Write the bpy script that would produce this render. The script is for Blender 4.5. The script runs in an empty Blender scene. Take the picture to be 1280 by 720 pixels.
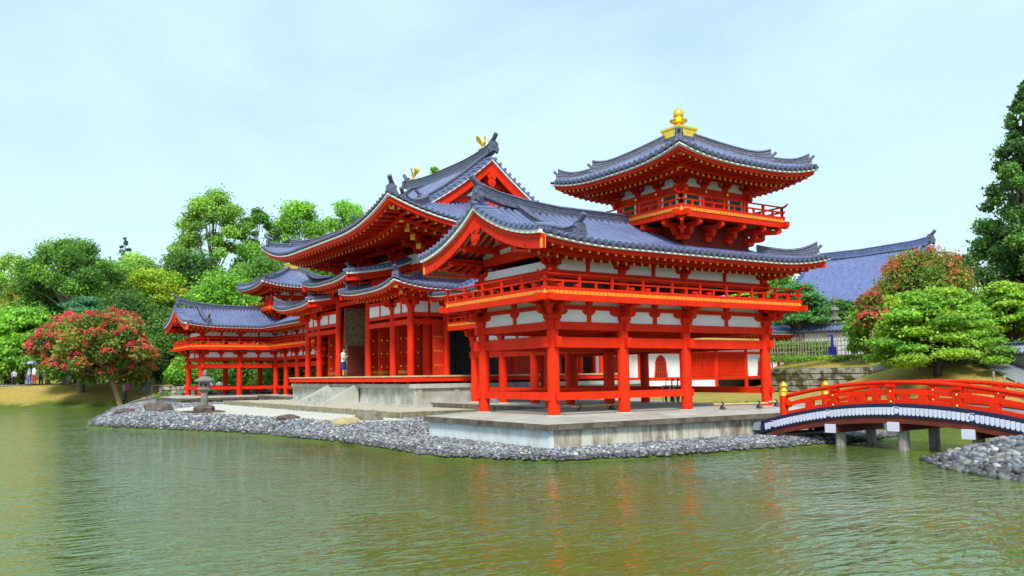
import bpy, bmesh, math, random
import numpy as np
from mathutils import Vector, Matrix

random.seed(7)
rng = np.random.default_rng(11)
PI = math.pi
scene = bpy.context.scene
COL = scene.collection

# ------------------------------------------------------------------ camera basis (metres, z=0 is the wing platform)
CAM = dict(x=-14.855, y=-20.385, z=1.196, yaw=33.366, pitch=5.927, f=1054.653, roll=-0.739)
_y, _t, _a = (math.radians(CAM[k]) for k in ('yaw', 'pitch', 'roll'))
_f0 = np.array([math.sin(_y), math.cos(_y), 0]); _r0 = np.array([math.cos(_y), -math.sin(_y), 0]); _u0 = np.array([0, 0, 1.])
CF = _f0*math.cos(_t) + _u0*math.sin(_t); _U = -_f0*math.sin(_t) + _u0*math.cos(_t)
CR = _r0*math.cos(_a) + _U*math.sin(_a); CU = _U*math.cos(_a) - _r0*math.sin(_a)
CC = np.array([CAM['x'], CAM['y'], CAM['z']])

def at(px, py, depth):
    """world point seen at (px,py) of the 1280x720 photo at a depth in metres"""
    return CC + (CF + CR*((px-640)/CAM['f']) + CU*((360-py)/CAM['f']))*depth

# ------------------------------------------------------------------ materials
MATS = {}
def mat(name, color, rough=.6, metal=0., var=.0, vscale=3., bump=0., bscale=20., spec=.5, coat=0., detail=4., color2=None, stretch=None, objvar=0., cell=0., cellscale=3., streak=0.):
    m = bpy.data.materials.new(name); m.use_nodes = True
    nt = m.node_tree; b = nt.nodes['Principled BSDF']
    b.inputs['Base Color'].default_value = (*color, 1)
    b.inputs['Roughness'].default_value = rough
    b.inputs['Metallic'].default_value = metal
    b.inputs['Specular IOR Level'].default_value = spec
    b.inputs['Coat Weight'].default_value = coat
    tc = nt.nodes.new('ShaderNodeTexCoord')
    src = tc.outputs['Object']
    if stretch:
        mp = nt.nodes.new('ShaderNodeMapping'); mp.inputs['Scale'].default_value = stretch
        nt.links.new(src, mp.inputs['Vector']); src = mp.outputs['Vector']
    if var > 0 or color2:
        n = nt.nodes.new('ShaderNodeTexNoise'); n.inputs['Scale'].default_value = vscale
        n.inputs['Detail'].default_value = detail; n.inputs['Roughness'].default_value = .6
        nt.links.new(src, n.inputs['Vector'])
        r = nt.nodes.new('ShaderNodeValToRGB')
        r.color_ramp.elements[0].position = .3; r.color_ramp.elements[1].position = .7
        if color2: c0, c1 = color, color2
        else: c0 = tuple(c*(1-var) for c in color); c1 = tuple(min(1, c*(1+var)) for c in color)
        r.color_ramp.elements[0].color = (*c0, 1); r.color_ramp.elements[1].color = (*c1, 1)
        nt.links.new(n.outputs['Fac'], r.inputs['Fac']); nt.links.new(r.outputs['Color'], b.inputs['Base Color'])
    def scale_color(fac_socket, lo, hi, f0=0., f1=1.):
        old = b.inputs['Base Color'].links[0].from_socket if b.inputs['Base Color'].links else None
        mr = nt.nodes.new('ShaderNodeMapRange'); mr.inputs['From Min'].default_value = f0; mr.inputs['From Max'].default_value = f1
        mr.inputs['To Min'].default_value = lo; mr.inputs['To Max'].default_value = hi
        nt.links.new(fac_socket, mr.inputs['Value'])
        mx = nt.nodes.new('ShaderNodeMix'); mx.data_type = 'RGBA'; mx.blend_type = 'MULTIPLY'; mx.inputs['Factor'].default_value = 1
        if old: nt.links.new(old, mx.inputs[6])
        else: mx.inputs[6].default_value = (*color, 1)
        nt.links.new(mr.outputs['Result'], mx.inputs[7]); nt.links.new(mx.outputs[2], b.inputs['Base Color'])
    if objvar:
        oi = nt.nodes.new('ShaderNodeObjectInfo'); scale_color(oi.outputs['Random'], 1-objvar, 1+objvar*.4)
    if cell:
        vo = nt.nodes.new('ShaderNodeTexVoronoi'); vo.inputs['Scale'].default_value = cellscale; nt.links.new(src, vo.inputs['Vector'])
        sp = nt.nodes.new('ShaderNodeSeparateColor'); nt.links.new(vo.outputs['Color'], sp.inputs['Color']); scale_color(sp.outputs[0], 1-cell, 1+cell)
    if streak:   # weather stains running down the surface
        mp2 = nt.nodes.new('ShaderNodeMapping'); mp2.inputs['Scale'].default_value = (7, 7, .5); nt.links.new(tc.outputs['Object'], mp2.inputs['Vector'])
        ns = nt.nodes.new('ShaderNodeTexNoise'); ns.inputs['Scale'].default_value = 1.3; ns.inputs['Detail'].default_value = 6; nt.links.new(mp2.outputs['Vector'], ns.inputs['Vector'])
        scale_color(ns.outputs['Fac'], 1-streak, 1., .38, .58)
    if bump > 0:
        n2 = nt.nodes.new('ShaderNodeTexNoise'); n2.inputs['Scale'].default_value = bscale; n2.inputs['Detail'].default_value = 5
        nt.links.new(src, n2.inputs['Vector'])
        bp = nt.nodes.new('ShaderNodeBump'); bp.inputs['Strength'].default_value = bump; bp.inputs['Distance'].default_value = .05
        nt.links.new(n2.outputs['Fac'], bp.inputs['Height']); nt.links.new(bp.outputs['Normal'], b.inputs['Normal'])
    MATS[name] = m
    return m

def tint_mat(name, rough=.7, translucent=0., spec=.3, bump=0., bscale=30.):
    """surface whose base colour comes from the per-face 'tint' attribute"""
    m = bpy.data.materials.new(name); m.use_nodes = True
    nt = m.node_tree; b = nt.nodes['Principled BSDF']
    at_ = nt.nodes.new('ShaderNodeAttribute'); at_.attribute_name = 'tint'
    b.inputs['Roughness'].default_value = rough; b.inputs['Specular IOR Level'].default_value = spec
    nt.links.new(at_.outputs['Color'], b.inputs['Base Color'])
    if bump:
        tc = nt.nodes.new('ShaderNodeTexCoord')
        n2 = nt.nodes.new('ShaderNodeTexNoise'); n2.inputs['Scale'].default_value = bscale; n2.inputs['Detail'].default_value = 5
        nt.links.new(tc.outputs['Object'], n2.inputs['Vector'])
        bp = nt.nodes.new('ShaderNodeBump'); bp.inputs['Strength'].default_value = bump; bp.inputs['Distance'].default_value = .05
        nt.links.new(n2.outputs['Fac'], bp.inputs['Height']); nt.links.new(bp.outputs['Normal'], b.inputs['Normal'])
    if translucent > 0:
        tr = nt.nodes.new('ShaderNodeBsdfTranslucent'); mx = nt.nodes.new('ShaderNodeMixShader')
        mx.inputs['Fac'].default_value = translucent
        nt.links.new(at_.outputs['Color'], tr.inputs['Color'])
        nt.links.new(b.outputs['BSDF'], mx.inputs[1]); nt.links.new(tr.outputs['BSDF'], mx.inputs[2])
        nt.links.new(mx.outputs['Shader'], nt.nodes['Material Output'].inputs['Surface'])
    MATS[name] = m
    return m

RED = mat('vermilion_paint', (.78, .029, .005), .6, var=.12, vscale=1.6, bump=.08, bscale=9, spec=.13, objvar=.12, streak=.10)
WHITE = mat('white_plaster', (.86, .88, .93), .85, var=.05, vscale=1.2, bump=.08, objvar=.04)
CREAM = mat('pale_eave_board', (.80, .79, .74), .8, var=.1, vscale=3)
YEL = mat('yellow_end_paint', (.80, .42, .04), .5, var=.12, vscale=4)
ORANGE = mat('ochre_board_end', (.80, .25, .010), .55, var=.15, vscale=7)
GOLD = mat('gilded_metal', (1.0, .62, .07), .33, metal=.75, var=.12, vscale=6, bump=.1, bscale=14)
TILE = mat('grey_roof_tile', (.13, .158, .295), .33, cell=.10, cellscale=2.6, var=.22, vscale=1.3, bump=.25, bscale=12, spec=.7, color2=None, detail=8)
TILED = mat('dark_ridge_and_shaded_end_tile', (.085, .095, .15), .42, var=.35, vscale=9., bump=.4, bscale=16, spec=.6, detail=8)  # on eave end tiles its dark tone stands for shade
BLACK = mat('near_black', (.012, .012, .02), .5, var=.3)
GREEN = mat('green_lattice_paint', (.02, .13, .05), .6, var=.2)
OLDWOOD = mat('weathered_door_wood', (.055, .022, .012), .8, color2=(.30, .22, .13), vscale=7, detail=9, bump=.3)
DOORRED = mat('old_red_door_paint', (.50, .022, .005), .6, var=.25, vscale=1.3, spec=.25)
BEAMRED = mat('dark_brown_red_timber', (.13, .018, .008), .7, var=.3, vscale=3)
SOFFIT = mat('shade_darkened_red', (.17, .012, .005), .7, var=.25, vscale=2, spec=.2)  # red darkened so the shade under the eaves is in the colour
FLOORW = mat('pale_floor_board', (.62, .42, .22), .6, var=.25, vscale=3.)
STONE = mat('pale_cut_stone', (.24, .235, .17), .85, color2=(.56, .56, .51), vscale=1.1, bump=.2, bscale=25, detail=7)
COPING = mat('weathered_coping_stone', (.045, .032, .028), .85, color2=(.20, .165, .12), vscale=2.2, bump=.3, bscale=22, detail=8)
PAVE = mat('pale_stone_paving', (.36, .36, .31), .85, color2=(.52, .52, .47), vscale=1.1, bump=.1, bscale=25, detail=7)
LANTST = mat('lantern_granite', (.11, .115, .11), .9, color2=(.27, .27, .25), vscale=5, bump=.5, bscale=25, detail=8)
BROWNST = mat('brown_flat_stone', (.05, .033, .028), .85, color2=(.17, .12, .10), vscale=3, bump=.4, bscale=14, detail=8)
BLUEST = mat('blue_grey_step_stone', (.30, .33, .38), .8, var=.15)
YELST = mat('ochre_rock', (.36, .27, .10), .85, color2=(.5, .43, .25), vscale=3, bump=.4, detail=8)
BAMB = mat('pale_bamboo', (.55, .40, .16), .5, var=.25, vscale=6)
GREYBAMB = mat('weathered_bamboo', (.20, .15, .09), .7, color2=(.42, .36, .27), vscale=6)
METAL = mat('grey_metal', (.4, .41, .43), .4, metal=.6)
NAVY = mat('navy_blue_board', (.012, .016, .06), .5)
PALEB = mat('white_blue_scallop_paint', (.62, .66, .82), .6, var=.08, vscale=3)
PIERW = mat('weathered_pier_wood', (.16, .13, .11), .85, color2=(.48, .46, .44), vscale=5, stretch=(3, 3, .5), bump=.3, detail=8)
BARK = mat('grey_brown_bark', (.07, .052, .038), .9, color2=(.20, .16, .12), vscale=8, stretch=(2, 2, .6), bump=.5, detail=8)
PALEBARK = mat('pale_bark', (.26, .23, .19), .9, color2=(.42, .39, .34), vscale=4, bump=.3)
TANBARK = mat('tan_smooth_bark', (.25, .15, .06), .8, color2=(.42, .29, .14), vscale=4, bump=.2)
LEAF = tint_mat('leaf', .5, .42, .3)
PEBM = tint_mat('pebble', .6, 0, .5, .25, 14)
BLUEPLASTIC = mat('blue_metal_paint', (.015, .02, .22), .4)
DARKWOOD = mat('dark_brown_timber', (.02, .013, .01), .7, color2=(.05, .035, .028), vscale=4)
GREYWOOD = mat('grey_barrier_wood', (.13, .135, .14), .8, color2=(.26, .27, .28), vscale=4)
POSTW = mat('pale_post_wood', (.35, .31, .25), .8, var=.2)
WALLW = mat('grey_white_plaster', (.66, .68, .72), .85, color2=(.55, .57, .6), vscale=.7, detail=6)  # white plaster with an uneven greyer tone
GREYTILE = mat('grey_blue_temple_tile', (.12, .16, .33), .42, var=.28, vscale=2.4, bump=.3, bscale=8, spec=.6, detail=8)

# ------------------------------------------------------------------ mesh builder
class MB:
    def __init__(s): s.v = []; s.f = []; s.m = []; s.sm = []
    def _add(s, vs, fs, m=0, smooth=False):
        o = len(s.v); s.v.extend([tuple(map(float, p)) for p in vs])
        for f in fs: s.f.append(tuple(i+o for i in f)); s.m.append(m); s.sm.append(smooth)
    def hexa(s, p, m=0):   # 4 bottom pts ccw, 4 top pts
        s._add(p, [(3,2,1,0), (4,5,6,7), (0,1,5,4), (1,2,6,5), (2,3,7,6), (3,0,4,7)], m)
    def box(s, x0, x1, y0, y1, z0, z1, m=0):
        s.hexa([(x0,y0,z0), (x1,y0,z0), (x1,y1,z0), (x0,y1,z0), (x0,y0,z1), (x1,y0,z1), (x1,y1,z1), (x0,y1,z1)], m)
    def bar(s, a, b, w, h, m=0, up=(0, 0, 1)):
        """rectangular bar from a to b: w across, h along 'up', centred on the axis"""
        a = np.array(a, float); b = np.array(b, float); d = b-a; L = np.linalg.norm(d)
        if L < 1e-6: return
        d /= L; u = np.array(up, float); sd = np.cross(d, u); n = np.linalg.norm(sd)
        if n < 1e-6: u = np.array([1., 0, 0]); sd = np.cross(d, u); n = np.linalg.norm(sd)
        sd /= n; u = np.cross(sd, d)
        c = []
        for p in (a, b):
            for i, j in ((-1,-1), (1,-1), (1,1), (-1,1)): c.append(p+sd*(i*w/2)+u*(j*h/2))
        s._add(c, [(0,1,2,3), (7,6,5,4), (0,4,5,1), (1,5,6,2), (2,6,7,3), (3,7,4,0)], m)
    def tube(s, pts, rad, n=8, m=0, caps=True, smooth=True):
        pts = [np.array(p, float) for p in pts]
        if not hasattr(rad, '__len__'): rad = [rad]*len(pts)
        vs = []; fs = []
        prev = None
        for i, p in enumerate(pts):
            d = pts[min(i+1, len(pts)-1)]-pts[max(i-1, 0)]; d = d/(np.linalg.norm(d)+1e-9)
            ref = np.array([0, 0, 1.]) if abs(d[2]) < .95 else np.array([1., 0, 0])
            if prev is not None:
                x = prev - d*np.dot(prev, d)
                x = x/np.linalg.norm(x) if np.linalg.norm(x) > 1e-4 else np.cross(d, ref)
            else: x = np.cross(d, ref); x /= np.linalg.norm(x)
            prev = x; y = np.cross(d, x)
            for k in range(n):
                a = 2*PI*k/n; vs.append(p+(x*math.cos(a)+y*math.sin(a))*rad[i])
        for i in range(len(pts)-1):
            for k in range(n):
                a = i*n+k; b = i*n+(k+1) % n; fs.append((a, b, b+n, a+n))
        s._add(vs, fs, m, smooth)
        if caps:
            s._add(vs[:n], [tuple(range(n-1, -1, -1))], m); s._add(vs[-n:], [tuple(range(n))], m)
    def cyl(s, x, y, z0, z1, r, n=14, m=0, r1=None):
        s.tube([(x, y, z0), (x, y, z1)], [r, r if r1 is None else r1], n, m)
    def lathe(s, x, y, prof, n=14, m=0, smooth=True):
        vs = []; fs = []
        for r, z in prof:
            for k in range(n):
                a = 2*PI*k/n; vs.append((x+r*math.cos(a), y+r*math.sin(a), z))
        for i in range(len(prof)-1):
            for k in range(n):
                a = i*n+k; b = i*n+(k+1) % n; fs.append((a, b, b+n, a+n))
        s._add(vs, fs, m, smooth)
        s._add(vs[:n], [tuple(range(n-1, -1, -1))], m); s._add(vs[-n:], [tuple(range(n))], m)
    def prism(s, poly, ax, b0, b1, org=(0, 0, 0), m=0):
        """polygon of (t,z) pairs in the vertical plane along direction ax (2D), extruded from b0 to b1 sideways"""
        ax = np.array([ax[0], ax[1], 0.]); ax /= np.linalg.norm(ax); sd = np.array([-ax[1], ax[0], 0.])
        o = np.array(org, float); n = len(poly)
        vs = [o+ax*t+sd*b0+np.array([0, 0, z]) for t, z in poly]+[o+ax*t+sd*b1+np.array([0, 0, z]) for t, z in poly]
        fs = [tuple(range(n)), tuple(range(2*n-1, n-1, -1))]+[(i, i+n, (i+1) % n+n, (i+1) % n) for i in range(n)]
        s._add(vs, fs, m)
    def grid(s, P, m=0, smooth=True, flip=False):
        """P[i][j] points"""
        ni = len(P); nj = len(P[0]); vs = [p for row in P for p in row]; fs = []
        for i in range(ni-1):
            for j in range(nj-1):
                q = (i*nj+j, (i+1)*nj+j, (i+1)*nj+j+1, i*nj+j+1)
                fs.append(q[::-1] if flip else q)
        s._add(vs, fs, m, smooth)
    def sweep(s, secs, m=0, smooth=False, caps=True):
        """list of sections (same number of points each, closed loops)"""
        n = len(secs[0]); vs = [p for q in secs for p in q]; fs = []
        for i in range(len(secs)-1):
            for k in range(n):
                a = i*n+k; b = i*n+(k+1) % n; fs.append((a, b, b+n, a+n))
        s._add(vs, fs, m, smooth)
        if caps:
            s._add(secs[0], [tuple(range(n-1, -1, -1))], m); s._add(secs[-1], [tuple(range(n))], m)
    def mesh(s, name, mats, origin=(0, 0, 0)):
        me = bpy.data.meshes.new(name)
        o = np.array(origin, float)
        v = np.array(s.v, float)-o if s.v else np.zeros((0, 3))
        me.from_pydata([tuple(p) for p in v], [], s.f)
        for mm in (mats if isinstance(mats, (list, tuple)) else [mats]): me.materials.append(mm)
        me.polygons.foreach_set('material_index', s.m)
        me.polygons.foreach_set('use_smooth', s.sm)
        me.update()
        bm = bmesh.new(); bm.from_mesh(me); bmesh.ops.recalc_face_normals(bm, faces=bm.faces); bm.to_mesh(me); bm.free()
        return me

def world_origin(o):
    p = Vector((0, 0, 0))
    while o is not None: p += o.location; o = o.parent
    return p

def link(name, me, parent=None):
    o = bpy.data.objects.new(name, me); COL.objects.link(o)
    if parent is not None: o.parent = parent
    return o

def part(mb, name, parent, mats, label=None):
    """mesh child of a thing (or of a part); coordinates in mb are world coordinates"""
    if not mb.v: return None
    o = link(name, mb.mesh(name, mats, world_origin(parent)), parent)
    if label: o['label'] = label
    return o

def tag(o, label, cat, group=None):
    o['label'] = label; o['category'] = cat
    if group: o['group'] = group
    return o

def thing(name, label, cat, loc=(0, 0, 0), group=None):
    o = bpy.data.objects.new(name, None); COL.objects.link(o); o.location = loc
    o.empty_display_size = .3
    return tag(o, label, cat, group)

def single(mb, name, mats, label, cat, loc=(0, 0, 0), group=None):
    o = link(name, mb.mesh(name, mats, loc)); o.location = loc
    return tag(o, label, cat, group)

def structure(mb, name, mats):
    o = link(name, mb.mesh(name, mats)); o['kind'] = 'structure'; return o

def copy_tree(o, parent=None):
    c = o.copy(); COL.objects.link(c)
    if parent is not None: c.parent = parent
    for ch in list(o.children): copy_tree(ch, c)
    return c
# dressed stone faces with stains that have a shape of their own
def stain_mat(name, base, stain, sx=1.2):
    m = bpy.data.materials.new(name); m.use_nodes = True; nt = m.node_tree; b = nt.nodes['Principled BSDF']
    b.inputs['Roughness'].default_value = .85
    tc = nt.nodes.new('ShaderNodeTexCoord'); mp = nt.nodes.new('ShaderNodeMapping'); mp.inputs['Scale'].default_value = (sx, sx, .45)
    n = nt.nodes.new('ShaderNodeTexNoise'); n.inputs['Scale'].default_value = 1.6; n.inputs['Detail'].default_value = 9; n.inputs['Roughness'].default_value = .65
    r = nt.nodes.new('ShaderNodeValToRGB'); r.color_ramp.elements[0].position = .46; r.color_ramp.elements[1].position = .64
    r.color_ramp.elements[0].color = (*base, 1); r.color_ramp.elements[1].color = (*stain, 1)
    nt.links.new(tc.outputs['Object'], mp.inputs['Vector']); nt.links.new(mp.outputs['Vector'], n.inputs['Vector'])
    nt.links.new(n.outputs['Fac'], r.inputs['Fac']); nt.links.new(r.outputs['Color'], b.inputs['Base Color'])
    return m
PALEST = stain_mat('pale_facing_stone', (.64, .69, .72), (.48, .49, .44), .9)
STAINST = stain_mat('stained_facing_stone', (.56, .55, .46), (.19, .12, .07), 1.5)

def slab_mat():
    m = mat('jointed_stone_paving', (.36, .36, .31), .85, color2=(.52, .52, .47), vscale=1.1, bump=.1, bscale=25, detail=7)
    nt = m.node_tree; b = nt.nodes['Principled BSDF']; old = b.inputs['Base Color'].links[0].from_socket
    tc = nt.nodes.new('ShaderNodeTexCoord'); br = nt.nodes.new('ShaderNodeTexBrick'); br.inputs['Scale'].default_value = 1.0
    br.inputs['Brick Width'].default_value = 1.3; br.inputs['Row Height'].default_value = .85; br.inputs['Mortar Size'].default_value = .012
    br.inputs['Color1'].default_value = (1, 1, 1, 1); br.inputs['Color2'].default_value = (.80, .80, .77, 1); br.inputs['Mortar'].default_value = (.30, .28, .22, 1)
    mx = nt.nodes.new('ShaderNodeMix'); mx.data_type = 'RGBA'; mx.blend_type = 'MULTIPLY'; mx.inputs['Factor'].default_value = 1
    nt.links.new(tc.outputs['Object'], br.inputs['Vector']); nt.links.new(old, mx.inputs[6]); nt.links.new(br.outputs['Color'], mx.inputs[7]); nt.links.new(mx.outputs[2], b.inputs['Base Color'])
    return m
SLABS = slab_mat()
# ------------------------------------------------------------------ tiled roof slopes
class Face:
    """one roof slope: eave line from O along U (length L), rising along N (depth D)."""
    def __init__(s, O, U, N, L, D, H, left=('verge', 0), right=('verge', 0), lift=(0, 0), Ls=4., Dl=4., e=1.6):
        s.O = np.array(O, float); s.U = np.array(U, float); s.N = np.array(N, float); s.L = L; s.D = D; s.H = H
        s.l = left; s.r = right; s.A = lift; s.Ls = Ls; s.Dl = Dl; s.e = e
    def _b(s, t, d):
        k, q = t
        return min(d, q) if k == 'hip' else (-min(d, q) if k == 'valley' else 0.)
    def ul(s, d): return s._b(s.l, d)
    def ur(s, d): return s.L-s._b(s.r, d)
    def lf(s, u, d=0):
        f = lambda t: max(0., 1-max(t, -.3))**2.3
        g = max(0., 1-d/s.Dl)
        return (s.A[0]*f(u/s.Ls)+s.A[1]*f((s.L-u)/s.Ls))*g
    def z(s, u, d): return s.H(d)+s.lf(u, d)
    def p(s, u, d, z):
        q = s.O+s.U*u+s.N*d
        return np.array([q[0], q[1], z])

def roof_face(R, F, sp=.27, r=.085, th=.12, rafters=True, rw=.075, rsp=None, wall=None, dmin_rows=0., skip_rows=None, soff_m=0, tip=YEL):
    """adds one slope to the builders in R: tile, white, beam, rafter, soffit"""
    rsp = rsp or sp
    T = R['tile']; D = F.D
    if rafters:
        white = rsub(R, 'eave_board', 'white'); beam = rsub(R, 'eave_beam', 'beam'); beam2 = rsub(R, 'lower_eave_beam', 'beam'); rafter = rsub(R, 'rafter_row', 'rafter'); rafter2 = rsub(R, 'lower_rafter_row', 'rafter'); soffit = rsub(R, 'soffit', 'soffit'); soffit2 = rsub(R, 'lower_soffit', 'soffit')
    # deck
    nd = 12; nu = max(8, int(F.L/.6))
    P = []
    for j in range(nd+1):
        d = D*j/nd; a, b = F.ul(d), F.ur(d)
        P.append([F.p(a+(b-a)*i/nu, d, F.z(a+(b-a)*i/nu, d)+th*.55) for i in range(nu+1)])
    T.grid(P, 0, True)
    # front edge of the flat tiles, shade painted in by the darker slot
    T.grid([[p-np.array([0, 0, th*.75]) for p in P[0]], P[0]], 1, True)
    # cover-tile rows
    u = -D+sp/2 if F.l[0] == 'valley' else sp/2
    end = F.L+(D if F.r[0] == 'valley' else 0)
    n_s = 40
    while u < end:
        ds = [D*i/n_s for i in range(n_s+1) if F.ul(D*i/n_s)-1e-6 <= u <= F.ur(D*i/n_s)+1e-6]
        if skip_rows and skip_rows(u): ds = []
        if len(ds) >= 2 and ds[-1]-ds[0] > .12:
            d0, d1 = ds[0], ds[-1]
            k = max(2, min(9, int((d1-d0)/.5)+1))
            secs = []
            dd = [d0+(d1-d0)*i/k for i in range(k+1)]
            if d0 < 1e-6: dd[0] = -.05
            Pt = []
            for d in dd:
                c = F.p(u, d, F.z(u, max(d, 0))+th*.5)
                row = []
                for q in range(6):
                    a = PI*q/5
                    row.append(c+np.array([F.U[0]*math.cos(a)*r, F.U[1]*math.cos(a)*r, math.sin(a)*r*1.25]))
                Pt.append(row)
            T.grid(Pt, 0, True)
            if d0 < 1e-6:   # round end tile; darker slot puts the shade of its face into colour
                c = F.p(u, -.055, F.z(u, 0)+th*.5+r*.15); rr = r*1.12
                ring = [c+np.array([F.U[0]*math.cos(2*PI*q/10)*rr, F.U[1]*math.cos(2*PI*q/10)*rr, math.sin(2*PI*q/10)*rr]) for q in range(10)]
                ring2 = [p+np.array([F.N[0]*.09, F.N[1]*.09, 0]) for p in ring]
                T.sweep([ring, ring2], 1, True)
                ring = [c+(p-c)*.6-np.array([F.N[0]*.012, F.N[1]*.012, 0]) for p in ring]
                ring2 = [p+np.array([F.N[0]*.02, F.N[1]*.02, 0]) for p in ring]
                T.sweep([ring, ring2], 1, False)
        u += sp
    if not rafters: return
    # boards swept along the eave
    def strip(mb, d0, d1, z0, z1, m=0, drop=0.):
        n = max(8, int(F.L/.5)); secs = []
        for i in range(n+1):
            t = i/n
            pts = []
            for d, z in ((d0, z0), (d1, z0), (d1, z1), (d0, z1)):
                a, b = F.ul(d), F.ur(d); uu = a+(b-a)*t
                pts.append(F.p(uu, d, F.H(0)+F.lf(a+(b-a)*t, 0)*(1-.5*d/F.e)+z))
            secs.append(pts)
        mb.sweep(secs, m)
    k = rw/.075
    strip(white, .0, .13, -.065*k, .055)
    strip(beam, .12, .25*k, -.19*k, -.067*k)
    strip(beam2, .80*k, .92*k, -.27*k, -.16*k)
    # soffits
    W = wall if wall is not None else F.e+.15
    def soff(mb, d0, d1, z0, z1, m):
        n = max(8, int(F.L/.5)); P = []
        for j in range(4):
            d = d0+(d1-d0)*j/3; row = []
            for i in range(n+1):
                a, b = F.ul(d), F.ur(d); uu = a+(b-a)*i/n
                row.append(F.p(uu, d, F.H(0)+F.lf(uu, 0)*(1-.5*d/F.e)+z0+(z1-z0)*j/3))
            P.append(row)
        mb.grid(P, m, True)
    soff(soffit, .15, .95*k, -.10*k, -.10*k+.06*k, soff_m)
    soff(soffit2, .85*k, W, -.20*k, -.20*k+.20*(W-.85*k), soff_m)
    # rafters
    u = rsp/2
    while u < F.L:
        base = F.H(0)+F.lf(u, 0)
        ok = lambda d: F.ul(d)-.02 <= u <= F.ur(d)+.02
        def raf(mb, d0, d1, z0, z1, w, h):
            dl = [d0+(d1-d0)*i/20 for i in range(21) if ok(d0+(d1-d0)*i/20)]
            if len(dl) < 3: return
            dd = dl[-1]; zz = z0+(z1-z0)*(dd-d0)/(d1-d0)
            c = []
            def q(d, z, sgn): 
                pt = F.p(u, d, F.H(0)+F.lf(u, 0)*(1-.5*d/F.e)+z); return pt+np.array([F.U[0], F.U[1], 0])*sgn*w/2
            a0, a1 = d0, dd
            pts = [q(a0, z0-h, -1), q(a0, z0-h, 1), q(a1, zz-h, 1), q(a1, zz-h, -1), q(a0, z0, -1), q(a0, z0, 1), q(a1, zz, 1), q(a1, zz, -1)]
            mb.hexa(pts, 0)
            t0 = a0-.012
            pts = [q(t0, z0-h, -1), q(t0, z0-h, 1), q(a0-.001, z0-h, 1), q(a0-.001, z0-h, -1), q(t0, z0, -1), q(t0, z0, 1), q(a0-.001, z0, 1), q(a0-.001, z0, -1)]
            mb.hexa(pts, 1)
        raf(rafter, .21*k, .95*k, -.17*k, -.10*k, rw, rw*1.15)
        raf(rafter2, .90*k, W, -.29*k, -.29*k+.20*(W-.9*k), rw, rw*1.2)
        u += rsp

def ridge(mb, pts, w, h, m=0, cap=.09, curl=0., curl_len=.6):
    """stacked-tile ridge along pts: box body with a rounded cap and fine courses; curl lifts the last end"""
    pts = [np.array(p, float) for p in pts]
    # resample
    L = [0]
    for a, b in zip(pts, pts[1:]): L.append(L[-1]+np.linalg.norm(b-a))
    n = max(6, int(L[-1]/.25)); out = []
    for i in range(n+1):
        s = L[-1]*i/n; j = max(k for k in range(len(L)) if L[k] <= s+1e-9); j = min(j, len(pts)-2)
        t = (s-L[j])/(L[j+1]-L[j]+1e-9); p = pts[j]+(pts[j+1]-pts[j])*t
        rem = L[-1]-s
        lift = curl*max(0, 1-rem/curl_len)**2
        out.append((p, lift))
    secs = []; secs2 = []; c1 = []; c2 = []
    for i, (p, lift) in enumerate(out):
        d = out[min(i+1, n)][0]-out[max(i-1, 0)][0]; d[2] = 0; d /= np.linalg.norm(d)+1e-9
        sd = np.array([-d[1], d[0], 0]); up = np.array([0, 0, 1.])
        hh = h+lift
        secs.append([p+sd*w/2-up*.1, p+sd*w/2*.9+up*hh, p-sd*w/2*.9+up*hh, p-sd*w/2-up*.1])
        loop = []
        for q in range(7):
            a = PI*q/6; loop.append(p+up*(hh-.01)+sd*math.cos(a)*(w/2+.02)+up*math.sin(a)*cap)
        secs2.append(loop)
        for cc, fz in ((c1, .33), (c2, .66)):
            cc.append([p+sd*(w/2+.008)+up*hh*fz, p+sd*(w/2+.008)+up*(hh*fz+.03), p-sd*(w/2+.008)+up*(hh*fz+.03), p-sd*(w/2+.008)+up*hh*fz])
    mb.sweep(secs, m); mb.sweep(secs2, m, True); mb.sweep(c1, m); mb.sweep(c2, m)
    return out[-1][0]+np.array([0, 0, h+out[-1][1]])

def oni(mb, p, d, s=1., m=0):
    """ridge-end tile: shield with shoulders, a round boss and an upswept horn, facing direction d"""
    p = np.array(p, float); d = np.array([d[0], d[1]], float); d /= np.linalg.norm(d)
    poly = [(-.20, -.12), (-.26, .06), (-.20, .22), (-.23, .30), (-.12, .40), (0, .46), (.12, .40), (.23, .30), (.20, .22), (.26, .06), (.20, -.12), (.1, -.04), (0, 0), (-.1, -.04)]
    ax = (-d[1], d[0])
    mb.prism([(a*s, b*s) for a, b in poly], ax, -.10*s, .06*s, p, m)
    dd = np.array([d[0], d[1], 0])
    mb.tube([p+dd*.04*s+np.array([0, 0, .2*s]), p+dd*.13*s+np.array([0, 0, .2*s])], [.12*s, .07*s], 10, m)
    for k in (-1, 1):
        mb.tube([p+dd*.04*s+np.array([ax[0]*k*.15*s, ax[1]*k*.15*s, .05*s]), p+dd*.11*s+np.array([ax[0]*k*.15*s, ax[1]*k*.15*s, .05*s])], [.07*s, .04*s], 8, m)
    mb.tube([p-dd*.25*s+np.array([0, 0, .40*s]), p+dd*.05*s+np.array([0, 0, .50*s]), p+dd*.22*s+np.array([0, 0, .66*s]), p+dd*.27*s+np.array([0, 0, .72*s])], [.09*s, .10*s, .10*s, .10*s], 10, m)

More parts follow.
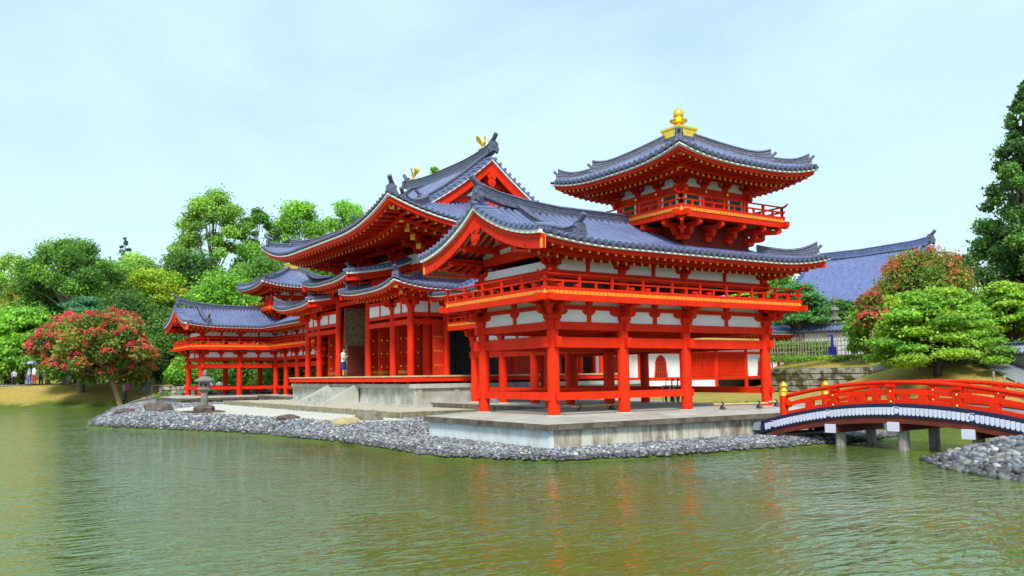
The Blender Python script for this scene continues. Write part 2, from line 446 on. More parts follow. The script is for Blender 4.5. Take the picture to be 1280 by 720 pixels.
def verge(R, F, at_right, out=.18, board_h=.40, depth_cut=None, s=1., cream_in=.25):
    """gable edge of slope F: edge tiles across the slope, pale board and curved red bargeboard"""
    D = depth_cut or F.D; sg = 1 if at_right else -1
    ue = lambda d: (F.ur(d) if at_right else F.ul(d))
    n = 26
    # edge tiles: short round tiles lying across the slope, butt ends outward
    k = int(D/(.27*s))
    for i in range(k+1):
        d = min(D, .05+i*.27*s)
        u0 = ue(d); zc = F.z(u0, d)+.17*s
        a = F.p(u0+sg*out, d, zc); b = F.p(u0-sg*.42*s, d, zc+.02)
        R['tile'].tube([a, b], .078*s, 8, 0)
        R['tile'].tube([a+(a-b)*.02, a], .09*s, 10, 0)
    # tile bed under them
    secs = []; w = []; bb = []; cr = []
    for i in range(n+1):
        d = D*i/n; u0 = ue(d); z = F.z(u0, d)
        q = lambda uu, zz: F.p(uu, d, zz)
        o0, o1 = u0+sg*(out-.03), u0-sg*.3*s
        secs.append([q(o0, z+.055), q(o1, z+.055), q(o1, z+.13*s), q(o0, z+.13*s)])
        o0, o1 = u0+sg*(out-.06), u0-sg*cream_in
        w.append([q(o0, z-.05), q(o1, z-.06), q(o1, z+.05), q(o0, z+.05)])
        o0, o1 = u0+sg*.0, u0-sg*.09*s
        bb.append([q(o0, z-.055-board_h), q(o1, z-.055-board_h), q(o1, z-.061), q(o0, z-.055)])
        o0, o1 = u0+sg*.025, u0-sg*.0
        cr.append([q(o0, z-.06-board_h*.3), q(o1+sg*.001, z-.06-board_h*.3), q(o1+sg*.001, z-.062), q(o0, z-.062)])
    R['tile'].sweep(secs, 0); rsub(R, 'verge_board', 'white').sweep(w, 0)
    rsub(R, 'bargeboard', 'barge').sweep(bb, 0); rsub(R, 'bargeboard_fillet', 'barge').sweep(cr, 0)

GEGYO = [(0, .45), (.10, .42), (.10, .30), (.20, .26), (.24, .15), (.20, .05), (.13, .03), (.20, -.05), (.20, -.18), (.12, -.29), (0, -.36),
         (-.12, -.29), (-.20, -.18), (-.20, -.05), (-.13, .03), (-.20, .05), (-.24, .15), (-.20, .26), (-.10, .30), (-.10, .42)]
def gegyo(mb, p, ax, s=1., m=0):
    mb.prism([(a*s, b*s) for a, b in GEGYO], ax, -.035*s, .035*s, p, m)
    q = np.array(p, float); sd = np.array([-ax[1], ax[0], 0.])
    for z, r in ((.17, .09), (-.14, .07)):
        mb.tube([q+sd*.07*s+np.array([0, 0, z*s]), q-sd*.07*s+np.array([0, 0, z*s])], r*s, 10, m)

def newR():
    return {'tile': MB(), 'sub': []}
def rsub(R, name, slot):
    m = MB(); R['sub'].append((name, slot, m)); return m

def emit_roof(R, parent, tile=None, mats=None):
    """roof part with its sub-parts; returns the roof part"""
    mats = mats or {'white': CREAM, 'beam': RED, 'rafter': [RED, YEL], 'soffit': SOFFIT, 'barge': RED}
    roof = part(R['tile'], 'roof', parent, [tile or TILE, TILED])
    for name, slot, mb in R['sub']: part(mb, name, roof, mats[slot])
    return roof

# ------------------------------------------------------------------ timber details
def arm(mb, x, y, z, d, l0, l1, w=.13, h=.16, m=0):
    """boat-shaped bracket arm along direction d from -l0 to l1"""
    c = min(.22, (l0+l1)/4)
    poly = [(-l0, h), (l1, h), (l1, h*.5), (l1-c*.35, h*.15), (l1-c, 0)] + ([(-l0+c, 0), (-l0+c*.35, h*.15), (-l0, h*.5)] if l0 > .15 else [(-l0, 0)])
    mb.prism(poly[::-1], d, -w/2, w/2, (x, y, z), m)
def block(mb, x, y, z, s=.2, h=.13, m=0):
    a, b = s*.36, s*.5
    mb.hexa([(x-a, y-a, z), (x+a, y-a, z), (x+a, y+a, z), (x-a, y+a, z), (x-b, y-b, z+h*.45), (x+b, y-b, z+h*.45), (x+b, y+b, z+h*.45), (x-b, y+b, z+h*.45)], m)
    mb.box(x-b, x+b, y-b, y+b, z+h*.45, z+h, m)
def bracket(mb, x, y, z, dirs, outs=(), s=1., steps=1, reach=.45):
    """bearing block, arms along the wall (dirs) and stepped arms outward (outs)"""
    block(mb, x, y, z, .40*s, .22*s)
    z1 = z+.2*s
    for k, d in enumerate(dirs):
        e = .002*k
        arm(mb, x, y, z1+e, d, .52*s, .52*s, .14*s, .17*s)
        for t in (-.42, 0, .42): block(mb, x+d[0]*t*s, y+d[1]*t*s, z1+.165*s+e, .21*s, .13*s)
    for d in outs:
        dn = math.hypot(*d); d = (d[0]/dn, d[1]/dn); kk = dn
        for st in range(steps):
            zz = z1+.01+st*.29*s
            arm(mb, x, y, zz, d, .3*s, reach*(st+1)*s*kk+.1, .135*s, .17*s)
            t = reach*(st+1)*s*kk
            block(mb, x+d[0]*t, y+d[1]*t, zz+.165*s, .22*s, .13*s)
            if st < steps:
                sd = (-d[1], d[0])
                if kk < 1.2:
                    arm(mb, x+d[0]*t, y+d[1]*t, zz+.29*s, sd, .40*s, .40*s, .12*s, .15*s)
                    for q in (-.33, .33): block(mb, x+d[0]*t+sd[0]*q*s, y+d[1]*t+sd[1]*q*s, zz+.43*s, .19*s, .11*s)

def cantilever(mb, x, y, z, d, reach, s=1.):
    """two stacked bracket arms reaching out from a wall, with bearing blocks"""
    n = math.hypot(*d); d = (d[0]/n, d[1]/n); k = n
    arm(mb, x, y, z, d, .15, reach*.55*k, .13*s, .17*s); block(mb, x+d[0]*reach*.45*k, y+d[1]*reach*.45*k, z+.165*s, .2*s, .12*s)
    arm(mb, x, y, z+.27*s, d, .15, reach*1.05*k, .13*s, .17*s); block(mb, x+d[0]*reach*.93*k, y+d[1]*reach*.93*k, z+.27*s+.165*s, .2*s, .12*s)
    block(mb, x+d[0]*.1, y+d[1]*.1, z-.14*s, .26*s, .15*s)

def railing(mb, pts, z0, h=.47, sp=.72, over=.28, w=.055, ends=(True, True), gold=None):
    """balustrade along a polyline of (x,y): bottom, middle and top rails, posts; crossing upturned ends"""
    n = len(pts)
    for i in range(n-1):
        a = np.array([*pts[i], 0.]); b = np.array([*pts[i+1], 0.]); L = np.linalg.norm(b-a); d = (b-a)/L
        oa = over if (ends[0] or i > 0) else 0; ob = over if (ends[1] or i < n-2) else 0
        zt = z0+h
        P = []
        for t, zz in ((-oa, .09), (-oa*.6, .025), (-oa*.2, 0), (.3, 0)) if oa else ((0, 0),): P.append(a+d*t+np.array([0, 0, zt+zz]))
        for t, zz in ((-.3, 0), (ob*.2, 0), (ob*.6, .025), (ob, .09)) if ob else ((0, 0),): P.append(b+d*t+np.array([0, 0, zt+zz]))
        mb.tube(P, w*.55, 8)
        mb.bar(a-d*oa*.5+np.array([0, 0, z0+h*.60+.003*i]), b+d*ob*.5+np.array([0, 0, z0+h*.60+.003*i]), w*.8, w)
        mb.bar(a-d*oa*.4+np.array([0, 0, z0+.055+.004*i]), b+d*ob*.4+np.array([0, 0, z0+.055+.004*i]), w*1.5, .10)
        k = max(1, round(L/sp))
        for j in range(k+1):
            if j == k and i < n-2: continue
            p = a+d*L*j/k
            mb.box(p[0]-w*.7, p[0]+w*.7, p[1]-w*.7, p[1]+w*.7, z0+.05, z0+h-.01)
            if j < k:
                q = p+d*L/k/2; mb.box(q[0]-w*.6, q[0]+w*.6, q[1]-w*.6, q[1]+w*.6, z0+.05, z0+h*.6)

def deck_edge(mb, pts, z0, z1, inset=.0, bw=.2, gap=.022, depth=.1):
    """row of board ends along the rim of a balcony floor"""
    for i in range(len(pts)-1):
        a = np.array([*pts[i], 0.]); b = np.array([*pts[i+1], 0.]); L = np.linalg.norm(b-a); d = (b-a)/L
        k = int(L/bw); w = L/k
        for j in range(k):
            p = a+d*(j*w+gap/2); q = a+d*((j+1)*w-gap/2)
            mb.bar(p+np.array([0, 0, (z0+z1)/2]), q+np.array([0, 0, (z0+z1)/2]), depth, z1-z0)
# ------------------------------------------------------------------ wing corridor (near one; the far one is a mirrored copy)
B1, X2, X3, WD, CB = 2.73, 5.45, 9.40, 3.95, 2.432
HX, HY = 3.475, 16.406                 # near front corner column of the hall's pent roof
YC = HY+7.12                           # axis of symmetry
YEND = 15.2

def build_wing():
    root = thing('wing_corridor', 'red two storey gabled wing corridor standing on the stone platform by the bridge', 'corridor building', (0, 0, 0), 'red wing corridors flanking the hall')
    # ---- platform: thin paving on dressed stone, sloping slightly at the rim
    x0, x1, y0, y1 = -1.80, 12.2, -2.16, 4.84
    ix0, iy0, ix1, iy1 = -.55, -.5, 11, 4.35
    pv = MB()
    o = [(x0, y0, -.1), (x1, y0-.12, -.1), (x1, y1, -.1), (x0, y1, -.1)]; i_ = [(ix0, iy0, 0), (ix1, iy0, 0), (ix1, iy1, 0), (ix0, iy1, 0)]
    pv._add(o+i_, [(4,5,6,7), (0,1,5,4), (1,2,6,5), (2,3,7,6), (3,0,4,7)])
    plat = part(pv, 'platform', root, SLABS)
    cp = MB()
    def rim(a, b, mm=0):
        a = np.array(a, float); b = np.array(b, float); L = np.linalg.norm(b-a); k = max(1, int(L/1.45)); d = (b-a)/L
        for j in range(k):
            cp.bar(a+d*(L*j/k+.006)+np.array([0, 0, -.175]), a+d*(L*(j+1)/k-.006)+np.array([0, 0, -.175]), .34, .15)
    rim((x0+.15, y0-.02, 0), (x0+.15, y1, 0)); rim((x0+.33, y0+.13, 0), (x1, y0+.03, 0)); rim((x0+.33, y1-.15, 0), (X2-.9, y1-.15, 0))
    part(cp, 'coping', plat, COPING)
    fc = MB()
    k = 5
    for j in range(k):
        a = y0+.12+(y1-y0-.25)*j/k; b = y0+.12+(y1-y0-.25)*(j+1)/k
        fc.box(x0+.12, x0+.3, a+.012, b-.012, -.95, -.25)
    fc.box(x0+.15, x0+.28, y0+.12, y1-.1, -.95, -.252)
    part(fc, 'facing_panel', plat, PALEST)
    fs = MB()
    k = 16
    for j in range(k):
        a = x0+.3+(x1-x0-.35)*j/k; b = x0+.3+(x1-x0-.35)*(j+1)/k
        fs.box(a+.012, b-.012, y0+.10, y0+.3, -.95, -.25)
    fs.box(x0+.3, x1, y0+.16, y0+.28, -.95, -.252); fs.box(x0+.3, X2-.5, y1-.3, y1-.14, -.95, -.252)
    part(fs, 'stained_panel', plat, STAINST)
    # corridor platform
    cpf = MB(); cpf.box(X2-1.5, X3+1.5, 4.86, YEND+.6, -.16, -.012)
    p2 = part(cpf, 'platform', root, SLABS)
    cpe = MB()
    for j in range(7):
        a = 4.86+j*1.55; cpe.box(X2-1.62, X2-1.502, a+.006, a+1.544, -.2, -.014)
    part(cpe, 'coping', p2, COPING)
    cps = MB(); cps.box(X2-1.55, X3+1.4, 5, YEND+.5, -.9, -.2); part(cps, 'facing_panel', p2, STAINST)
    # ---- columns
    r = .185
    outer = [(0, 0), (B1, 0), (X2, 0), (X3, 0)]
    inner = [(0, WD), (B1, WD), (X2, WD), (X3, WD)]
    cor = [(X2, WD+CB*k) for k in range(1, 5)]+[(X3, WD+CB*k) for k in range(1, 5)]
    allc = outer+inner+cor
    for x, y in allc:
        c = MB(); c.tube([(x, y, -.03), (x, y, 1.0), (x, y, 2.82)], [r, r, r*.97], 20); part(c, 'column', root, RED)
        b = MB(); b.lathe(x, y, [(r+.10, -.02), (r+.09, .012), (r+.02, .018)], 18); part(b, 'base_stone', root, PAVE)
        c = MB(); c.tube([(x, y, 3.60), (x, y, 4.60)], .155, 16); part(c, 'upper_column', root, RED)
    runs = [('n', outer), ('f', [(0, 0), (0, WD)]), ('i', inner[:3]), ('cf', [(X2, WD)]+cor[:4]), ('cb', [(X3, 0), (X3, WD)]+cor[4:]), ('t', [(X2, WD), (X3, WD)]), ('m', [(B1, 0), (B1, WD)]), ('m', [(X2, 0), (X2, WD)])]
    for kd, pts in runs:
        a = np.array([*pts[0], 0.]); b = np.array([*pts[-1], 0.]); d = (b-a)/np.linalg.norm(b-a)
        nose = .34; eps = {'n': 0, 'f': .004, 'i': .002, 'cf': .006, 'cb': .008, 't': .003, 'm': .005}[kd]
        tr = MB()
        tr.bar(a-d*nose+np.array([0, 0, 2.175+eps]), b+d*nose+np.array([0, 0, 2.175+eps]), .17, .31)
        part(tr, 'tie_beam', root, RED)
        hb = MB(); hb.bar(a-d*nose*.9+np.array([0, 0, 2.675+eps]), b+d*nose*.9+np.array([0, 0, 2.675+eps]), .19, .24)
        part(hb, 'head_beam', root, RED)
        if kd in 'fcb' or kd == 'n' or kd == 'i' or kd == 'cf':
            bb = MB(); e = pts[-1]
            if kd == 'n': e = pts[2]
            e = np.array([*e, 0.])
            bb.bar(a-d*.3+np.array([0, 0, .565+eps]), e+d*(.3 if kd != 'n' else .27)+np.array([0, 0, .565+eps]), .16, .23)
            part(bb, 'base_rail', root, RED)
        if kd in ('t', 'm'): continue
        # white panels over the head beam and under the balcony, struts, upper beam
        ub = MB(); ub2 = MB(); ub3 = MB()
        ub.bar(a-d*.1+np.array([0, 0, 3.235+eps]), b+d*.1+np.array([0, 0, 3.235+eps]), .17, .13)
        ub2.bar(a-d*.3+np.array([0, 0, 4.24+eps]), b+d*.3+np.array([0, 0, 4.24+eps]), .15, .24)
        ub3.bar(a-d*.3+np.array([0, 0, 4.92+eps]), b+d*.3+np.array([0, 0, 4.92+eps]), .17, .16)
        for p, q in zip(pts, pts[1:]):
            p = np.array([*p, 0.]); q = np.array([*q, 0.]); L = np.linalg.norm(q-p)
            wp = MB(); wp2 = MB(); upw = MB(); wp.bar(p+d*.1+np.array([0, 0, 2.98]), q-d*.1+np.array([0, 0, 2.98]), .05, .386)
            wp2.bar(p+d*.1+np.array([0, 0, 3.40]), q-d*.1+np.array([0, 0, 3.40]), .05, .20)
            m_ = (p+q)/2; st = MB(); st.bar(m_-d*.075+np.array([0, 0, 2.98]), m_+d*.075+np.array([0, 0, 2.98]), .13, .39)
            for sg in (-1, 1):
                t = m_+d*sg*.13; st.prism([(-.075, .39), (.10, .39), (.10, .33), (.02, .25), (-.075, .23)] if sg > 0 else [(-.10, .39), (.075, .39), (.075, .23), (-.02, .25), (-.10, .33)], d[:2], -.06, .06, (m_+d*sg*.14+np.array([0, 0, 2.78])), 0)
            block(st, m_[0], m_[1], 3.30, .22, .16)
            upw.bar(p+d*.1+np.array([0, 0, 4.60]), q-d*.1+np.array([0, 0, 4.60]), .05, .47)
            ust = MB()
            if kd == 'f': upw = MB(); upw.bar(p+d*.1+np.array([0, 0, 4.52]), q-d*.1+np.array([0, 0, 4.52]), .05, .26)
            else: ust.bar(m_-d*.07+np.array([0, 0, 4.60]), m_+d*.07+np.array([0, 0, 4.60]), .12, .47)
            part(st, 'strut', root, RED); part(ust, 'upper_strut', root, RED)
            part(wp, 'wall_panel', root, WHITE); part(wp2, 'frieze_panel', root, WHITE); part(upw, 'upper_wall_panel', root, WHITE)
        part(ub, 'upper_beam', root, RED); part(ub2, 'rail_beam', root, RED); part(ub3, 'eave_purlin', root, RED)
    # ---- brackets: lower ones carry the balcony, upper ones the eaves
    def outs_for(x, y):
        o = []
        if y == 0: o.append((0, -1))
        if x == 0: o.append((-1, 0))
        if y == WD and x < X2-.01: o.append((0, 1))
        if abs(x-X2) < .01 and y > WD+.1: o.append((-1, 0))
        if abs(x-X3) < .01: o.append((1, 0))
        if len(o) == 2: o.append((o[0][0]+o[1][0], o[0][1]+o[1][1]))
        return o
    for x, y in allc:
        dirs = [(1, 0)] if (y in (0, WD) and not (abs(x-X3) < .01 and y == WD)) else [(0, 1)]
        if (x, y) in ((0, 0), (X3, 0), (0, WD), (X2, WD)): dirs = [(1, 0), (0, 1)]
        m = MB(); bracket(m, x, y, 2.80, dirs, outs_for(x, y), 1.0, 2, .40); part(m, 'bracket', root, RED)
        m = MB(); bracket(m, x, y, 4.36, dirs, outs_for(x, y), .66, 1, .4); part(m, 'bracket', root, RED)
    # ---- balcony
    o = .88
    ring = [(X2-o, YEND-.6), (X2-o, WD+o), (-o, WD+o), (-o, -o), (X3+o, -o), (X3+o, YEND-.6)]
    sl = MB()
    sl.box(-o+.05, X3+o-.05, -o+.05, WD+o-.05, 3.46, 3.55); sl.box(X2-o+.05, X3+o-.05, WD+o-.05, YEND-.6, 3.462, 3.552)
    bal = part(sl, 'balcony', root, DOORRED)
    de = MB(); deck_edge(de, ring, 3.535, 3.635, bw=.16); part(de, 'board_end', bal, ORANGE)
    eb = MB()
    for k, (p, q) in enumerate(zip(ring, ring[1:])):
        p = np.array([*p, 0.]); q = np.array([*q, 0.]); d = (q-p)/np.linalg.norm(q-p)
        ea = .32 if 0 < k and k != 1 else 0; eb_ = .32 if k < len(ring)-2 and k != 0 else 0
        inn = np.array([d[1], -d[0], 0])*-.02
        eb.bar(p-d*ea+inn+np.array([0, 0, 3.43+.003*k]), q+d*eb_+inn+np.array([0, 0, 3.43+.003*k]), .16, .185)
    part(eb, 'edge_beam', bal, RED)
    cn = MB()
    for x, y in ((-o, -o), (-o, WD+o), (X3+o, -o)): cn.box(x-.06, x+.06, y-.06, y+.06, 3.50, 3.66)
    part(cn, 'corner_cap', bal, YEL)
    rl = MB(); railing(rl, ring, 3.62, .49, 1.2); part(rl, 'balcony_railing', bal, RED)
    fl = MB(); fl.box(-.0, X3, 0, WD, 3.20, 3.24); fl.box(X2, X3, WD, YEND-1, 3.202, 3.242)
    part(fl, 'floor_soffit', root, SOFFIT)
    # ---- main roof
    H = lambda d: 4.93+.134*d+.079*d*d
    e = 1.6; D = WD/2+e
    R = newR()
    gx = -1.45
    e2 = 1.8; Ln = X3+e2-gx
    FN = Face((gx, -e), (1, 0), (0, 1), Ln, D, H, ('verge', 0), ('hip', D), (.24, .32), 3.2, 3.2, e)
    roof_face(R, FN, sp=.262, rsp=.33)
    FI = Face((X2-e, WD+e), (-1, 0), (0, -1), X2-e-gx, D, H, ('valley', D), ('verge', 0), (0, .24), 3.2, 3.2, e)
    roof_face(R, FI, sp=.262, rsp=.33)
    FC = Face((X2-e, YEND), (0, -1), (1, 0), YEND-WD-e, D, H, ('verge', 0), ('valley', D), (.12, 0), 2.5, 3.2, e)
    roof_face(R, FC, sp=.262, rsp=.33)
    FB = Face((X3+e2, -e), (0, 1), (-1, 0), YEND+e, D+.18, H, ('hip', D), ('verge', 0), (.32, .12), 3.2, 3.2, e)
    roof_face(R, FB, sp=.262, rsp=.33)
    verge(R, FN, False, board_h=.42); verge(R, FI, True, board_h=.42)
    verge(R, FC, False, board_h=.3); verge(R, FB, True, board_h=.3)
    roof = emit_roof(R, root)
    zr = H(D)+.1; mid = WD/2
    m = MB(); ridge(m, [(4.9, mid, zr-.02), (1.8, mid, zr-.02), (.6, mid, zr+.06), (-.5, mid, zr+.2), (-1.30, mid, zr+.40)], .27, .24); part(m, 'ridge', roof, TILED)
    m = MB(); ridge(m, [(X2+WD/2+.05, 4.3, zr-.02), (X2+WD/2+.05, YEND-.1, zr-.02)], .36, .24); part(m, 'ridge', roof, TILED)
    m = MB(); oni(m, (-1.36, mid, zr+.22), (-1, 0), .98); part(m, 'ridge_end_tile', roof, TILED)
    xv = .15   # descending ridges on both sides of the gable end
    for F, sg in ((FN, 1), (FI, -1)):
        pts = []
        for j in range(9):
            d = D*.95-(D*.95-.38)*j/8; y = (-e+d) if sg > 0 else (WD+e-d)
            u = (xv-gx) if sg > 0 else F.L-(xv-gx)
            pts.append((xv, y, F.z(u, d)+.12))
        m = MB(); pe = ridge(m, pts, .22, .19, curl=.22, curl_len=1.0, cap=.08); part(m, 'descending_ridge', roof, TILED)
        m = MB(); oni(m, (xv, pts[-1][1], pts[-1][2]+.08), (0, -sg), .85); part(m, 'ridge_end_tile', roof, TILED)
    pts = []
    for j in range(9):   # hip ridge at the outer corner
        d = D*.5*(1-j/8)+.30*j/8; pts.append((X3+e2-d, -e+d, FN.z(Ln-d, d)+.12))
    m = MB(); ridge(m, pts, .24, .20, curl=.26, curl_len=1.1, cap=.09); part(m, 'hip_ridge', roof, TILED)
    m = MB(); oni(m, (pts[-1][0], pts[-1][1], pts[-1][2]), (1, -1), .55); part(m, 'ridge_end_tile', roof, TILED)
    hr = MB(); hr.bar((X3+e2-.12, -e+.12, 5.02), (X3, 0, 5.0), .17, .22); part(hr, 'hip_rafter', roof, RED)
    # ---- gable end under the verge
    g = MB()
    mid = WD/2
    for y0_, z_ in ((.0, 4.98), (.95, 5.30), (mid, 6.02), (WD-.95, 5.30), (WD, 4.98)):   # purlins running out to the bargeboard
        g.bar((gx+.12, y0_, z_), (1.2, y0_, z_), .19, .20)
    part(g, 'purlin', root, RED)
    sf = MB(); rf = MB()
    for F, sg in ((FN, 1), (FI, -1)):
        n = 12; P0 = []; P1 = []
        for j in range(n+1):
            d = .3+(D-.3)*j/n; y = -e+d if sg > 0 else WD+e-d
            zz = H(d)-.03
            P0.append((gx+.1, y, zz)); P1.append((.05, y, zz))
        sf.grid([P0, P1], 0)
        for q in range(5):
            x = gx+.28+q*.27; secs = []
            for (xx, y, zz) in P0:
                secs.append([(x-.045, y, zz-.10), (x+.045, y, zz-.10), (x+.045, y, zz-.005), (x-.045, y, zz-.005)])
            rf.sweep(secs)
    part(sf, 'gable_soffit', roof, CREAM); part(rf, 'gable_rafters', roof, RED)
    gw = MB()
    n = 20; poly = []
    for j in range(n+1):
        y = WD*j/n; d = min(y, WD-y)+e; poly.append((y, H(d)-.12))
    poly = [(0, 4.9)]+poly+[(WD, 4.9)]
    gw.prism(poly, (0, 1), -.02, .02, (.02, 0, 0)); part(gw, 'gable_wall', root, WHITE)
    bm_ = MB()
    # curved rainbow beam, strut and frog-leg pieces against the gable wall
    def arch(z0, rise, h, w, ya=0., yb=WD):
        secs = []
        for j in range(15):
            t = j/14; y = ya+(yb-ya)*t; z = z0+rise*(1-(2*t-1)**2)
            secs.append([(-w, y, z), (w, y, z), (w, y, z+h), (-w, y, z+h)])
        bm_.sweep(secs)
    arch(4.86, .10, .20, .095); arch(5.28, .08, .17, .09, .85, WD-.85)
    for y in (mid,): bm_.box(-.08, .08, y-.10, y+.10, 5.1, 5.95); block(bm_, 0, y, 5.78, .34, .2)
    for y in (.95, WD-.95): bm_.box(-.085, .085, y-.14, y+.14, 4.9, 5.26)
    bm_.prism([(-.75, 0), (-.55, .1), (-.2, .42), (-.06, .5), (.06, .5), (.2, .42), (.55, .1), (.75, 0)], (0, 1), -.07, .07, (-.01, mid, 5.44))
    part(bm_, 'gable_beam', root, RED)
    gg = MB(); gegyo(gg, (gx-.03, mid, 5.58), (0, 1), 1.0); part(gg, 'gable_pendant', roof, RED)
    for y in (-e+.06, WD+e-.06): yc = MB(); yc.box(gx-.012, gx+.115, y-.05, y+.05, 4.93+.24-.46, 4.93+.24-.06); part(yc, 'bargeboard_cap', roof, YEL)
    return root

wing = build_wing()

# ------------------------------------------------------------------ corner tower above the roof
def build_tower():
    cx, cy, h = 7.30, 1.80, 1.60
    root = thing('corner_tower', 'red square tower pavilion with gilded finial above the near wing roof', 'tower', (cx, cy, 5.6), 'roof towers on the wing corners')
    cs = [cx-h+2*h*k/3 for k in range(4)]; ct = [cy-h+2*h*k/3 for k in range(4)]
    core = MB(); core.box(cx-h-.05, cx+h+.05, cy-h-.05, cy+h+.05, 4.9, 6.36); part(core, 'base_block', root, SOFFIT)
    rim = sorted({(round(x, 4), round(y, 4)) for x in cs for y in ct if x in (cs[0], cs[3]) or y in (ct[0], ct[3])})
    def outs(x, y):
        o = []
        if abs(x-cs[0]) < .01: o.append((-1, 0))
        if abs(x-cs[3]) < .01: o.append((1, 0))
        if abs(y-ct[0]) < .01: o.append((0, -1))
        if abs(y-ct[3]) < .01: o.append((0, 1))
        if len(o) == 2: o.append((o[0][0]+o[1][0], o[0][1]+o[1][1]))
        return o
    for x, y in rim:
        o = outs(x, y)
        c = MB(); c.tube([(x, y, 6.6), (x, y, 7.66)], .115, 16); part(c, 'column', root, RED)
        wd = [(0, 1)] if abs(o[0][0]) else [(1, 0)]
        if len(o) == 3: wd = [(1, 0), (0, 1)]
        for dd in o:
            m = MB(); cantilever(m, x, y, 5.86, dd, .84, .95); part(m, 'balcony_bracket', root, RED)
        m = MB(); bracket(m, x, y, 7.62, wd, o, .60, 2, .46); part(m, 'eave_bracket', root, RED)
    E = 2.5
    d = MB(); d.box(cx-E+.04, cx+E-.04, cy-E+.04, cy+E-.04, 6.47, 6.56); bal = part(d, 'balcony', root, DOORRED)
    ring = [(cx-E, cy-E), (cx+E, cy-E), (cx+E, cy+E), (cx-E, cy+E), (cx-E, cy-E)]
    m = MB(); deck_edge(m, ring, 6.545, 6.65, bw=.16); part(m, 'board_end', bal, ORANGE)
    m = MB()
    for k, (p, q) in enumerate(zip(ring, ring[1:])):
        p = np.array([*p, 0.]); q = np.array([*q, 0.]); dd = (q-p)/np.linalg.norm(q-p); inn = np.array([-dd[1], dd[0], 0])*.05
        m.bar(p-dd*.3+inn+np.array([0, 0, 6.445+.003*k]), q+dd*.3+inn+np.array([0, 0, 6.445+.003*k]), .15, .185)
    part(m, 'edge_beam', bal, RED)
    m = MB()
    for sx in (-1, 1):
        for sy in (-1, 1): m.box(cx+sx*E-.06, cx+sx*E+.06, cy+sy*E-.06, cy+sy*E+.06, 6.50, 6.68)
    part(m, 'corner_cap', bal, YEL)
    for p, q in zip(ring, ring[1:]):
        m = MB(); railing(m, [p, q], 6.64, .46, 1.0); part(m, 'balcony_railing', bal, RED)
    # walls: side bays lattice windows, middle bays doors
    for ax in (0, 1):
        for sg in (-1, 1):
            f = (cx if ax == 0 else cy)+sg*h
            def bx(mb, a, b, z0, z1, t0, t1, m=0):
                lo, hi = sorted((f+sg*t0, f+sg*t1))
                if ax == 0: mb.box(lo, hi, a, b, z0, z1, m)
                else: mb.box(a, b, lo, hi, z0, z1, m)
            cc = (ct if ax == 0 else cs)
            w = MB(); bx(w, cc[0], cc[3], 6.6, 7.38, -.06, -.02); part(w, 'wall', root, DOORRED)
            for bi in range(3):
                a, b = cc[bi]+.12, cc[bi+1]-.12
                if bi == 1:
                    dr = MB(); md = (a+b)/2
                    for a2, b2 in ((a+.02, md-.008), (md+.008, b-.02)):
                        bx(dr, a2, b2, 6.66, 7.35, -.018, .02); bx(dr, a2+.06, b2-.06, 6.75, 7.28, .02, .035)
                    part(dr, 'door', root, DOORRED)
                else:
                    fr = MB(); bx(fr, a, a+.10, 6.66, 7.35, -.018, .045); bx(fr, b-.10, b, 6.66, 7.35, -.018, .045); bx(fr, a+.101, b-.101, 6.66, 6.72, -.018, .04)
                    wf = part(fr, 'window_frame', root, WHITE)
                    gl = MB(); bx(gl, a+.101, b-.101, 6.85, 7.35, -.018, -.008); 
                    for q in range(6):
                        t = a+.12+(b-a-.24)*(q+.5)/6; bx(gl, t-.018, t+.018, 6.85, 7.35, -.006, .02)
                    part(gl, 'lattice', wf, GREEN)
            lb = MB(); bx(lb, cc[0]-.3, cc[3]+.3, 7.36+.002*ax, 7.62+.002*ax, -.07, .085); bx(lb, cc[0]-.2, cc[3]+.2, 6.655+.002*ax, 6.80+.002*ax, -.06, .12); part(lb, 'tie_beam', root, RED)
            wp = MB(); bx(wp, cc[0], cc[3], 7.62, 8.75, -.03, .01); part(wp, 'wall_panel', root, WHITE)
            sd = MB()
            for q in range(4):   # metal studs on the beam
                for z in (7.49,):
                    t = cc[q]; bx(sd, t-.04, t+.04, z-.04, z+.04, .14, .165)
            part(sd, 'stud', root, GOLD)
            pb = MB(); bx(pb, cc[0]-.7, cc[3]+.7, 8.02+.003*ax, 8.13+.003*ax, .50, .62); part(pb, 'eave_purlin', root, RED)
    # roof
    e = 3.45; D = e-.40
    H = lambda t: 8.12+.36*t+.045*t*t
    R = newR()
    for O, U, N in (((cx-e, cy-e), (1, 0), (0, 1)), ((cx+e, cy-e), (0, 1), (-1, 0)), ((cx+e, cy+e), (-1, 0), (0, -1)), ((cx-e, cy+e), (0, -1), (1, 0))):
        F = Face(O, U, N, 2*e, D, H, ('hip', D), ('hip', D), (.36, .36), 3.0, 2.6, 1.85)
        roof_face(R, F, sp=.262, wall=1.80)
    roof = emit_roof(R, root)
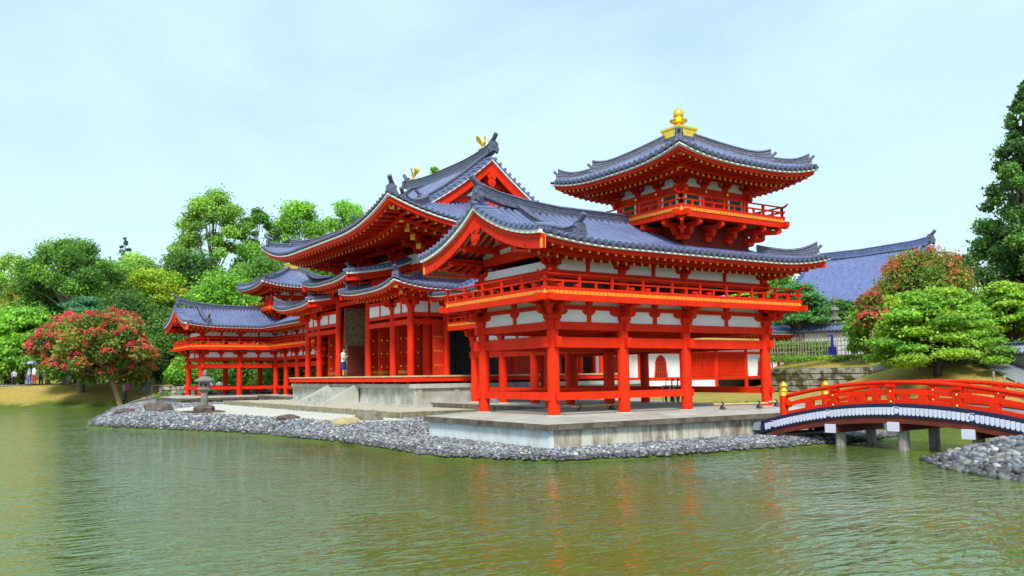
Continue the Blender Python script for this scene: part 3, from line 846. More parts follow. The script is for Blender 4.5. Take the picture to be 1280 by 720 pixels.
    for sx in (-1, 1):
        for sy in (-1, 1):
            pt = lambda t: (cx+sx*(e-t), cy+sy*(e-t), F.z(t, t)+.12)
            m = MB(); ridge(m, [pt(D-(D-1.15)*j/8) for j in range(9)], .24, .24, curl=.20, curl_len=.8, cap=.08); part(m, 'hip_ridge', roof, TILED)
            m = MB(); p = pt(1.12); oni(m, (p[0], p[1], p[2]+.02), (sx, sy), .5); part(m, 'ridge_end_tile', roof, TILED)
            m = MB(); ridge(m, [pt(1.15-(1.15-.22)*j/6) for j in range(7)], .20, .16, curl=.22, curl_len=.8, cap=.07); part(m, 'hip_ridge', roof, TILED)
            m = MB(); p = pt(.2); oni(m, (p[0], p[1], p[2]-.02), (sx, sy), .5); part(m, 'ridge_end_tile', roof, TILED)
            m = MB()
            m.bar((cx+sx*(e-.30), cy+sy*(e-.30), 8.27), (cx+sx*h, cy+sy*h, 8.33), .16, .20)
            m.bar((cx+sx*(e-.95), cy+sy*(e-.95), 8.02), (cx+sx*h, cy+sy*h, 8.12), .16, .18)
            hr = part(m, 'hip_rafter', roof, RED)
            m = MB()
            for q, z in ((.285, 8.27), (.935, 8.02)):
                m.bar((cx+sx*(e-q), cy+sy*(e-q), z), (cx+sx*(e-q-.012), cy+sy*(e-q-.012), z), .17, .205 if q < .5 else .185)
            part(m, 'rafter_cap', hr, YEL)
    m = MB(); m.box(cx-.48, cx+.48, cy-.48, cy+.48, 9.5, 9.88); part(m, 'ridge_block', roof, TILED)
    # gilded finial
    m = MB()
    m.box(cx-.45, cx+.45, cy-.45, cy+.45, 9.882, 10.20); m.box(cx-.49, cx+.49, cy-.49, cy+.49, 10.17, 10.25)
    m.lathe(cx, cy, [(.30, 10.25), (.26, 10.34), (.16, 10.42), (.12, 10.46), (.12, 10.56)], 18)
    secs = []
    for j in range(33):
        a = 2*PI*j/32; rr = .31+.04*abs(math.sin(4*a)); secs.append((a, rr))
    P = [[(cx+r_*k*math.cos(a), cy+r_*k*math.sin(a), z) for a, r_ in secs] for k, z in ((.25, 10.44), (.6, 10.48), (1, 10.57), (.95, 10.61), (.5, 10.57), (.2, 10.59))]
    m.grid(P, 0, True)
    m.lathe(cx, cy, [(.09, 10.56), (.09, 10.63), (.14, 10.67), (.19, 10.75), (.205, 10.84), (.19, 10.93), (.13, 11.01), (.06, 11.045), (.01, 11.07)], 20)
    part(m, 'finial', roof, GOLD)
    return root
tower = build_tower()

def mirror_copy(root, label):
    c = copy_tree(root)
    c.scale = (1, -1, 1); c.location = (root.location[0], 2*YC-root.location[1], root.location[2])
    c['label'] = label
    return c
mirror_copy(wing, 'distant red two storey wing corridor behind the stone lantern')
mirror_copy(tower, 'small distant tower pavilion whose gilded finial shows under the main roof eave tip')
# ------------------------------------------------------------------ central hall
def build_hall():
    M0 = (HX+1.97, HY+1.97); M1 = (M0[0]+7.9, M0[1]+10.3)
    root = thing('central_hall', 'tall red main hall with sweeping double roof, veranda and studded doors behind the front wing', 'temple hall', (M0[0], YC, 0))
    zf = 1.26
    ysl = [HY+d for d in (0, 1.97, 5.0, 9.24, 12.27, 14.24)]
    xsl = [HX, M0[0], M0[0]+3.95, M1[0], M1[0]+1.97]
    # stone podium
    px, py0, py1, px1 = 2.95, 14.9, 32.1, 17.2
    y0 = 14.9; y1 = 2*YC-y0
    pod = MB(); pod.box(px+.12, px1-.12, y0+.12, y1-.12, -.7, .72)
    podium = part(pod, 'podium', root, STONE)
    cp = MB()
    def slabs(ax, f, a, b, out, z0, z1, n, th=.3):
        for j in range(n):
            p = a+(b-a)*j/n+.006; q = a+(b-a)*(j+1)/n-.006
            if ax == 0: cp.box(f, f+out*th, p, q, z0, z1) if out > 0 else cp.box(f+out*th, f, p, q, z0, z1)
            else: cp.box(p, q, f, f+out*th, z0, z1) if out > 0 else cp.box(p, q, f+out*th, f, z0, z1)
    slabs(0, px, y0, y1, 1, .66, .86, 11); slabs(1, y0, px+.31, px1, 1, .662, .862, 9); slabs(1, y1, px+.31, px1, -1, .662, .862, 9)
    slabs(0, px-.05, y0-.05, y1+.05, 1, -.24, -.10, 12, .2); slabs(1, y0-.05, px+.16, px1, 1, -.242, -.102, 9, .2)
    part(cp, 'coping', podium, PAVE)
    for j in range(10):
        y = y0+.25+(y1-y0-.5)*j/9; pil = MB(); pil.box(px+.07, px+.119, y-.13, y+.13, -.12, .659); part(pil, 'podium_pilaster', podium, STONE)
    for j in range(8):
        x = px+.3+(px1-px-.6)*j/7; pil = MB(); pil.box(x-.13, x+.13, y0+.07, y0+.119, -.12, .659); part(pil, 'podium_pilaster', podium, STONE)
    # front stair
    st = MB(); n = 5
    for k in range(n):
        z = .68-k*.19; st.box(px-.36*(k+1)+.002*k, px+.0-.36*k, YC-1.75, YC+1.75, -.5, z)
    stair = part(st, 'stair', root, STONE)
    for sg in (-1, 1):
        ck = MB(); a, b = sorted((YC+sg*1.76, YC+sg*2.02))
        ck._add([(px+.02, a, .87), (px-.03, a, .87), (px-2.05, a, -.19), (px-2.05, a, -.4), (px+.02, a, -.4), (px+.02, b, .87), (px-.03, b, .87), (px-2.05, b, -.19), (px-2.05, b, -.4), (px+.02, b, -.4)],
                [(0,1,2,3,4), (9,8,7,6,5), (0,5,6,1), (1,6,7,2), (2,7,8,3), (3,8,9,4), (4,9,5,0)])
        part(ck, 'stair_cheek', stair, PAVE)
    s2 = MB()   # side stair towards the wing
    for k in range(5): s2.box(6.4, 8.6, y0-.34*(k+1), y0-.34*k, -.4, .68-.18*k)
    sst = part(s2, 'side_stair', root, STONE)
    for x in (6.05, 8.6):
        c2 = MB(); c2._add([(x, y0+.02, .88), (x, y0-.25, .88), (x, y0-1.95, -.02), (x, y0-1.95, -.3), (x, y0+.02, -.3), (x+.32, y0+.02, .88), (x+.32, y0-.25, .88), (x+.32, y0-1.95, -.02), (x+.32, y0-1.95, -.3), (x+.32, y0+.02, -.3)],
                [(0,1,2,3,4), (9,8,7,6,5), (0,5,6,1), (1,6,7,2), (2,7,8,3), (3,8,9,4), (4,9,5,0)])
        part(c2, 'stair_cheek', sst, BLUEST)
    # veranda floor and edge beam
    vx = 2.62; vy0 = 15.35; vy1 = 2*YC-vy0; vx1 = M1[0]+1.97+.85
    v = MB()
    nb = 46
    for j in range(nb):
        a = vy0+(vy1-vy0)*j/nb; v.box(vx, HX+.5, a+.008, a+(vy1-vy0)/nb-.008, 1.19, 1.26)
    for j in range(34):
        a = HX+.51+(vx1-HX-.6)*j/34; v.box(a+.008, a+(vx1-HX-.6)/34-.008, vy0, HY+.6, 1.19, 1.26)
    v.box(HX+.51, vx1, HY+.61, vy1, 1.192, 1.25)
    ver = part(v, 'veranda', root, FLOORW)
    vb = MB()
    vb.box(vx+.04, vx+.22, vy0+.02, vy1-.02, .97, 1.187); vb.box(vx+.221, vx1, vy0+.04, vy0+.22, .972, 1.185); vb.box(vx+.221, vx1, vy1-.22, vy1-.04, .972, 1.185)
    part(vb, 'veranda_beam', ver, RED)
    vs = MB()
    for y in np.arange(vy0+.4, vy1, 1.3): vs.box(vx+.35, vx+.5, y-.07, y+.07, .86, 1.19)
    for x in np.arange(vx+.9, vx1, 1.3): vs.box(x-.07, x+.07, vy0+.35, vy0+.5, .86, 1.19)
    part(vs, 'veranda_post', ver, DOORRED)
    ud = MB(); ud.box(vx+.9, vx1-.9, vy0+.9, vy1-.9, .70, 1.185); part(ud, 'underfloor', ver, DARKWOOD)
    # pent-roof columns
    rim = [(x, y) for x in xsl for y in ysl if x in (xsl[0], xsl[-1]) or y in (ysl[0], ysl[-1])]
    for x, y in rim:
        ctr = x == xsl[0] and y in (ysl[2], ysl[3])
        zt = 5.55 if ctr else 4.55
        m = MB(); m.tube([(x, y, zf-.02), (x, y, zt)], .165, 16); part(m, 'column', root, RED)
        o = []
        if x == xsl[0]: o.append((-1, 0))
        if x == xsl[-1]: o.append((1, 0))
        if y == ysl[0]: o.append((0, -1))
        if y == ysl[-1]: o.append((0, 1))
        wd = [(0, 1)] if abs(o[0][0]) else [(1, 0)]
        if len(o) == 2: o.append((o[0][0]+o[1][0], o[0][1]+o[1][1])); wd = [(1, 0), (0, 1)]
        m = MB(); bracket(m, x, y, zt-.04, wd, o, .85, 1, .5); part(m, 'bracket', root, RED)
    # tie beams and white panels of the pent-roof
    def wallrun(p, q, panel=True, low=3.87, eps=0.):
        p = np.array([*p, 0.]); q = np.array([*q, 0.]); d = (q-p)/np.linalg.norm(q-p); z = lambda v: np.array([0, 0, v+eps])
        m = MB(); m.bar(p-d*.0+z(low), q+z(low), .13, .24); m.bar(p+z(4.24), q+z(4.24), .13, .18); m.bar(p-d*.2+z(4.98), q+d*.2+z(4.98), .16, .18); part(m, 'tie_beam', root, RED)
        if panel:
            w = MB(); w.bar(p+d*.1+z(4.60), q-d*.1+z(4.60), .04, .56); part(w, 'wall_panel', root, WHITE)
            s = MB(); c = (p+q)/2; s.bar(c-d*.06+z(4.60), c+d*.06+z(4.60), .10, .57); part(s, 'strut', root, RED)
    for i, (a, b) in enumerate(zip(ysl, ysl[1:])):
        if i == 2: 
            m = MB(); m.bar((HX, a, 5.35), (HX, b, 5.35), .15, .22); part(m, 'tie_beam', root, RED); continue
        wallrun((HX, a), (HX, b))
    for a, b in zip(xsl, xsl[1:]):
        wallrun((a, ysl[0]), (b, ysl[0]), eps=.003); wallrun((a, ysl[-1]), (b, ysl[-1]), eps=.003)
    # body: inner columns, studded doors, walls
    bx_ = [M0[0], M0[0]+3.95, M1[0]]; by_ = [M0[1], M0[1]+3.03, M0[1]+7.27, M1[1]]
    for x in bx_:
        for y in by_:
            if x in (bx_[0], bx_[-1]) or y in (by_[0], by_[-1]):
                m = MB(); m.tube([(x, y, zf), (x, y, 8.3)], .30, 20); part(m, 'body_column', root, RED)
    for i, (a, b) in enumerate(zip(by_, by_[1:])):
        x = M0[0]
        # door leaves stand open at right angles to the wall, dark lattice behind
        wl = (1.50 if i == 1 else 1.30); zt = 5.2 if i == 1 else 4.6
        for hy, sg in ((a+.36, 1), (b-.36, -1)):
            d = MB(); d.box(x-.24-wl, x-.24, hy-.04, hy+.04, zf+.02, zt-.03)
            face = hy-.04
            if i == 1 and sg < 0:
                for xx in (x-.30-wl, x-.55): d.box(xx, xx+.2, face-.03, face-.001, zf+.03, zt-.05)
                wd_ = part(d, 'weathered_door_leaf', root, OLDWOOD); d = MB(); d.box(x-.24-wl-.004, x-.236, face-.004, face+.084, zf+.03, zf+1.75); part(d, 'lower_panel', wd_, BEAMRED); continue
            dr = part(d, 'door_leaf', root, DOORRED)
            s = MB(); fs = face if sg > 0 else hy-.04
            for z in (1.75, 2.45, 3.15, 3.85, 4.4):
                for q in range(4):
                    xx = x-.24-wl+wl*(q+.5)/4; s.tube([(xx, fs, z), (xx, fs-.03, z), (xx, fs-.04, z)], [.05, .045, .02], 8)
            part(s, 'door_stud', dr, GOLD)
            s = MB(); s.box(x-.24-wl+.03, x-.24-wl*.45, fs-.02, fs-.001, 1.38, 1.52); part(s, 'door_plate', dr, GOLD)
        lt = MB(); lt.box(x+.2, x+.25, a+.3, b-.3, zf, zt)  # black backing puts the dark of the hall interior into the colour
        for q in range(15): yy = a+.32+(b-a-.64)*q/14; lt.box(x+.16, x+.199, yy-.025, yy+.025, zf, zt)
        for q in range(9): zz = zf+.15+(zt-zf-.3)*q/8; lt.box(x+.17, x+.198, a+.3, b-.3, zz-.02, zz+.02)
        part(lt, 'lattice_screen', root, BLACK)
        u = MB(); u.box(x-.06, x+.06, a, b, 4.98, 5.25); u.box(x-.07, x+.07, a, b, 4.6, 4.82) if i != 1 else None; part(u, 'lintel', root, RED)
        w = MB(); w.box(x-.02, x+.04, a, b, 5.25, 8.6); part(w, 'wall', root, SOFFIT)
        w = MB(); w.box(x-.045, x-.021, a+.35, b-.35, 7.15, 7.75); part(w, 'wall_panel', root, WHITE)
    for i, (a, b) in enumerate(zip(bx_, bx_[1:])):
        y = M0[1]; md = (a+b)/2
        if i == 0:
            for a2, b2 in ((a+.29, md-.01), (md+.01, b-.29)):
                d = MB(); d.box(a2, b2, y-.03, y+.05, zf, 4.6); dr = part(d, 'door', root, DOORRED)
                s = MB()
                for z in (1.75, 2.45, 3.15, 3.85, 4.4):
                    for q in range(4):
                        x = a2+(b2-a2)*(q+.5)/4; s.tube([(x, y-.03, z), (x, y-.055, z), (x, y-.065, z)], [.045, .04, .02], 8)
                part(s, 'door_stud', dr, GOLD)
                s = MB(); s.box(a2+.02, b2-.02, y-.05, y-.031, 1.36, 1.50); part(s, 'door_plate', dr, GOLD)
        else:
            d = MB(); d.box(a+.29, b-.29, y-.02, y+.05, zf, 4.6); part(d, 'wall', root, DOORRED)
        for yy in (M0[1], M1[1]):
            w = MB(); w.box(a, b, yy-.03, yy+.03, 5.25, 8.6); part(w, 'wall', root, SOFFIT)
            w = MB(); w.box(a+.35, b-.35, yy-.055, yy-.031, 7.15, 7.75); part(w, 'wall_panel', root, WHITE)
        u = MB(); u.box(a, b, y-.06, y+.06, 4.6, 4.85); part(u, 'lintel', root, RED)
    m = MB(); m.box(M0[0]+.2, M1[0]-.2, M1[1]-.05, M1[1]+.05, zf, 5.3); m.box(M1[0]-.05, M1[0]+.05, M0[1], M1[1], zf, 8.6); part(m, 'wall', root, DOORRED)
    # black lattice in the open side bay, red leaf beside it
    m = MB(); a, b = M0[0]+.2, M0[0]+3.75; m.box(a, b, HY+1.2, HY+1.25, zf, 4.2)  # solid black sheet paints in the unlit interior behind the lattice
    for k in range(22):
        x = a+(b-a)*k/21; m.box(x-.02, x+.02, HY+1.16, HY+1.2, zf, 4.2)
    for z in (1.9, 2.6, 3.3): m.box(a, b, HY+1.165, HY+1.198, z-.02, z+.02)
    part(m, 'lattice_screen', root, BLACK)
    m = MB(); m.box(HX+1.2, HX+1.80, HY-.03, HY+.03, zf, 3.75); dl = part(m, 'side_door', root, DOORRED)
    s = MB()
    for z in (1.75, 2.45, 3.15):
        for q in range(4):
            x = HX+1.25+.5*(q+.5)/4; s.tube([(x, HY-.03, z), (x, HY-.055, z)], [.035, .02], 8)
    part(s, 'door_stud', dl, GOLD)
    # ---- pent roofs
    e = 1.75
    H1 = lambda d: 5.36+.16*d+.035*d*d
    D1 = e+1.97
    R = newR()
    ylen = 4.75+e
    F1 = Face((HX-e, HY-e), (0, 1), (1, 0), ylen, D1, H1, ('hip', D1), ('verge', 0), (.36, .20), 2.6, 3, e)
    F1 = Face((HX-e, HY-e+ylen), (0, -1), (1, 0), ylen, D1, H1, ('verge', 0), ('hip', D1), (.20, .36), 2.6, 3, e)
    roof_face(R, F1, sp=.27, rsp=.42); verge(R, F1, False, board_h=.3)
    F2 = Face((HX-e, HY-e), (1, 0), (0, 1), M1[0]+1.97+e-HX+e, D1, H1, ('hip', D1), ('hip', D1), (.36, .36), 2.6, 3, e)
    roof_face(R, F2, sp=.27, rsp=.42)
    yb = 2*YC-HY+e
    F3 = Face((HX-e, yb), (0, -1), (1, 0), ylen, D1, H1, ('hip', D1), ('verge', 0), (.36, .20), 2.6, 3, e)
    roof_face(R, F3, sp=.27, rsp=.42); verge(R, F3, True, board_h=.3)
    F4 = Face((M1[0]+1.97+e, yb), (-1, 0), (0, -1), M1[0]+1.97+e-HX+e, D1, H1, ('hip', D1), ('hip', D1), (.36, .36), 2.6, 3, e)
    roof_face(R, F4, sp=.27, rsp=.42)
    low = emit_roof(R, root); low.name = 'lower_roof'
    for sy, yy in ((1, HY-e), (-1, yb)):
        pt = lambda t: (HX-e+t, yy+sy*t, H1(t)+F2.lf(t, t)+.12)
        m = MB(); ridge(m, [pt(D1-(D1-.25)*j/8) for j in range(9)], .22, .20, curl=.15, curl_len=.7, cap=.07); part(m, 'hip_ridge', low, TILED)
        m = MB(); p = pt(.22); oni(m, p, (-1, -sy), .75); part(m, 'ridge_end_tile', low, TILED)
        m = MB(); m.bar((HX-e+.25, yy+sy*.25, 5.42), (HX, yy+sy*e, 5.35), .15, .19); m.bar((HX-e+.75, yy+sy*.75, 5.18), (HX, yy+sy*e, 5.15), .15, .17); hr = part(m, 'hip_rafter', low, RED)
        m = MB(); m.bar((HX-e+.235, yy+sy*.235, 5.42), (HX-e+.249, yy+sy*.249, 5.42), .16, .20); m.bar((HX-e+.735, yy+sy*.735, 5.18), (HX-e+.749, yy+sy*.749, 5.18), .16, .18); part(m, 'rafter_cap', hr, YEL)
        m = MB(); F = F1 if sy > 0 else F3
        ue = .12 if sy > 0 else F.L-.12
        yv = F.O[1]+F.U[1]*(.35 if sy > 0 else F.L-.35)
        ridge(m, [(HX-e+t, yv, F.z(.35 if sy > 0 else F.L-.35, t)+.12) for t in np.linspace(D1, .3, 8)], .2, .17, curl=.15, curl_len=.6, cap=.07); part(m, 'descending_ridge', low, TILED)
        m = MB(); oni(m, (HX-e+.28, yv, F.z(.35 if sy > 0 else F.L-.35, .28)+.14), (-1, 0), .6); part(m, 'ridge_end_tile', low, TILED)
    # raised middle roof
    R = newR(); hw = 3.25
    H2 = lambda d: 6.30+.16*d+.035*d*d
    Fm = Face((HX-e, YC+hw), (0, -1), (1, 0), 2*hw, D1, H2, ('verge', 0), ('verge', 0), (.26, .26), 2.8, 3, e)
    roof_face(R, Fm, sp=.27, rsp=.42); verge(R, Fm, False, board_h=.34); verge(R, Fm, True, board_h=.34)
    mid = emit_roof(R, root); mid.name = 'raised_roof'
    for sg in (-1, 1):
        yv = YC+sg*(hw-.35); u = .35
        m = MB(); ridge(m, [(HX-e+t, yv, Fm.z(u, t)+.12) for t in np.linspace(D1, .3, 8)], .2, .17, curl=.15, curl_len=.6, cap=.07); part(m, 'descending_ridge', mid, TILED)
        m = MB(); oni(m, (HX-e+.28, yv, Fm.z(u, .28)+.14), (-1, 0), .65); part(m, 'ridge_end_tile', mid, TILED)
        m = MB(); m.box(HX-.2, M0[0], YC+sg*2.9-.06, YC+sg*2.9+.06, 5.3, 6.75); part(m, 'gable_wall', mid, RED)
    # ---- upper balcony
    o = .82
    def balc(pts, z, ends=(True, True)):
        m = MB(); deck_edge(m, pts, z-.1, z, bw=.2); be = part(m, 'upper_balcony', root, ORANGE)
        m = MB(); 
        for k, (p, q) in enumerate(zip(pts, pts[1:])):
            p = np.array([*p, 0.]); q = np.array([*q, 0.])
            m.bar(p+np.array([0, 0, z-.22+.003*k]), q+np.array([0, 0, z-.22+.003*k]), .16, .22)
        part(m, 'edge_beam', be, RED)
        m = MB(); railing(m, pts, z, .52, .8, ends=ends); part(m, 'balcony_railing', be, RED)
        m = MB()
        for p, q in zip(pts, pts[1:]):
            p = np.array([*p, 0.]); q = np.array([*q, 0.]); d = (q-p)/np.linalg.norm(q-p); n = np.array([-d[1], d[0], 0])
            m.bar(p+np.array([0, 0, z+.21]), q+np.array([0, 0, z+.21]), .02, .20)
        part(m, 'balcony_panel', be, GREEN)
        return be
    xa, ya, xb, yb2 = M0[0]-o, M0[1]-o, M1[0]+o, M1[1]+o
    balc([(xa, YC-hw-.05), (xa, ya), (xb, ya), (xb, yb2), (xa, yb2), (xa, YC+hw+.05)], 6.28)
    balc([(xa-.1, YC+hw-.1), (xa-.1, YC-hw+.1)], 6.85)
    fl = MB(); fl.box(xa+.05, xb-.05, ya+.05, yb2-.05, 6.10, 6.17); part(fl, 'upper_floor', root, DOORRED)
    # ---- bracket zone under the main eaves
    def outs(x, y):
        q = []
        if x == bx_[0]: q.append((-1, 0))
        if x == bx_[-1]: q.append((1, 0))
        if y == by_[0]: q.append((0, -1))
        if y == by_[-1]: q.append((0, 1))
        if len(q) == 2: q.append((q[0][0]+q[1][0], q[0][1]+q[1][1]))
        return q
    for x in bx_:
        for y in by_:
            q = outs(x, y)
            if not q: continue
            wd = [(0, 1)] if abs(q[0][0]) else [(1, 0)]
            if len(q) == 3: wd = [(1, 0), (0, 1)]
            m = MB(); bracket(m, x, y, 7.25, wd, q, 1.25, 3, .55); bk = part(m, 'eave_bracket', root, RED)
            if len(q) == 3:
                c = q[2]; m = MB()
                for t, z in ((1.1, 7.75), (1.75, 8.05), (2.35, 8.33)):
                    m.bar((x+c[0]*(t-.0), y+c[1]*t, z), (x+c[0]*(t+.015), y+c[1]*(t+.015), z), .24, .30)
                part(m, 'arm_cap', bk, YEL)
            else:
                c = q[0]; m = MB()
                for t, z in ((2.06, 8.2),): m.bar((x+c[0]*t, y+c[1]*t, z), (x+c[0]*(t+.015), y+c[1]*(t+.015), z), .17, .24)
                m2 = MB(); m2.bar((x+c[0]*.2, y+c[1]*.2, 8.45), (x+c[0]*2.06, y+c[1]*2.06, 8.2), .15, .20)
                part(m2, 'tail_rafter', bk, RED); part(m, 'arm_cap', bk, YEL)
    for t, z, w in ((.55, 8.15, .17), (1.15, 8.42, .17), (1.85, 8.60, .19)):
        m = MB(); x0, x1, y0_, y1_ = M0[0]-t, M1[0]+t, M0[1]-t, M1[1]+t
        for k, (p, q) in enumerate((((x0, y0_), (x1, y0_)), ((x1, y0_), (x1, y1_)), ((x1, y1_), (x0, y1_)), ((x0, y1_), (x0, y0_)))):
            m.bar((*p, z+.003*k), (*q, z+.003*k), w, .2)
        part(m, 'eave_purlin', root, RED)
    m = MB()
    for z in (7.0,):
        for k, (p, q) in enumerate((((M0[0], M0[1]), (M1[0], M0[1])), ((M0[0], M1[1]), (M0[0], M0[1])))): m.bar((*p, z+.004*k), (*q, z+.004*k), .3, .3)
    part(m, 'head_beam', root, RED)
    # ---- main roof: hip-and-gable
    e = 4.3; Dm = 3.95+e; hl = 4.3
    Hm = lambda d: 8.43+.246*d+.0385*d*d
    R = newR()
    A = 1.12; Ls = 6.2; Dl = 6.0; ex = dict(Ls=Ls, Dl=Dl, e=e)
    X0, Y0, X1, Y1 = M0[0]-e, M0[1]-e, M1[0]+e, M1[1]+e
    FF = Face((X0, Y1), (0, -1), (1, 0), Y1-Y0, Dm, Hm, ('hip', hl), ('hip', hl), (A, A), **ex)
    FBk = Face((X1, Y0), (0, 1), (-1, 0), Y1-Y0, Dm, Hm, ('hip', hl), ('hip', hl), (A, A), **ex)
    FS = Face((X0, Y0), (1, 0), (0, 1), X1-X0, hl+.9, Hm, ('hip', hl), ('hip', hl), (A, A), **ex)
    FS2 = Face((X1, Y1), (-1, 0), (0, -1), X1-X0, hl+.9, Hm, ('hip', hl), ('hip', hl), (A, A), **ex)
    for F in (FF, FBk, FS, FS2): roof_face(R, F, sp=.30, r=.085, th=.15, rw=.11, rsp=.48, wall=e+.2)
    # gable ends (verge on the upper part only)
    class Up(Face): pass
    for yv, sg in ((M0[1], -1), (M1[1], 1)):
        for F, right in ((FF, sg < 0), (FBk, sg > 0)):
            G = Face(F.O+F.N*hl+F.U*hl, F.U, F.N, F.L-2*hl, Dm-hl, lambda d: Hm(d+hl), ('verge', 0), ('verge', 0), (0, 0), e=e)
            verge(R, G, right, out=.2, board_h=.55, s=1.15, cream_in=.12)
    roof = emit_roof(R, root); roof.name = 'main_roof'
    xm = M0[0]+3.95
    for yv, sg in ((M0[1], -1), (M1[1], 1)):
        gw = MB(); n = 16; poly = [(0, Hm(hl+.0)+.15)]
        for j in range(1, n): 
            x = 7.9*j/n; poly.append((x, Hm(hl+min(x, 7.9-x))-.12))
        poly.append((7.9, Hm(hl)+.15))
        gw.prism(poly, (1, 0), -.03, .03, (M0[0], yv-sg*.75, 0)); part(gw, 'gable_wall', roof, DOORRED)
        gb = MB(); yy = yv-sg*.6
        gb.bar((M0[0]+1.1, yy, Hm(hl+1)-.15), (M1[0]-1.1, yy, Hm(hl+1)-.15), .2, .3); gb.box(xm-.14, xm+.14, yy-.1, yy+.1, 11, 12.8); gb.bar((M0[0]+2.1, yy-.003, 11.75), (M1[0]-2.1, yy-.003, 11.75), .2, .26)
        part(gb, 'gable_beam', roof, RED)
        gs = MB()
        for side in (-1, 1):
            P0 = []; P1 = []
            for j in range(13):
                d = .6+(3.95-.6)*j/12; x = xm+side*(3.95-d); zz = Hm(hl+d)-.02
                P0.append((x, yv-sg*.05, zz)); P1.append((x, yv-sg*.75, zz))
            gs.grid([P0, P1], 0)
        part(gs, 'gable_soffit', roof, RED)
        wpn = MB(); wpn.prism([(-1.25, 0), (1.25, 0), (0, .95)], (1, 0), -.02, .02, (xm, yy+sg*.0-sg*.04, 11.05)); part(wpn, 'gable_panel', roof, WHITE)
        gg = MB(); gegyo(gg, (xm, yv+sg*.04, 11.95), (1, 0), 1.15); part(gg, 'gable_pendant', roof, RED)
        # descending ridges beside the verge
        for sd in (-1, 1):
            pts = []
            for j in range(10):
                d = 3.8*(1-j/9)+.02; x = xm+sd*(3.95-d)
                pts.append((x, yv-sg*.85, Hm(hl+d)+.16))
            m = MB(); ridge(m, pts, .26, .26, curl=.10, curl_len=.8, cap=.1); part(m, 'descending_ridge', roof, TILED)
            m = MB(); oni(m, (pts[-1][0]+sd*.05, pts[-1][1], pts[-1][2]+.08), (sd, 0), .9); part(m, 'ridge_end_tile', roof, TILED)
            pt = lambda t: (xm+sd*(3.95+e-t), yv+sg*(e-t), FF.z(t, t)+.15)
            m = MB(); ridge(m, [pt(hl-.05-(hl-1.6)*j/8) for j in range(9)], .28, .26, curl=.18, curl_len=1., cap=.1); part(m, 'hip_ridge', roof, TILED)
            m = MB(); oni(m, pt(1.5), (sd, sg), .95); part(m, 'ridge_end_tile', roof, TILED)
            m = MB(); ridge(m, [pt(1.55-(1.55-.4)*j/6) for j in range(7)], .24, .18, curl=.12, curl_len=.8, cap=.09); part(m, 'hip_ridge', roof, TILED)
            m = MB(); p = pt(.38); oni(m, p, (sd, sg), 1.1); part(m, 'ridge_end_tile', roof, TILED)
            m = MB(); p0 = pt(.42); p1 = pt(1.35)
            cx_, cy_ = (M0[0] if sd < 0 else M1[0]), yv
            m.bar((p0[0], p0[1], p0[2]-.55), (cx_, cy_, 9.05), .22, .28); m.bar((p1[0], p1[1], p1[2]-.85), (cx_, cy_, 8.7), .22, .26); hr = part(m, 'hip_rafter', roof, RED)
            m = MB()
            for p, dz, hh in ((p0, .55, .29), (p1, .85, .27)):
                m.bar((p[0]+sd*.016, p[1]+sg*.016, p[2]-dz), (p[0]+sd*.002, p[1]+sg*.002, p[2]-dz), .235, hh)
            part(m, 'rafter_cap', hr, YEL)
    zr = Hm(Dm)+.12
    prof = [(M0[1]-.12, .62), (M0[1]+.6, .36), (M0[1]+1.6, .16), (YC-2, 0), (YC+2, 0), (M1[1]-1.6, .16), (M1[1]-.6, .36), (M1[1]+.12, .62)]
    m = MB(); ridge(m, [(xm, y, zr+dz*.55) for y, dz in prof], .36, .42, cap=.12); part(m, 'ridge', roof, TILED)
    for yv, sg in ((M0[1], -1), (M1[1], 1)):
        m = MB(); oni(m, (xm, yv+sg*.22, zr+.36), (0, sg), 1.25); part(m, 'ridge_end_tile', roof, TILED)
    return root, xm, zr, M0, M1
hall, XM, ZR, M0, M1 = build_hall()

# gilded bird statues on the ridge
def bird(label, y, face):
    z0 = ZR+.42+.36*.55+.10
    root = thing('bird_statue', label, 'statue', (XM, y, z0), 'gilded bird statues on the main ridge')
    k_ = .66
    m = MB(); g = lambda a, b, c: (XM+b*k_, y+face*a*k_, z0+c*k_)
    m.tube([g(-.28, 0, .42), g(-.15, 0, .36), g(.05, 0, .36), g(.2, 0, .46), g(.28, 0, .62), g(.27, 0, .80), g(.32, 0, .92), g(.40, 0, .93), g(.50, 0, .89)], [q*k_ for q in (.05, .15, .19, .15, .085, .06, .075, .06, .012)], 12)
    m.tube([g(.30, 0, .97), g(.25, 0, 1.05), g(.17, 0, 1.06)], [.024, .02, .006], 6)
    b = part(m, 'body', root, GOLD)
    for s in (-1, 1):
        m = MB()
        w = [g(.14, s*.12, .45), g(-.22, s*.14, .42), g(-.42, s*.42, .80), g(-.34, s*.50, 1.05), g(-.16, s*.46, 1.10), g(.02, s*.34, .90)]
        w2 = [(a[0]+.012, a[1]+.02, a[2]-.02) for a in w]
        m._add(w+w2, [tuple(range(6)), tuple(range(11, 5, -1))]+[(i, i+6, (i+1) % 6+6, (i+1) % 6) for i in range(6)]); part(m, 'wing', root, GOLD)
        m = MB(); m.tube([g(.02, s*.07, .25), g(.05, s*.08, .1), g(.04, s*.08, 0)], [.034, .02, .022], 7); part(m, 'leg', root, GOLD)
    m = MB()
    for s in (-.18, -.06, .06, .18):
        m.tube([g(-.25, s*.3, .44), g(-.45, s*.7, .62), g(-.55, s*1.2, .95), g(-.50, s*1.5, 1.2)], [.034, .036, .04, .014], 6)
    part(m, 'tail', root, GOLD)
    m = MB(); m.box(XM-.2, XM+.2, y-.22, y+.22, z0-.06, z0); part(m, 'base', root, GOLD)
bird('gilded bird statue on the main ridge end beside the high gable peak', M0[1]+.85, -1)
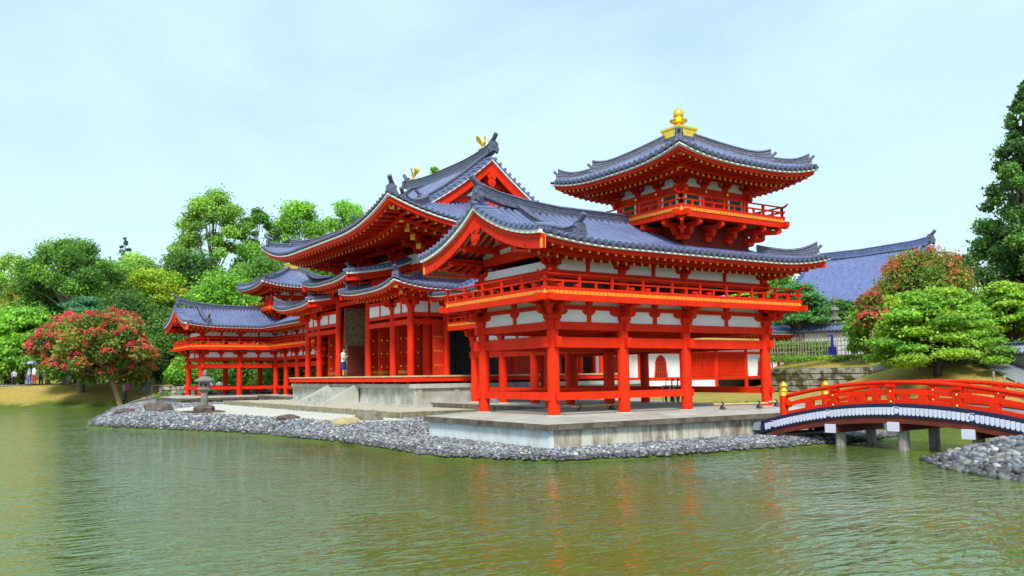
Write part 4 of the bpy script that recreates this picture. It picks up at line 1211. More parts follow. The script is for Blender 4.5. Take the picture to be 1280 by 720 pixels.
bird('gilded bird statue on the distant ridge end above the hall front eaves', M1[1]-.85, 1)

# ------------------------------------------------------------------ tail corridor behind the hall
def build_tail():
    xs = [16.2, 19.14, 23.0, 26.8, 30.2, 33.3, 36.9, 40.0]
    y0, y1 = 21.9, 25.15
    root = thing('tail_corridor', 'low red and white corridor with lattice and bell shaped windows behind the near wing', 'corridor building', (28, YC, 0))
    for x in xs:
        for y in (y0, y1):
            m = MB(); m.tube([(x, y, -.35), (x, y, 3.5)], .15, 14); part(m, 'column', root, RED)
            m = MB(); m.cyl(x, y, -.7, -.33, .24); part(m, 'base_stone', root, STONE)
    for y, e in ((y0, 0), (y1, .002)):
        m = MB()
        for z, h in ((.86+e, .18), (2.62+e, .16), (3.3+e, .2)): m.bar((xs[0]-.2, y, z), (xs[-1]+.2, y, z), .13, h)
        part(m, 'tie_beam', root, RED)
    kinds = ['open', 'bell', 'bell', 'lattice', 'lattice', 'bell', 'bell']
    for k, (a, b) in enumerate(zip(xs, xs[1:])):
        low = k in (1, 2, 3, 6)
        w = MB(); w.box(a+.1, b-.1, y0-.02, y0+.02, 2.70, 3.2); part(w, 'upper_panel', root, WHITE)
        w = MB(); w.box(a+.1, b-.1, y1-.02, y1+.02, .1, 3.2); part(w, 'rear_wall', root, WHITE)
        if low: w = MB(); w.box(a+.1, b-.1, y0-.02, y0+.02, .12, .77); part(w, 'lower_panel', root, WHITE)
        if kinds[k] == 'lattice':
            f = MB(); f.box(a+.13, b-.13, y0-.02, y0+.01, .95, 2.54); wf = part(f, 'lattice_window', root, DOORRED)
            f = MB()
            for q in range(13):
                x = a+.2+(b-a-.4)*q/12; f.box(x-.03, x+.03, y0-.07, y0-.021, .96, 2.53)
            for q in range(6):
                z = 1.05+1.38*q/5; f.box(a+.16, b-.16, y0-.05, y0-.022, z-.025, z+.025)
            part(f, 'lattice', wf, RED)
        elif kinds[k] == 'bell':
            w = MB(); w.box(a+.1, b-.1, y0-.02, y0+.02, .94, 2.55); wp = part(w, 'wall_panel', root, WHITE)
            c = (a+b)/2; prof = [(-.62, 0), (-.52, .6), (-.50, 1.0), (-.40, 1.25), (-.2, 1.42), (0, 1.50), (.2, 1.42), (.40, 1.25), (.50, 1.0), (.52, .6), (.62, 0)]
            f = MB(); f.prism(prof[::-1], (1, 0), -.06, -.021, (c, y0, .96), 0); bw = part(f, 'bell_window', root, RED)
            f = MB(); f.prism([(t*.82, z*.93) for t, z in prof[::-1]], (1, 0), -.066, -.061, (c, y0, .97), 0); part(f, 'window_recess', bw, DARKWOOD)
            f = MB()
            for q in range(-2, 3): f.box(c+q*.17-.025, c+q*.17+.025, y0-.085, y0-.068, .98, 2.38-.1*abs(q))
            for z in (1.3, 1.65, 2.0): f.box(c-.42, c+.42, y0-.08, y0-.069, z-.02, z+.02)
            part(f, 'lattice', bw, RED)
    fl = MB(); fl.box(xs[0], xs[-1], y0+.03, y1-.03, .70, .80); part(fl, 'floor', root, FLOORW)
    H = lambda d: 4.0+.14*d+.08*d*d
    e = 1.55; yc = (y0+y1)/2; D = yc-y0+e
    R = newR(); L = xs[-1]+1.1-xs[0]+1.2
    F = Face((xs[0]-1.2, y0-e), (1, 0), (0, 1), L, D, H, ('verge', 0), ('hip', D), (.05, .25), 2.5, 3, e); roof_face(R, F, sp=.30, rsp=.34)
    G = Face((xs[-1]+1.1, y1+e), (-1, 0), (0, -1), L, D, H, ('hip', D), ('verge', 0), (.25, .05), 2.5, 3, e); roof_face(R, G, sp=.30, rafters=False)
    Hh = Face((xs[-1]+1.1, y0-e), (0, 1), (-1, 0), 2*D, D, H, ('hip', D), ('hip', D), (.25, .25), 2.5, 3, e); roof_face(R, Hh, sp=.30, rsp=.34)
    roof = emit_roof(R, root)
    m = MB(); ridge(m, [(xs[0], yc, H(D)+.1), (xs[-1]-1.9, yc, H(D)+.1)], .28, .3); part(m, 'ridge', roof, TILED)
    for sg in (-1, 1):
        m = MB(); ridge(m, [(xs[-1]+1.1-t, yc+sg*(D-t), F.z(F.L-t, t)+.12) for t in np.linspace(D, .2, 8)], .22, .2, curl=.2); part(m, 'hip_ridge', roof, TILED)
build_tail()
# ------------------------------------------------------------------ terrain
LAND = [(-9.3, 23.8), (-5.3, 13.9), (-3.95, 6.1), (-4.0, -.7), (-2.4, -3.35), (-.2, -3.95), (2.5, -4.25), (5.6, -4.4), (8.3, -4.5), (10.5, -4.0), (12.2, -2.2), (15.2, -2.2), (17.0, -5.4), (20, -11), (26, -24), (40, -40),
        (140, -60), (200, 60), (200, 230), (-170, 230), (-170, 110), (-60, 84), (-30, 68.5), (-11.7, 60.6), (-6.5, 57.0), (-3.0, 56.4), (-4.5, 50), (-6.8, 38), (-8.6, 29)]
def poly_sd(P, X, Y):
    """signed distance (inside positive) to polygon, vectorised"""
    d = np.full(X.shape, 1e9); ins = np.zeros(X.shape, bool)
    n = len(P)
    for i in range(n):
        (ax, ay), (bx, by) = P[i], P[(i+1) % n]
        ex, ey = bx-ax, by-ay; t = np.clip(((X-ax)*ex+(Y-ay)*ey)/(ex*ex+ey*ey), 0, 1)
        d = np.minimum(d, np.hypot(X-ax-t*ex, Y-ay-t*ey))
        c = ((ay > Y) != (by > Y)) & (X < (bx-ax)*(Y-ay)/(by-ay+1e-12)+ax); ins ^= c
    return np.where(ins, d, -d)
def sstep(a, b, x):
    t = np.clip((x-a)/(b-a), 0, 1); return t*t*(3-2*t)
WATER_Z = -.92
def plateau(X, Y):
    z = np.full(np.shape(X), -.50)-.30*sstep(9, 5, Y)*sstep(11.5, 8, X)
    z = z+sstep(54, 59, Y)*sstep(30, 4, X)*1.38                       # left bank
    z = z+sstep(58, 150, Y)*8*sstep(78, 150, Y)+sstep(100, 220, Y)*6     # forested slope
    z = z+sstep(17, 24, X)*sstep(60, 40, Y)*.5
    # right mound with dry grass
    g = np.exp(-(((X-25.2)/4.4)**2+((Y-3.2)/4.2)**2)); z = z+g*1.5+sstep(20, 27, X)*sstep(6, -2, Y)*.65
    z = z+sstep(28, 40, X+.35*(Y-10)*-1)*sstep(45, 20, Y)*1.5
    z = z+sstep(60, 130, X)*10
    return z
def ground_z(X, Y):
    X = np.asarray(X, float); Y = np.asarray(Y, float)
    sd = poly_sd(LAND, X, Y); pl = plateau(X, Y)
    up = WATER_Z+.06+np.clip(sd, -8, 60)*np.where(Y > 54.5, .36, np.where(X > 11.5, .30, .19))
    k = .12; h = np.clip(.5+.5*(pl-up)/k, 0, 1)
    return pl*(1-h)+up*h-k*h*(1-h)
def gz(x, y): return float(ground_z(np.array([x]), np.array([y]))[0])

def ground_material():
    m = bpy.data.materials.new('dry_and_green_grass'); m.use_nodes = True; nt = m.node_tree; b = nt.nodes['Principled BSDF']
    b.inputs['Roughness'].default_value = .9; b.inputs['Specular IOR Level'].default_value = .15
    tc = nt.nodes.new('ShaderNodeTexCoord')
    n = nt.nodes.new('ShaderNodeTexNoise'); n.inputs['Scale'].default_value = .16; n.inputs['Detail'].default_value = 6; n.inputs['Roughness'].default_value = .65
    n2 = nt.nodes.new('ShaderNodeTexNoise'); n2.inputs['Scale'].default_value = 3.5; n2.inputs['Detail'].default_value = 8
    geo = nt.nodes.new('ShaderNodeNewGeometry'); sep = nt.nodes.new('ShaderNodeSeparateXYZ')
    nt.links.new(geo.outputs['Position'], sep.inputs['Vector'])
    r = nt.nodes.new('ShaderNodeValToRGB'); e = r.color_ramp.elements
    e[0].position = .30; e[0].color = (.10, .14, .025, 1); e[1].position = .62; e[1].color = (.44, .31, .085, 1)
    k = r.color_ramp.elements.new(.44); k.color = (.34, .28, .06, 1)
    r2 = nt.nodes.new('ShaderNodeValToRGB'); r2.color_ramp.elements[0].color = (.55, .55, .55, 1); r2.color_ramp.elements[1].color = (1.3, 1.3, 1.3, 1)
    mx = nt.nodes.new('ShaderNodeMix'); mx.data_type = 'RGBA'; mx.blend_type = 'MULTIPLY'; mx.inputs['Factor'].default_value = .8
    for a in (n, n2): nt.links.new(tc.outputs['Object'], a.inputs['Vector'])
    # grass stays green next to the water
    mr = nt.nodes.new('ShaderNodeMapRange'); mr.inputs['From Min'].default_value = -.9; mr.inputs['From Max'].default_value = -.2; mr.inputs['To Min'].default_value = .34; mr.inputs['To Max'].default_value = 0.
    nt.links.new(sep.outputs['Z'], mr.inputs['Value'])
    sb = nt.nodes.new('ShaderNodeMath'); sb.operation = 'SUBTRACT'; nt.links.new(n.outputs['Fac'], sb.inputs[0]); nt.links.new(mr.outputs['Result'], sb.inputs[1])
    nt.links.new(sb.outputs[0], r.inputs['Fac']); nt.links.new(n2.outputs['Fac'], r2.inputs['Fac'])
    nt.links.new(r.outputs['Color'], mx.inputs[6]); nt.links.new(r2.outputs['Color'], mx.inputs[7])
    nt.links.new(mx.outputs[2], b.inputs['Base Color'])
    bp = nt.nodes.new('ShaderNodeBump'); bp.inputs['Strength'].default_value = .7; bp.inputs['Distance'].default_value = .12
    n3 = nt.nodes.new('ShaderNodeTexNoise'); n3.inputs['Scale'].default_value = 9; n3.inputs['Detail'].default_value = 6; nt.links.new(tc.outputs['Object'], n3.inputs['Vector'])
    nt.links.new(n3.outputs['Fac'], bp.inputs['Height']); nt.links.new(bp.outputs['Normal'], b.inputs['Normal'])
    return m
GRASS = ground_material()

def grid_mesh(name, xs, ys, Z, material, kind='structure', keep=None, smooth=True):
    nx, ny = len(xs), len(ys)
    XX, YY = np.meshgrid(xs, ys, indexing='ij')
    V = np.stack([XX.ravel(), YY.ravel(), Z.ravel()], 1)
    I, J = np.meshgrid(np.arange(nx-1), np.arange(ny-1), indexing='ij')
    a = (I*ny+J).ravel(); F = np.stack([a, a+ny, a+ny+1, a+1], 1)
    if keep is not None: F = F[keep[:-1, :-1].ravel()]
    me = bpy.data.meshes.new(name)
    me.vertices.add(len(V)); me.vertices.foreach_set('co', V.ravel())
    me.loops.add(F.size); me.loops.foreach_set('vertex_index', F.ravel().astype(np.int32))
    me.polygons.add(len(F)); me.polygons.foreach_set('loop_start', (np.arange(len(F))*4).astype(np.int32))
    me.polygons.foreach_set('use_smooth', np.ones(len(F), bool))
    me.materials.append(material); me.update(calc_edges=True); me.validate()
    o = link(name, me); o['kind'] = kind
    return o
def axis(a, b, fine0, fine1, step, coarse):
    l = list(np.arange(fine0, fine1+.001, step)); x = fine0; s = step
    left = []
    while x > a: s = min(s*1.35, coarse); x -= s; left.append(x)
    right = []; x = fine1; s = step
    while x < b: s = min(s*1.35, coarse); x += s; right.append(x)
    return np.array(left[::-1]+l+right)
gx_ = axis(-1500, 1500, -14, 34, .45, 120); gy_ = axis(-600, 1800, -8, 66, .45, 120)
GX, GY = np.meshgrid(gx_, gy_, indexing='ij')
GZ = ground_z(GX, GY)+.02*np.sin(GX*1.3+GY*.7)*np.sin(GY*1.1-GX*.4)
grid_mesh('ground', gx_, gy_, GZ, GRASS)

# ------------------------------------------------------------------ water
def water_material():
    m = bpy.data.materials.new('green_pond_water'); m.use_nodes = True; nt = m.node_tree; b = nt.nodes['Principled BSDF']
    N = nt.nodes.new; Lk = nt.links.new
    b.inputs['Base Color'].default_value = (.085, .140, .022, 1); b.inputs['Roughness'].default_value = .05
    b.inputs['IOR'].default_value = 1.45; b.inputs['Specular IOR Level'].default_value = .5
    tc = N('ShaderNodeTexCoord')
    def noise(rot, scale, sx, sy, det, dist=0.):
        mp = N('ShaderNodeMapping'); mp.inputs['Rotation'].default_value = (0, 0, math.radians(rot)); mp.inputs['Scale'].default_value = (sx, sy, 1)
        Lk(tc.outputs['Object'], mp.inputs['Vector']); n = N('ShaderNodeTexNoise'); n.inputs['Scale'].default_value = scale; n.inputs['Detail'].default_value = det; n.inputs['Distortion'].default_value = dist
        Lk(mp.outputs['Vector'], n.inputs['Vector']); return n
    def math_(op, a, c):
        k = N('ShaderNodeMath'); k.operation = op
        for q, v in enumerate((a, c)):
            if isinstance(v, (int, float)): k.inputs[q].default_value = v
            else: Lk(v, k.inputs[q])
        return k.outputs[0]
    n1 = noise(36, 2.5, .75, 2.0, 2, .5); n1b = noise(20, 4.6, .8, 1.7, 3, .3); n2 = noise(0, .09, 1, 1, 3)
    sep = N('ShaderNodeSeparateXYZ'); Lk(tc.outputs['Object'], sep.inputs['Vector'])
    # the building shelters a lane of calmer water in front of it; wind ripples on both sides
    s_ = math_('ADD', math_('MULTIPLY', math_('SUBTRACT', sep.outputs['X'], 1.0), .731), math_('MULTIPLY', math_('ADD', sep.outputs['Y'], 3.0), -.682))
    s_ = math_('ABSOLUTE', math_('ADD', s_, math_('ADD', math_('MULTIPLY', math_('SUBTRACT', n2.outputs['Fac'], .5), 9.0), .6)), 0)
    r = N('ShaderNodeMapRange'); r.interpolation_type = 'SMOOTHSTEP'; r.inputs['From Min'].default_value = 1.2; r.inputs['From Max'].default_value = 6.5; r.inputs['To Min'].default_value = .5; r.inputs['To Max'].default_value = 1.0
    Lk(s_, r.inputs['Value'])
    n3 = noise(0, .35, 1, 1, 2); r3 = N('ShaderNodeMapRange'); r3.inputs['From Min'].default_value = .4; r3.inputs['From Max'].default_value = .6; r3.inputs['To Min'].default_value = .55; r3.inputs['To Max'].default_value = 1.1
    Lk(n3.outputs['Fac'], r3.inputs['Value'])
    amp = math_('MULTIPLY', r.outputs['Result'], r3.outputs['Result'])
    h = math_('MULTIPLY', math_('ADD', n1.outputs['Fac'], math_('MULTIPLY', n1b.outputs['Fac'], .33)), amp)
    bp = N('ShaderNodeBump'); bp.inputs['Strength'].default_value = 1.0; bp.inputs['Distance'].default_value = .095
    Lk(h, bp.inputs['Height']); Lk(bp.outputs['Normal'], b.inputs['Normal'])
    return m
WATER = water_material()
wm = MB(); wm._add([(-220, -160, WATER_Z), (120, -160, WATER_Z), (120, 140, WATER_Z), (-220, 140, WATER_Z)], [(0, 1, 2, 3)])
structure(wm, 'pond_water', WATER)

# ------------------------------------------------------------------ gravel terrace, sand path, grey gravel under the pebbles
GRAVEL = mat('grey_gravel', (.05, .05, .052), .9, color2=(.17, .17, .17), vscale=14, bump=.8, bscale=30, detail=8)
SAND = mat('pale_raked_sand', (.50, .49, .42), .9, color2=(.60, .59, .53), vscale=2, bump=.15, bscale=60)
TERR = mat('yellowish_gravel', (.38, .35, .25), .9, color2=(.62, .58, .47), vscale=12, bump=.8, bscale=25, detail=8)
MOSSW = mat('mossy_kerb_stone', (.15, .13, .05), .9, color2=(.33, .30, .20), vscale=4, bump=.4, detail=8)
xs_ = np.arange(-12, 14, .4); ys_ = np.arange(-6, 58, .4); IX, IY = np.meshgrid(xs_, ys_, indexing='ij')
isd = poly_sd(LAND, IX, IY)
grid_mesh('gravel_shore', xs_, ys_, ground_z(IX, IY)+.03, GRAVEL, keep=(isd > -.25) & (IY < 55.2) & (IX < 10.5))
t = MB(); t.box(.12, 16, 10.6, 2*YC-10.6, -.75, -.215); structure(t, 'gravel_terrace', TERR)
kb = MB()
ky = np.arange(10.6, 2*YC-10.6, .62)
for y in ky: kb.box(-.06+random.uniform(-.015, .015), .12, y+.008, y+.612, -.75, -.20+random.uniform(-.015, .01))
for x in np.arange(.13, 3.8, .62): kb.box(x+.008, x+.612, 10.44, 10.598, -.75, -.203)
structure(kb, 'terrace_kerb', MOSSW)
COURT = mat('court_gravel', (.30, .29, .24), .9, color2=(.50, .49, .44), vscale=9, bump=.8, bscale=25, detail=8)
xs2 = np.arange(10.0, 19, .5); ys2 = np.arange(4.5, 12, .5); JX, JY = np.meshgrid(xs2, ys2, indexing='ij')
grid_mesh('courtyard_gravel', xs2, ys2, ground_z(JX, JY)+.05, COURT)
sand = [(-2.35, 8.9), (-.05, 8.6), (-.07, 38.0), (-4.9, 30), (-5.0, 24), (-3.9, 19), (-2.9, 12.5)]
sm_ = MB(); sm_._add([(x, y, -.44) for x, y in sand], [tuple(range(len(sand)))]); structure(sm_, 'sand_path', SAND)

# ------------------------------------------------------------------ pebbles
def ico(sub):
    bm = bmesh.new(); bmesh.ops.create_icosphere(bm, subdivisions=sub, radius=1)
    V = np.array([v.co[:] for v in bm.verts]); F = np.array([[v.index for v in f.verts] for f in bm.faces]); bm.free(); return V, F
ICO1 = ico(1); ICO2 = ico(2)
PCOL = np.array([(.20, .21, .26), (.28, .29, .33), (.36, .37, .39), (.15, .155, .19), (.44, .44, .43), (.25, .26, .34), (.33, .32, .28), (.50, .49, .46), (.30, .25, .22), (.22, .25, .28), (.34, .36, .27), (.55, .55, .53), (.10, .10, .12)])
def attr_tint(me, face_cols, nper):
    a = me.attributes.new('tint', 'FLOAT_COLOR', 'FACE')
    c = np.ones((len(face_cols)*nper, 4)); c[:, :3] = np.repeat(face_cols, nper, axis=0); a.data.foreach_set('color', c.ravel())
def stones(name, pts, size, base, label=None, cat=None, flat=.6, cols=PCOL, bump=.12, rough=.18):
    V, F = base; n = len(pts)
    s = size*(.55+1.2*rng.random(n)**2.6)
    yaw = rng.random(n)*2*PI; ax = .75+.5*rng.random(n); fl = flat*(.75+.5*rng.random(n))
    tl = (rng.random((n, 2))-.5)*.9
    P = np.repeat(V[None], n, 0)*(1+rough*(rng.random((n, len(V), 1))-.5))
    P = P*np.stack([s*ax, s/ax, s*fl], 1)[:, None, :]
    # tilt then yaw
    P[:, :, 2] += P[:, :, 0]*tl[:, :1]+P[:, :, 1]*tl[:, 1:]
    c, q = np.cos(yaw)[:, None], np.sin(yaw)[:, None]
    X = P[:, :, 0]*c-P[:, :, 1]*q; Y = P[:, :, 0]*q+P[:, :, 1]*c
    P = np.stack([X, Y, P[:, :, 2]], 2)+pts[:, None, :]
    VV = P.reshape(-1, 3); FF = (F[None]+(np.arange(n)*len(V))[:, None, None]).reshape(-1, 3)
    me = bpy.data.meshes.new(name); me.vertices.add(len(VV)); me.vertices.foreach_set('co', VV.ravel())
    me.loops.add(FF.size); me.loops.foreach_set('vertex_index', FF.ravel().astype(np.int32))
    me.polygons.add(len(FF)); me.polygons.foreach_set('loop_start', (np.arange(len(FF))*3).astype(np.int32))
    me.polygons.foreach_set('use_smooth', np.ones(len(FF), bool)); me.update(calc_edges=True)
    col = cols[rng.integers(0, len(cols), n)]*(.36+.78*rng.random((n, 1))**1.4)*np.array([.96, .99, 1.04])
    col = col*np.where(pts[:, 2] < WATER_Z+.12, .5, 1.)[:, None]   # wet stones at the waterline
    attr_tint(me, col, len(F)); me.materials.append(PEBM)
    o = link(name, me); o['kind'] = 'stuff'
    if label: o['label'] = label; o['category'] = cat
    return o
def scatter(n, x0, x1, y0, y1, ok, zoff=0.):
    X = rng.uniform(x0, x1, n); Y = rng.uniform(y0, y1, n); k = ok(X, Y); X, Y = X[k], Y[k]
    return np.stack([X, Y, ground_z(X, Y)+zoff], 1)
def shore_ok(X, Y):
    sd = poly_sd(LAND, X, Y); sp = poly_sd(sand, X, Y)
    m = (sd > -.25) & (sp < .1) & ~((X > -1.62) & (Y > -1.95) & (Y < 4.7)) & ~((X > .0) & (Y > 10.5) & (Y < 2*YC-10.5)) & ~((X > 3.9) & (Y > -2) & (Y < 12)) & (X < 12)
    m &= ~((X > -1.6) & (Y > 2*YC-4.7) & (Y < 2*YC+2.0))
    return m
near = scatter(60000, -5, 11, -5.2, 11, lambda X, Y: shore_ok(X, Y), .05)
d = np.hypot(near[:, 0]+14.9, near[:, 1]+20.4)
stones('pebble_shore', near, .046, ICO1, 'grey rounded pebbles of the shore below the near stone platform', 'pebbles')
far = scatter(70000, -10, 6, 11, 56, lambda X, Y: shore_ok(X, Y), .05)
stones('pebble_shore', far, .056, ICO1, 'blue grey pebble beach running out to the lantern and the far wing', 'pebbles')
# heap of larger stones in the right foreground
HEAP = [(3.9, -9.35), (3.0, -10.3), (2.4, -11.4), (2.05, -12.9), (2.4, -14.5), (6.5, -17), (9, -13), (7.6, -10.2), (5.6, -9.0), (4.5, -8.8)]
n = 14000; X = rng.uniform(1, 9, n); Y = rng.uniform(-17, -8.5, n); sd = poly_sd(HEAP, X, Y); k = sd > -.1; X, Y, sd = X[k], Y[k], sd[k]
hz = WATER_Z-.02+np.minimum(.55, .36*np.maximum(sd, 0))
stones('stone_heap', np.stack([X, Y, hz+.03], 1), .072, ICO2, 'heap of large pale grey stones at the water by the bridge', 'stones', flat=.72, cols=PCOL*.8+.02, rough=.4)
hb = MB(); c = np.mean(HEAP, 0)
P0 = [(x, y, WATER_Z-.3) for x, y in HEAP]; P1 = [(c[0]+(x-c[0])*.5, c[1]+(y-c[1])*.5, -.72) for x, y in HEAP]
hb._add(P0+P1, [tuple(range(len(HEAP), 2*len(HEAP)))]+[(i, (i+1) % len(HEAP), (i+1) % len(HEAP)+len(HEAP), i+len(HEAP)) for i in range(len(HEAP))])
structure(hb, 'gravel_bank', GRAVEL)

# ------------------------------------------------------------------ single rocks
def rock(p, s, m, label, name='boulder', seed=1, flat=(1, 1, .6)):
    r = np.random.default_rng(seed); bm = bmesh.new(); bmesh.ops.create_icosphere(bm, subdivisions=3, radius=1)
    from mathutils import noise
    for v in bm.verts:
        k = 1+.35*noise.noise(v.co*1.3+Vector((seed*3.1, 0, 0)))+.15*noise.noise(v.co*3.3+Vector((seed, 5, 0)))
        v.co = Vector((v.co.x*flat[0]*s*k, v.co.y*flat[1]*s*k, v.co.z*flat[2]*s*k))
    me = bpy.data.meshes.new(name); bm.to_mesh(me); bm.free(); me.materials.append(m)
    for q in me.polygons: q.use_smooth = True
    o = link(name, me); o.location = p; tag(o, label, 'rock')
    return o
BOULD = mat('grey_brown_boulder', (.10, .09, .065), .9, color2=(.27, .25, .20), vscale=3, bump=.5, detail=9)
rock((-1.35, 10.3, -.42), .55, BOULD, 'grey brown boulder where the gravel terrace ends at the pebbles', seed=4, flat=(1.0, 1.1, .62))
rock((-2.65, 9.6, -.52), .46, YELST, 'ochre yellow rock among the pebbles, next to the grey brown boulder', seed=9, flat=(1.0, 1.2, .55))
rock((-2.1, 10.0, -.46), .30, YELST, 'small pinkish ochre rock wedged between yellow rock and big boulder', seed=12, flat=(1, 1, .5))
rock((-3.2, 14.4, -.42), .36, BROWNST, 'low pinkish stone half buried at the edge of the sand path', seed=15, flat=(1.3, 1.4, .35))
rock((-5.6, 28.6, -.42), 1.0, BROWNST, 'long flat brown stone lying on the pebbles beside the lantern', seed=21, flat=(.7, 1.5, .42))
rock((-7.0, 30.0, -.55), .6, BROWNST, 'small brown stone beyond the long flat stone, towards the water tip', seed=24, flat=(1, 1.2, .4))

# ------------------------------------------------------------------ stone lantern
def lantern(x, y, z0, s, label, small=False):
    root = thing('stone_lantern', label, 'stone lantern', (x, y, z0))
    m = MB(); m.box(x-.95*s, x+.95*s, y-.95*s, y+.95*s, z0-.06, z0+.14*s); part(m, 'base_slab', root, BROWNST)
    m = MB(); n = 6
    m.lathe(x, y, [(.60*s, z0+.145*s), (.62*s, z0+.30*s), (.52*s, z0+.42*s), (.30*s, z0+.46*s)], 6, 0, False); part(m, 'pedestal', root, BROWNST)
    m = MB(); m.lathe(x, y, [(.22*s, z0+.465*s), (.20*s, z0+.8*s), (.22*s, z0+.84*s), (.22*s, z0+.90*s), (.19*s, z0+.94*s), (.20*s, z0+1.26*s)], 14); part(m, 'shaft', root, LANTST)
    m = MB(); m.lathe(x, y, [(.22*s, z0+1.262*s), (.40*s, z0+1.34*s), (.43*s, z0+1.42*s), (.36*s, z0+1.45*s)], 6, 0, False); part(m, 'platform_stone', root, LANTST)
    m = MB(); m.lathe(x, y, [(.30*s, z0+1.452*s), (.31*s, z0+1.80*s)], 6, 0, False); fb = part(m, 'fire_box', root, LANTST)
    m = MB()
    for k in range(6):
        a = 2*PI*(k+.5)/6; c, q = math.cos(a), math.sin(a); r = .27*s
        m.bar((x+c*(r-.02), y+q*(r-.02), z0+1.62*s), (x+c*(r+.012), y+q*(r+.012), z0+1.62*s), .13*s, .16*s)
    part(m, 'opening', fb, BLACK)
    m = MB(); m.lathe(x, y, [(.26*s, z0+1.802*s), (.58*s, z0+1.83*s), (.60*s, z0+1.90*s), (.40*s, z0+2.0*s), (.18*s, z0+2.12*s), (.12*s, z0+2.14*s)], 6, 0, False); rf = part(m, 'roof', root, LANTST)
    m = MB(); m.lathe(x, y, [(.10*s, z0+2.14*s), (.16*s, z0+2.2*s), (.13*s, z0+2.27*s), (.15*s, z0+2.33*s), (.10*s, z0+2.42*s), (.02*s, z0+2.50*s)], 12); part(m, 'jewel', rf, LANTST)
    return root
lantern(-4.4, 23.53, -.47, .86, 'weathered grey stone lantern on a brown slab at the pebble shore')
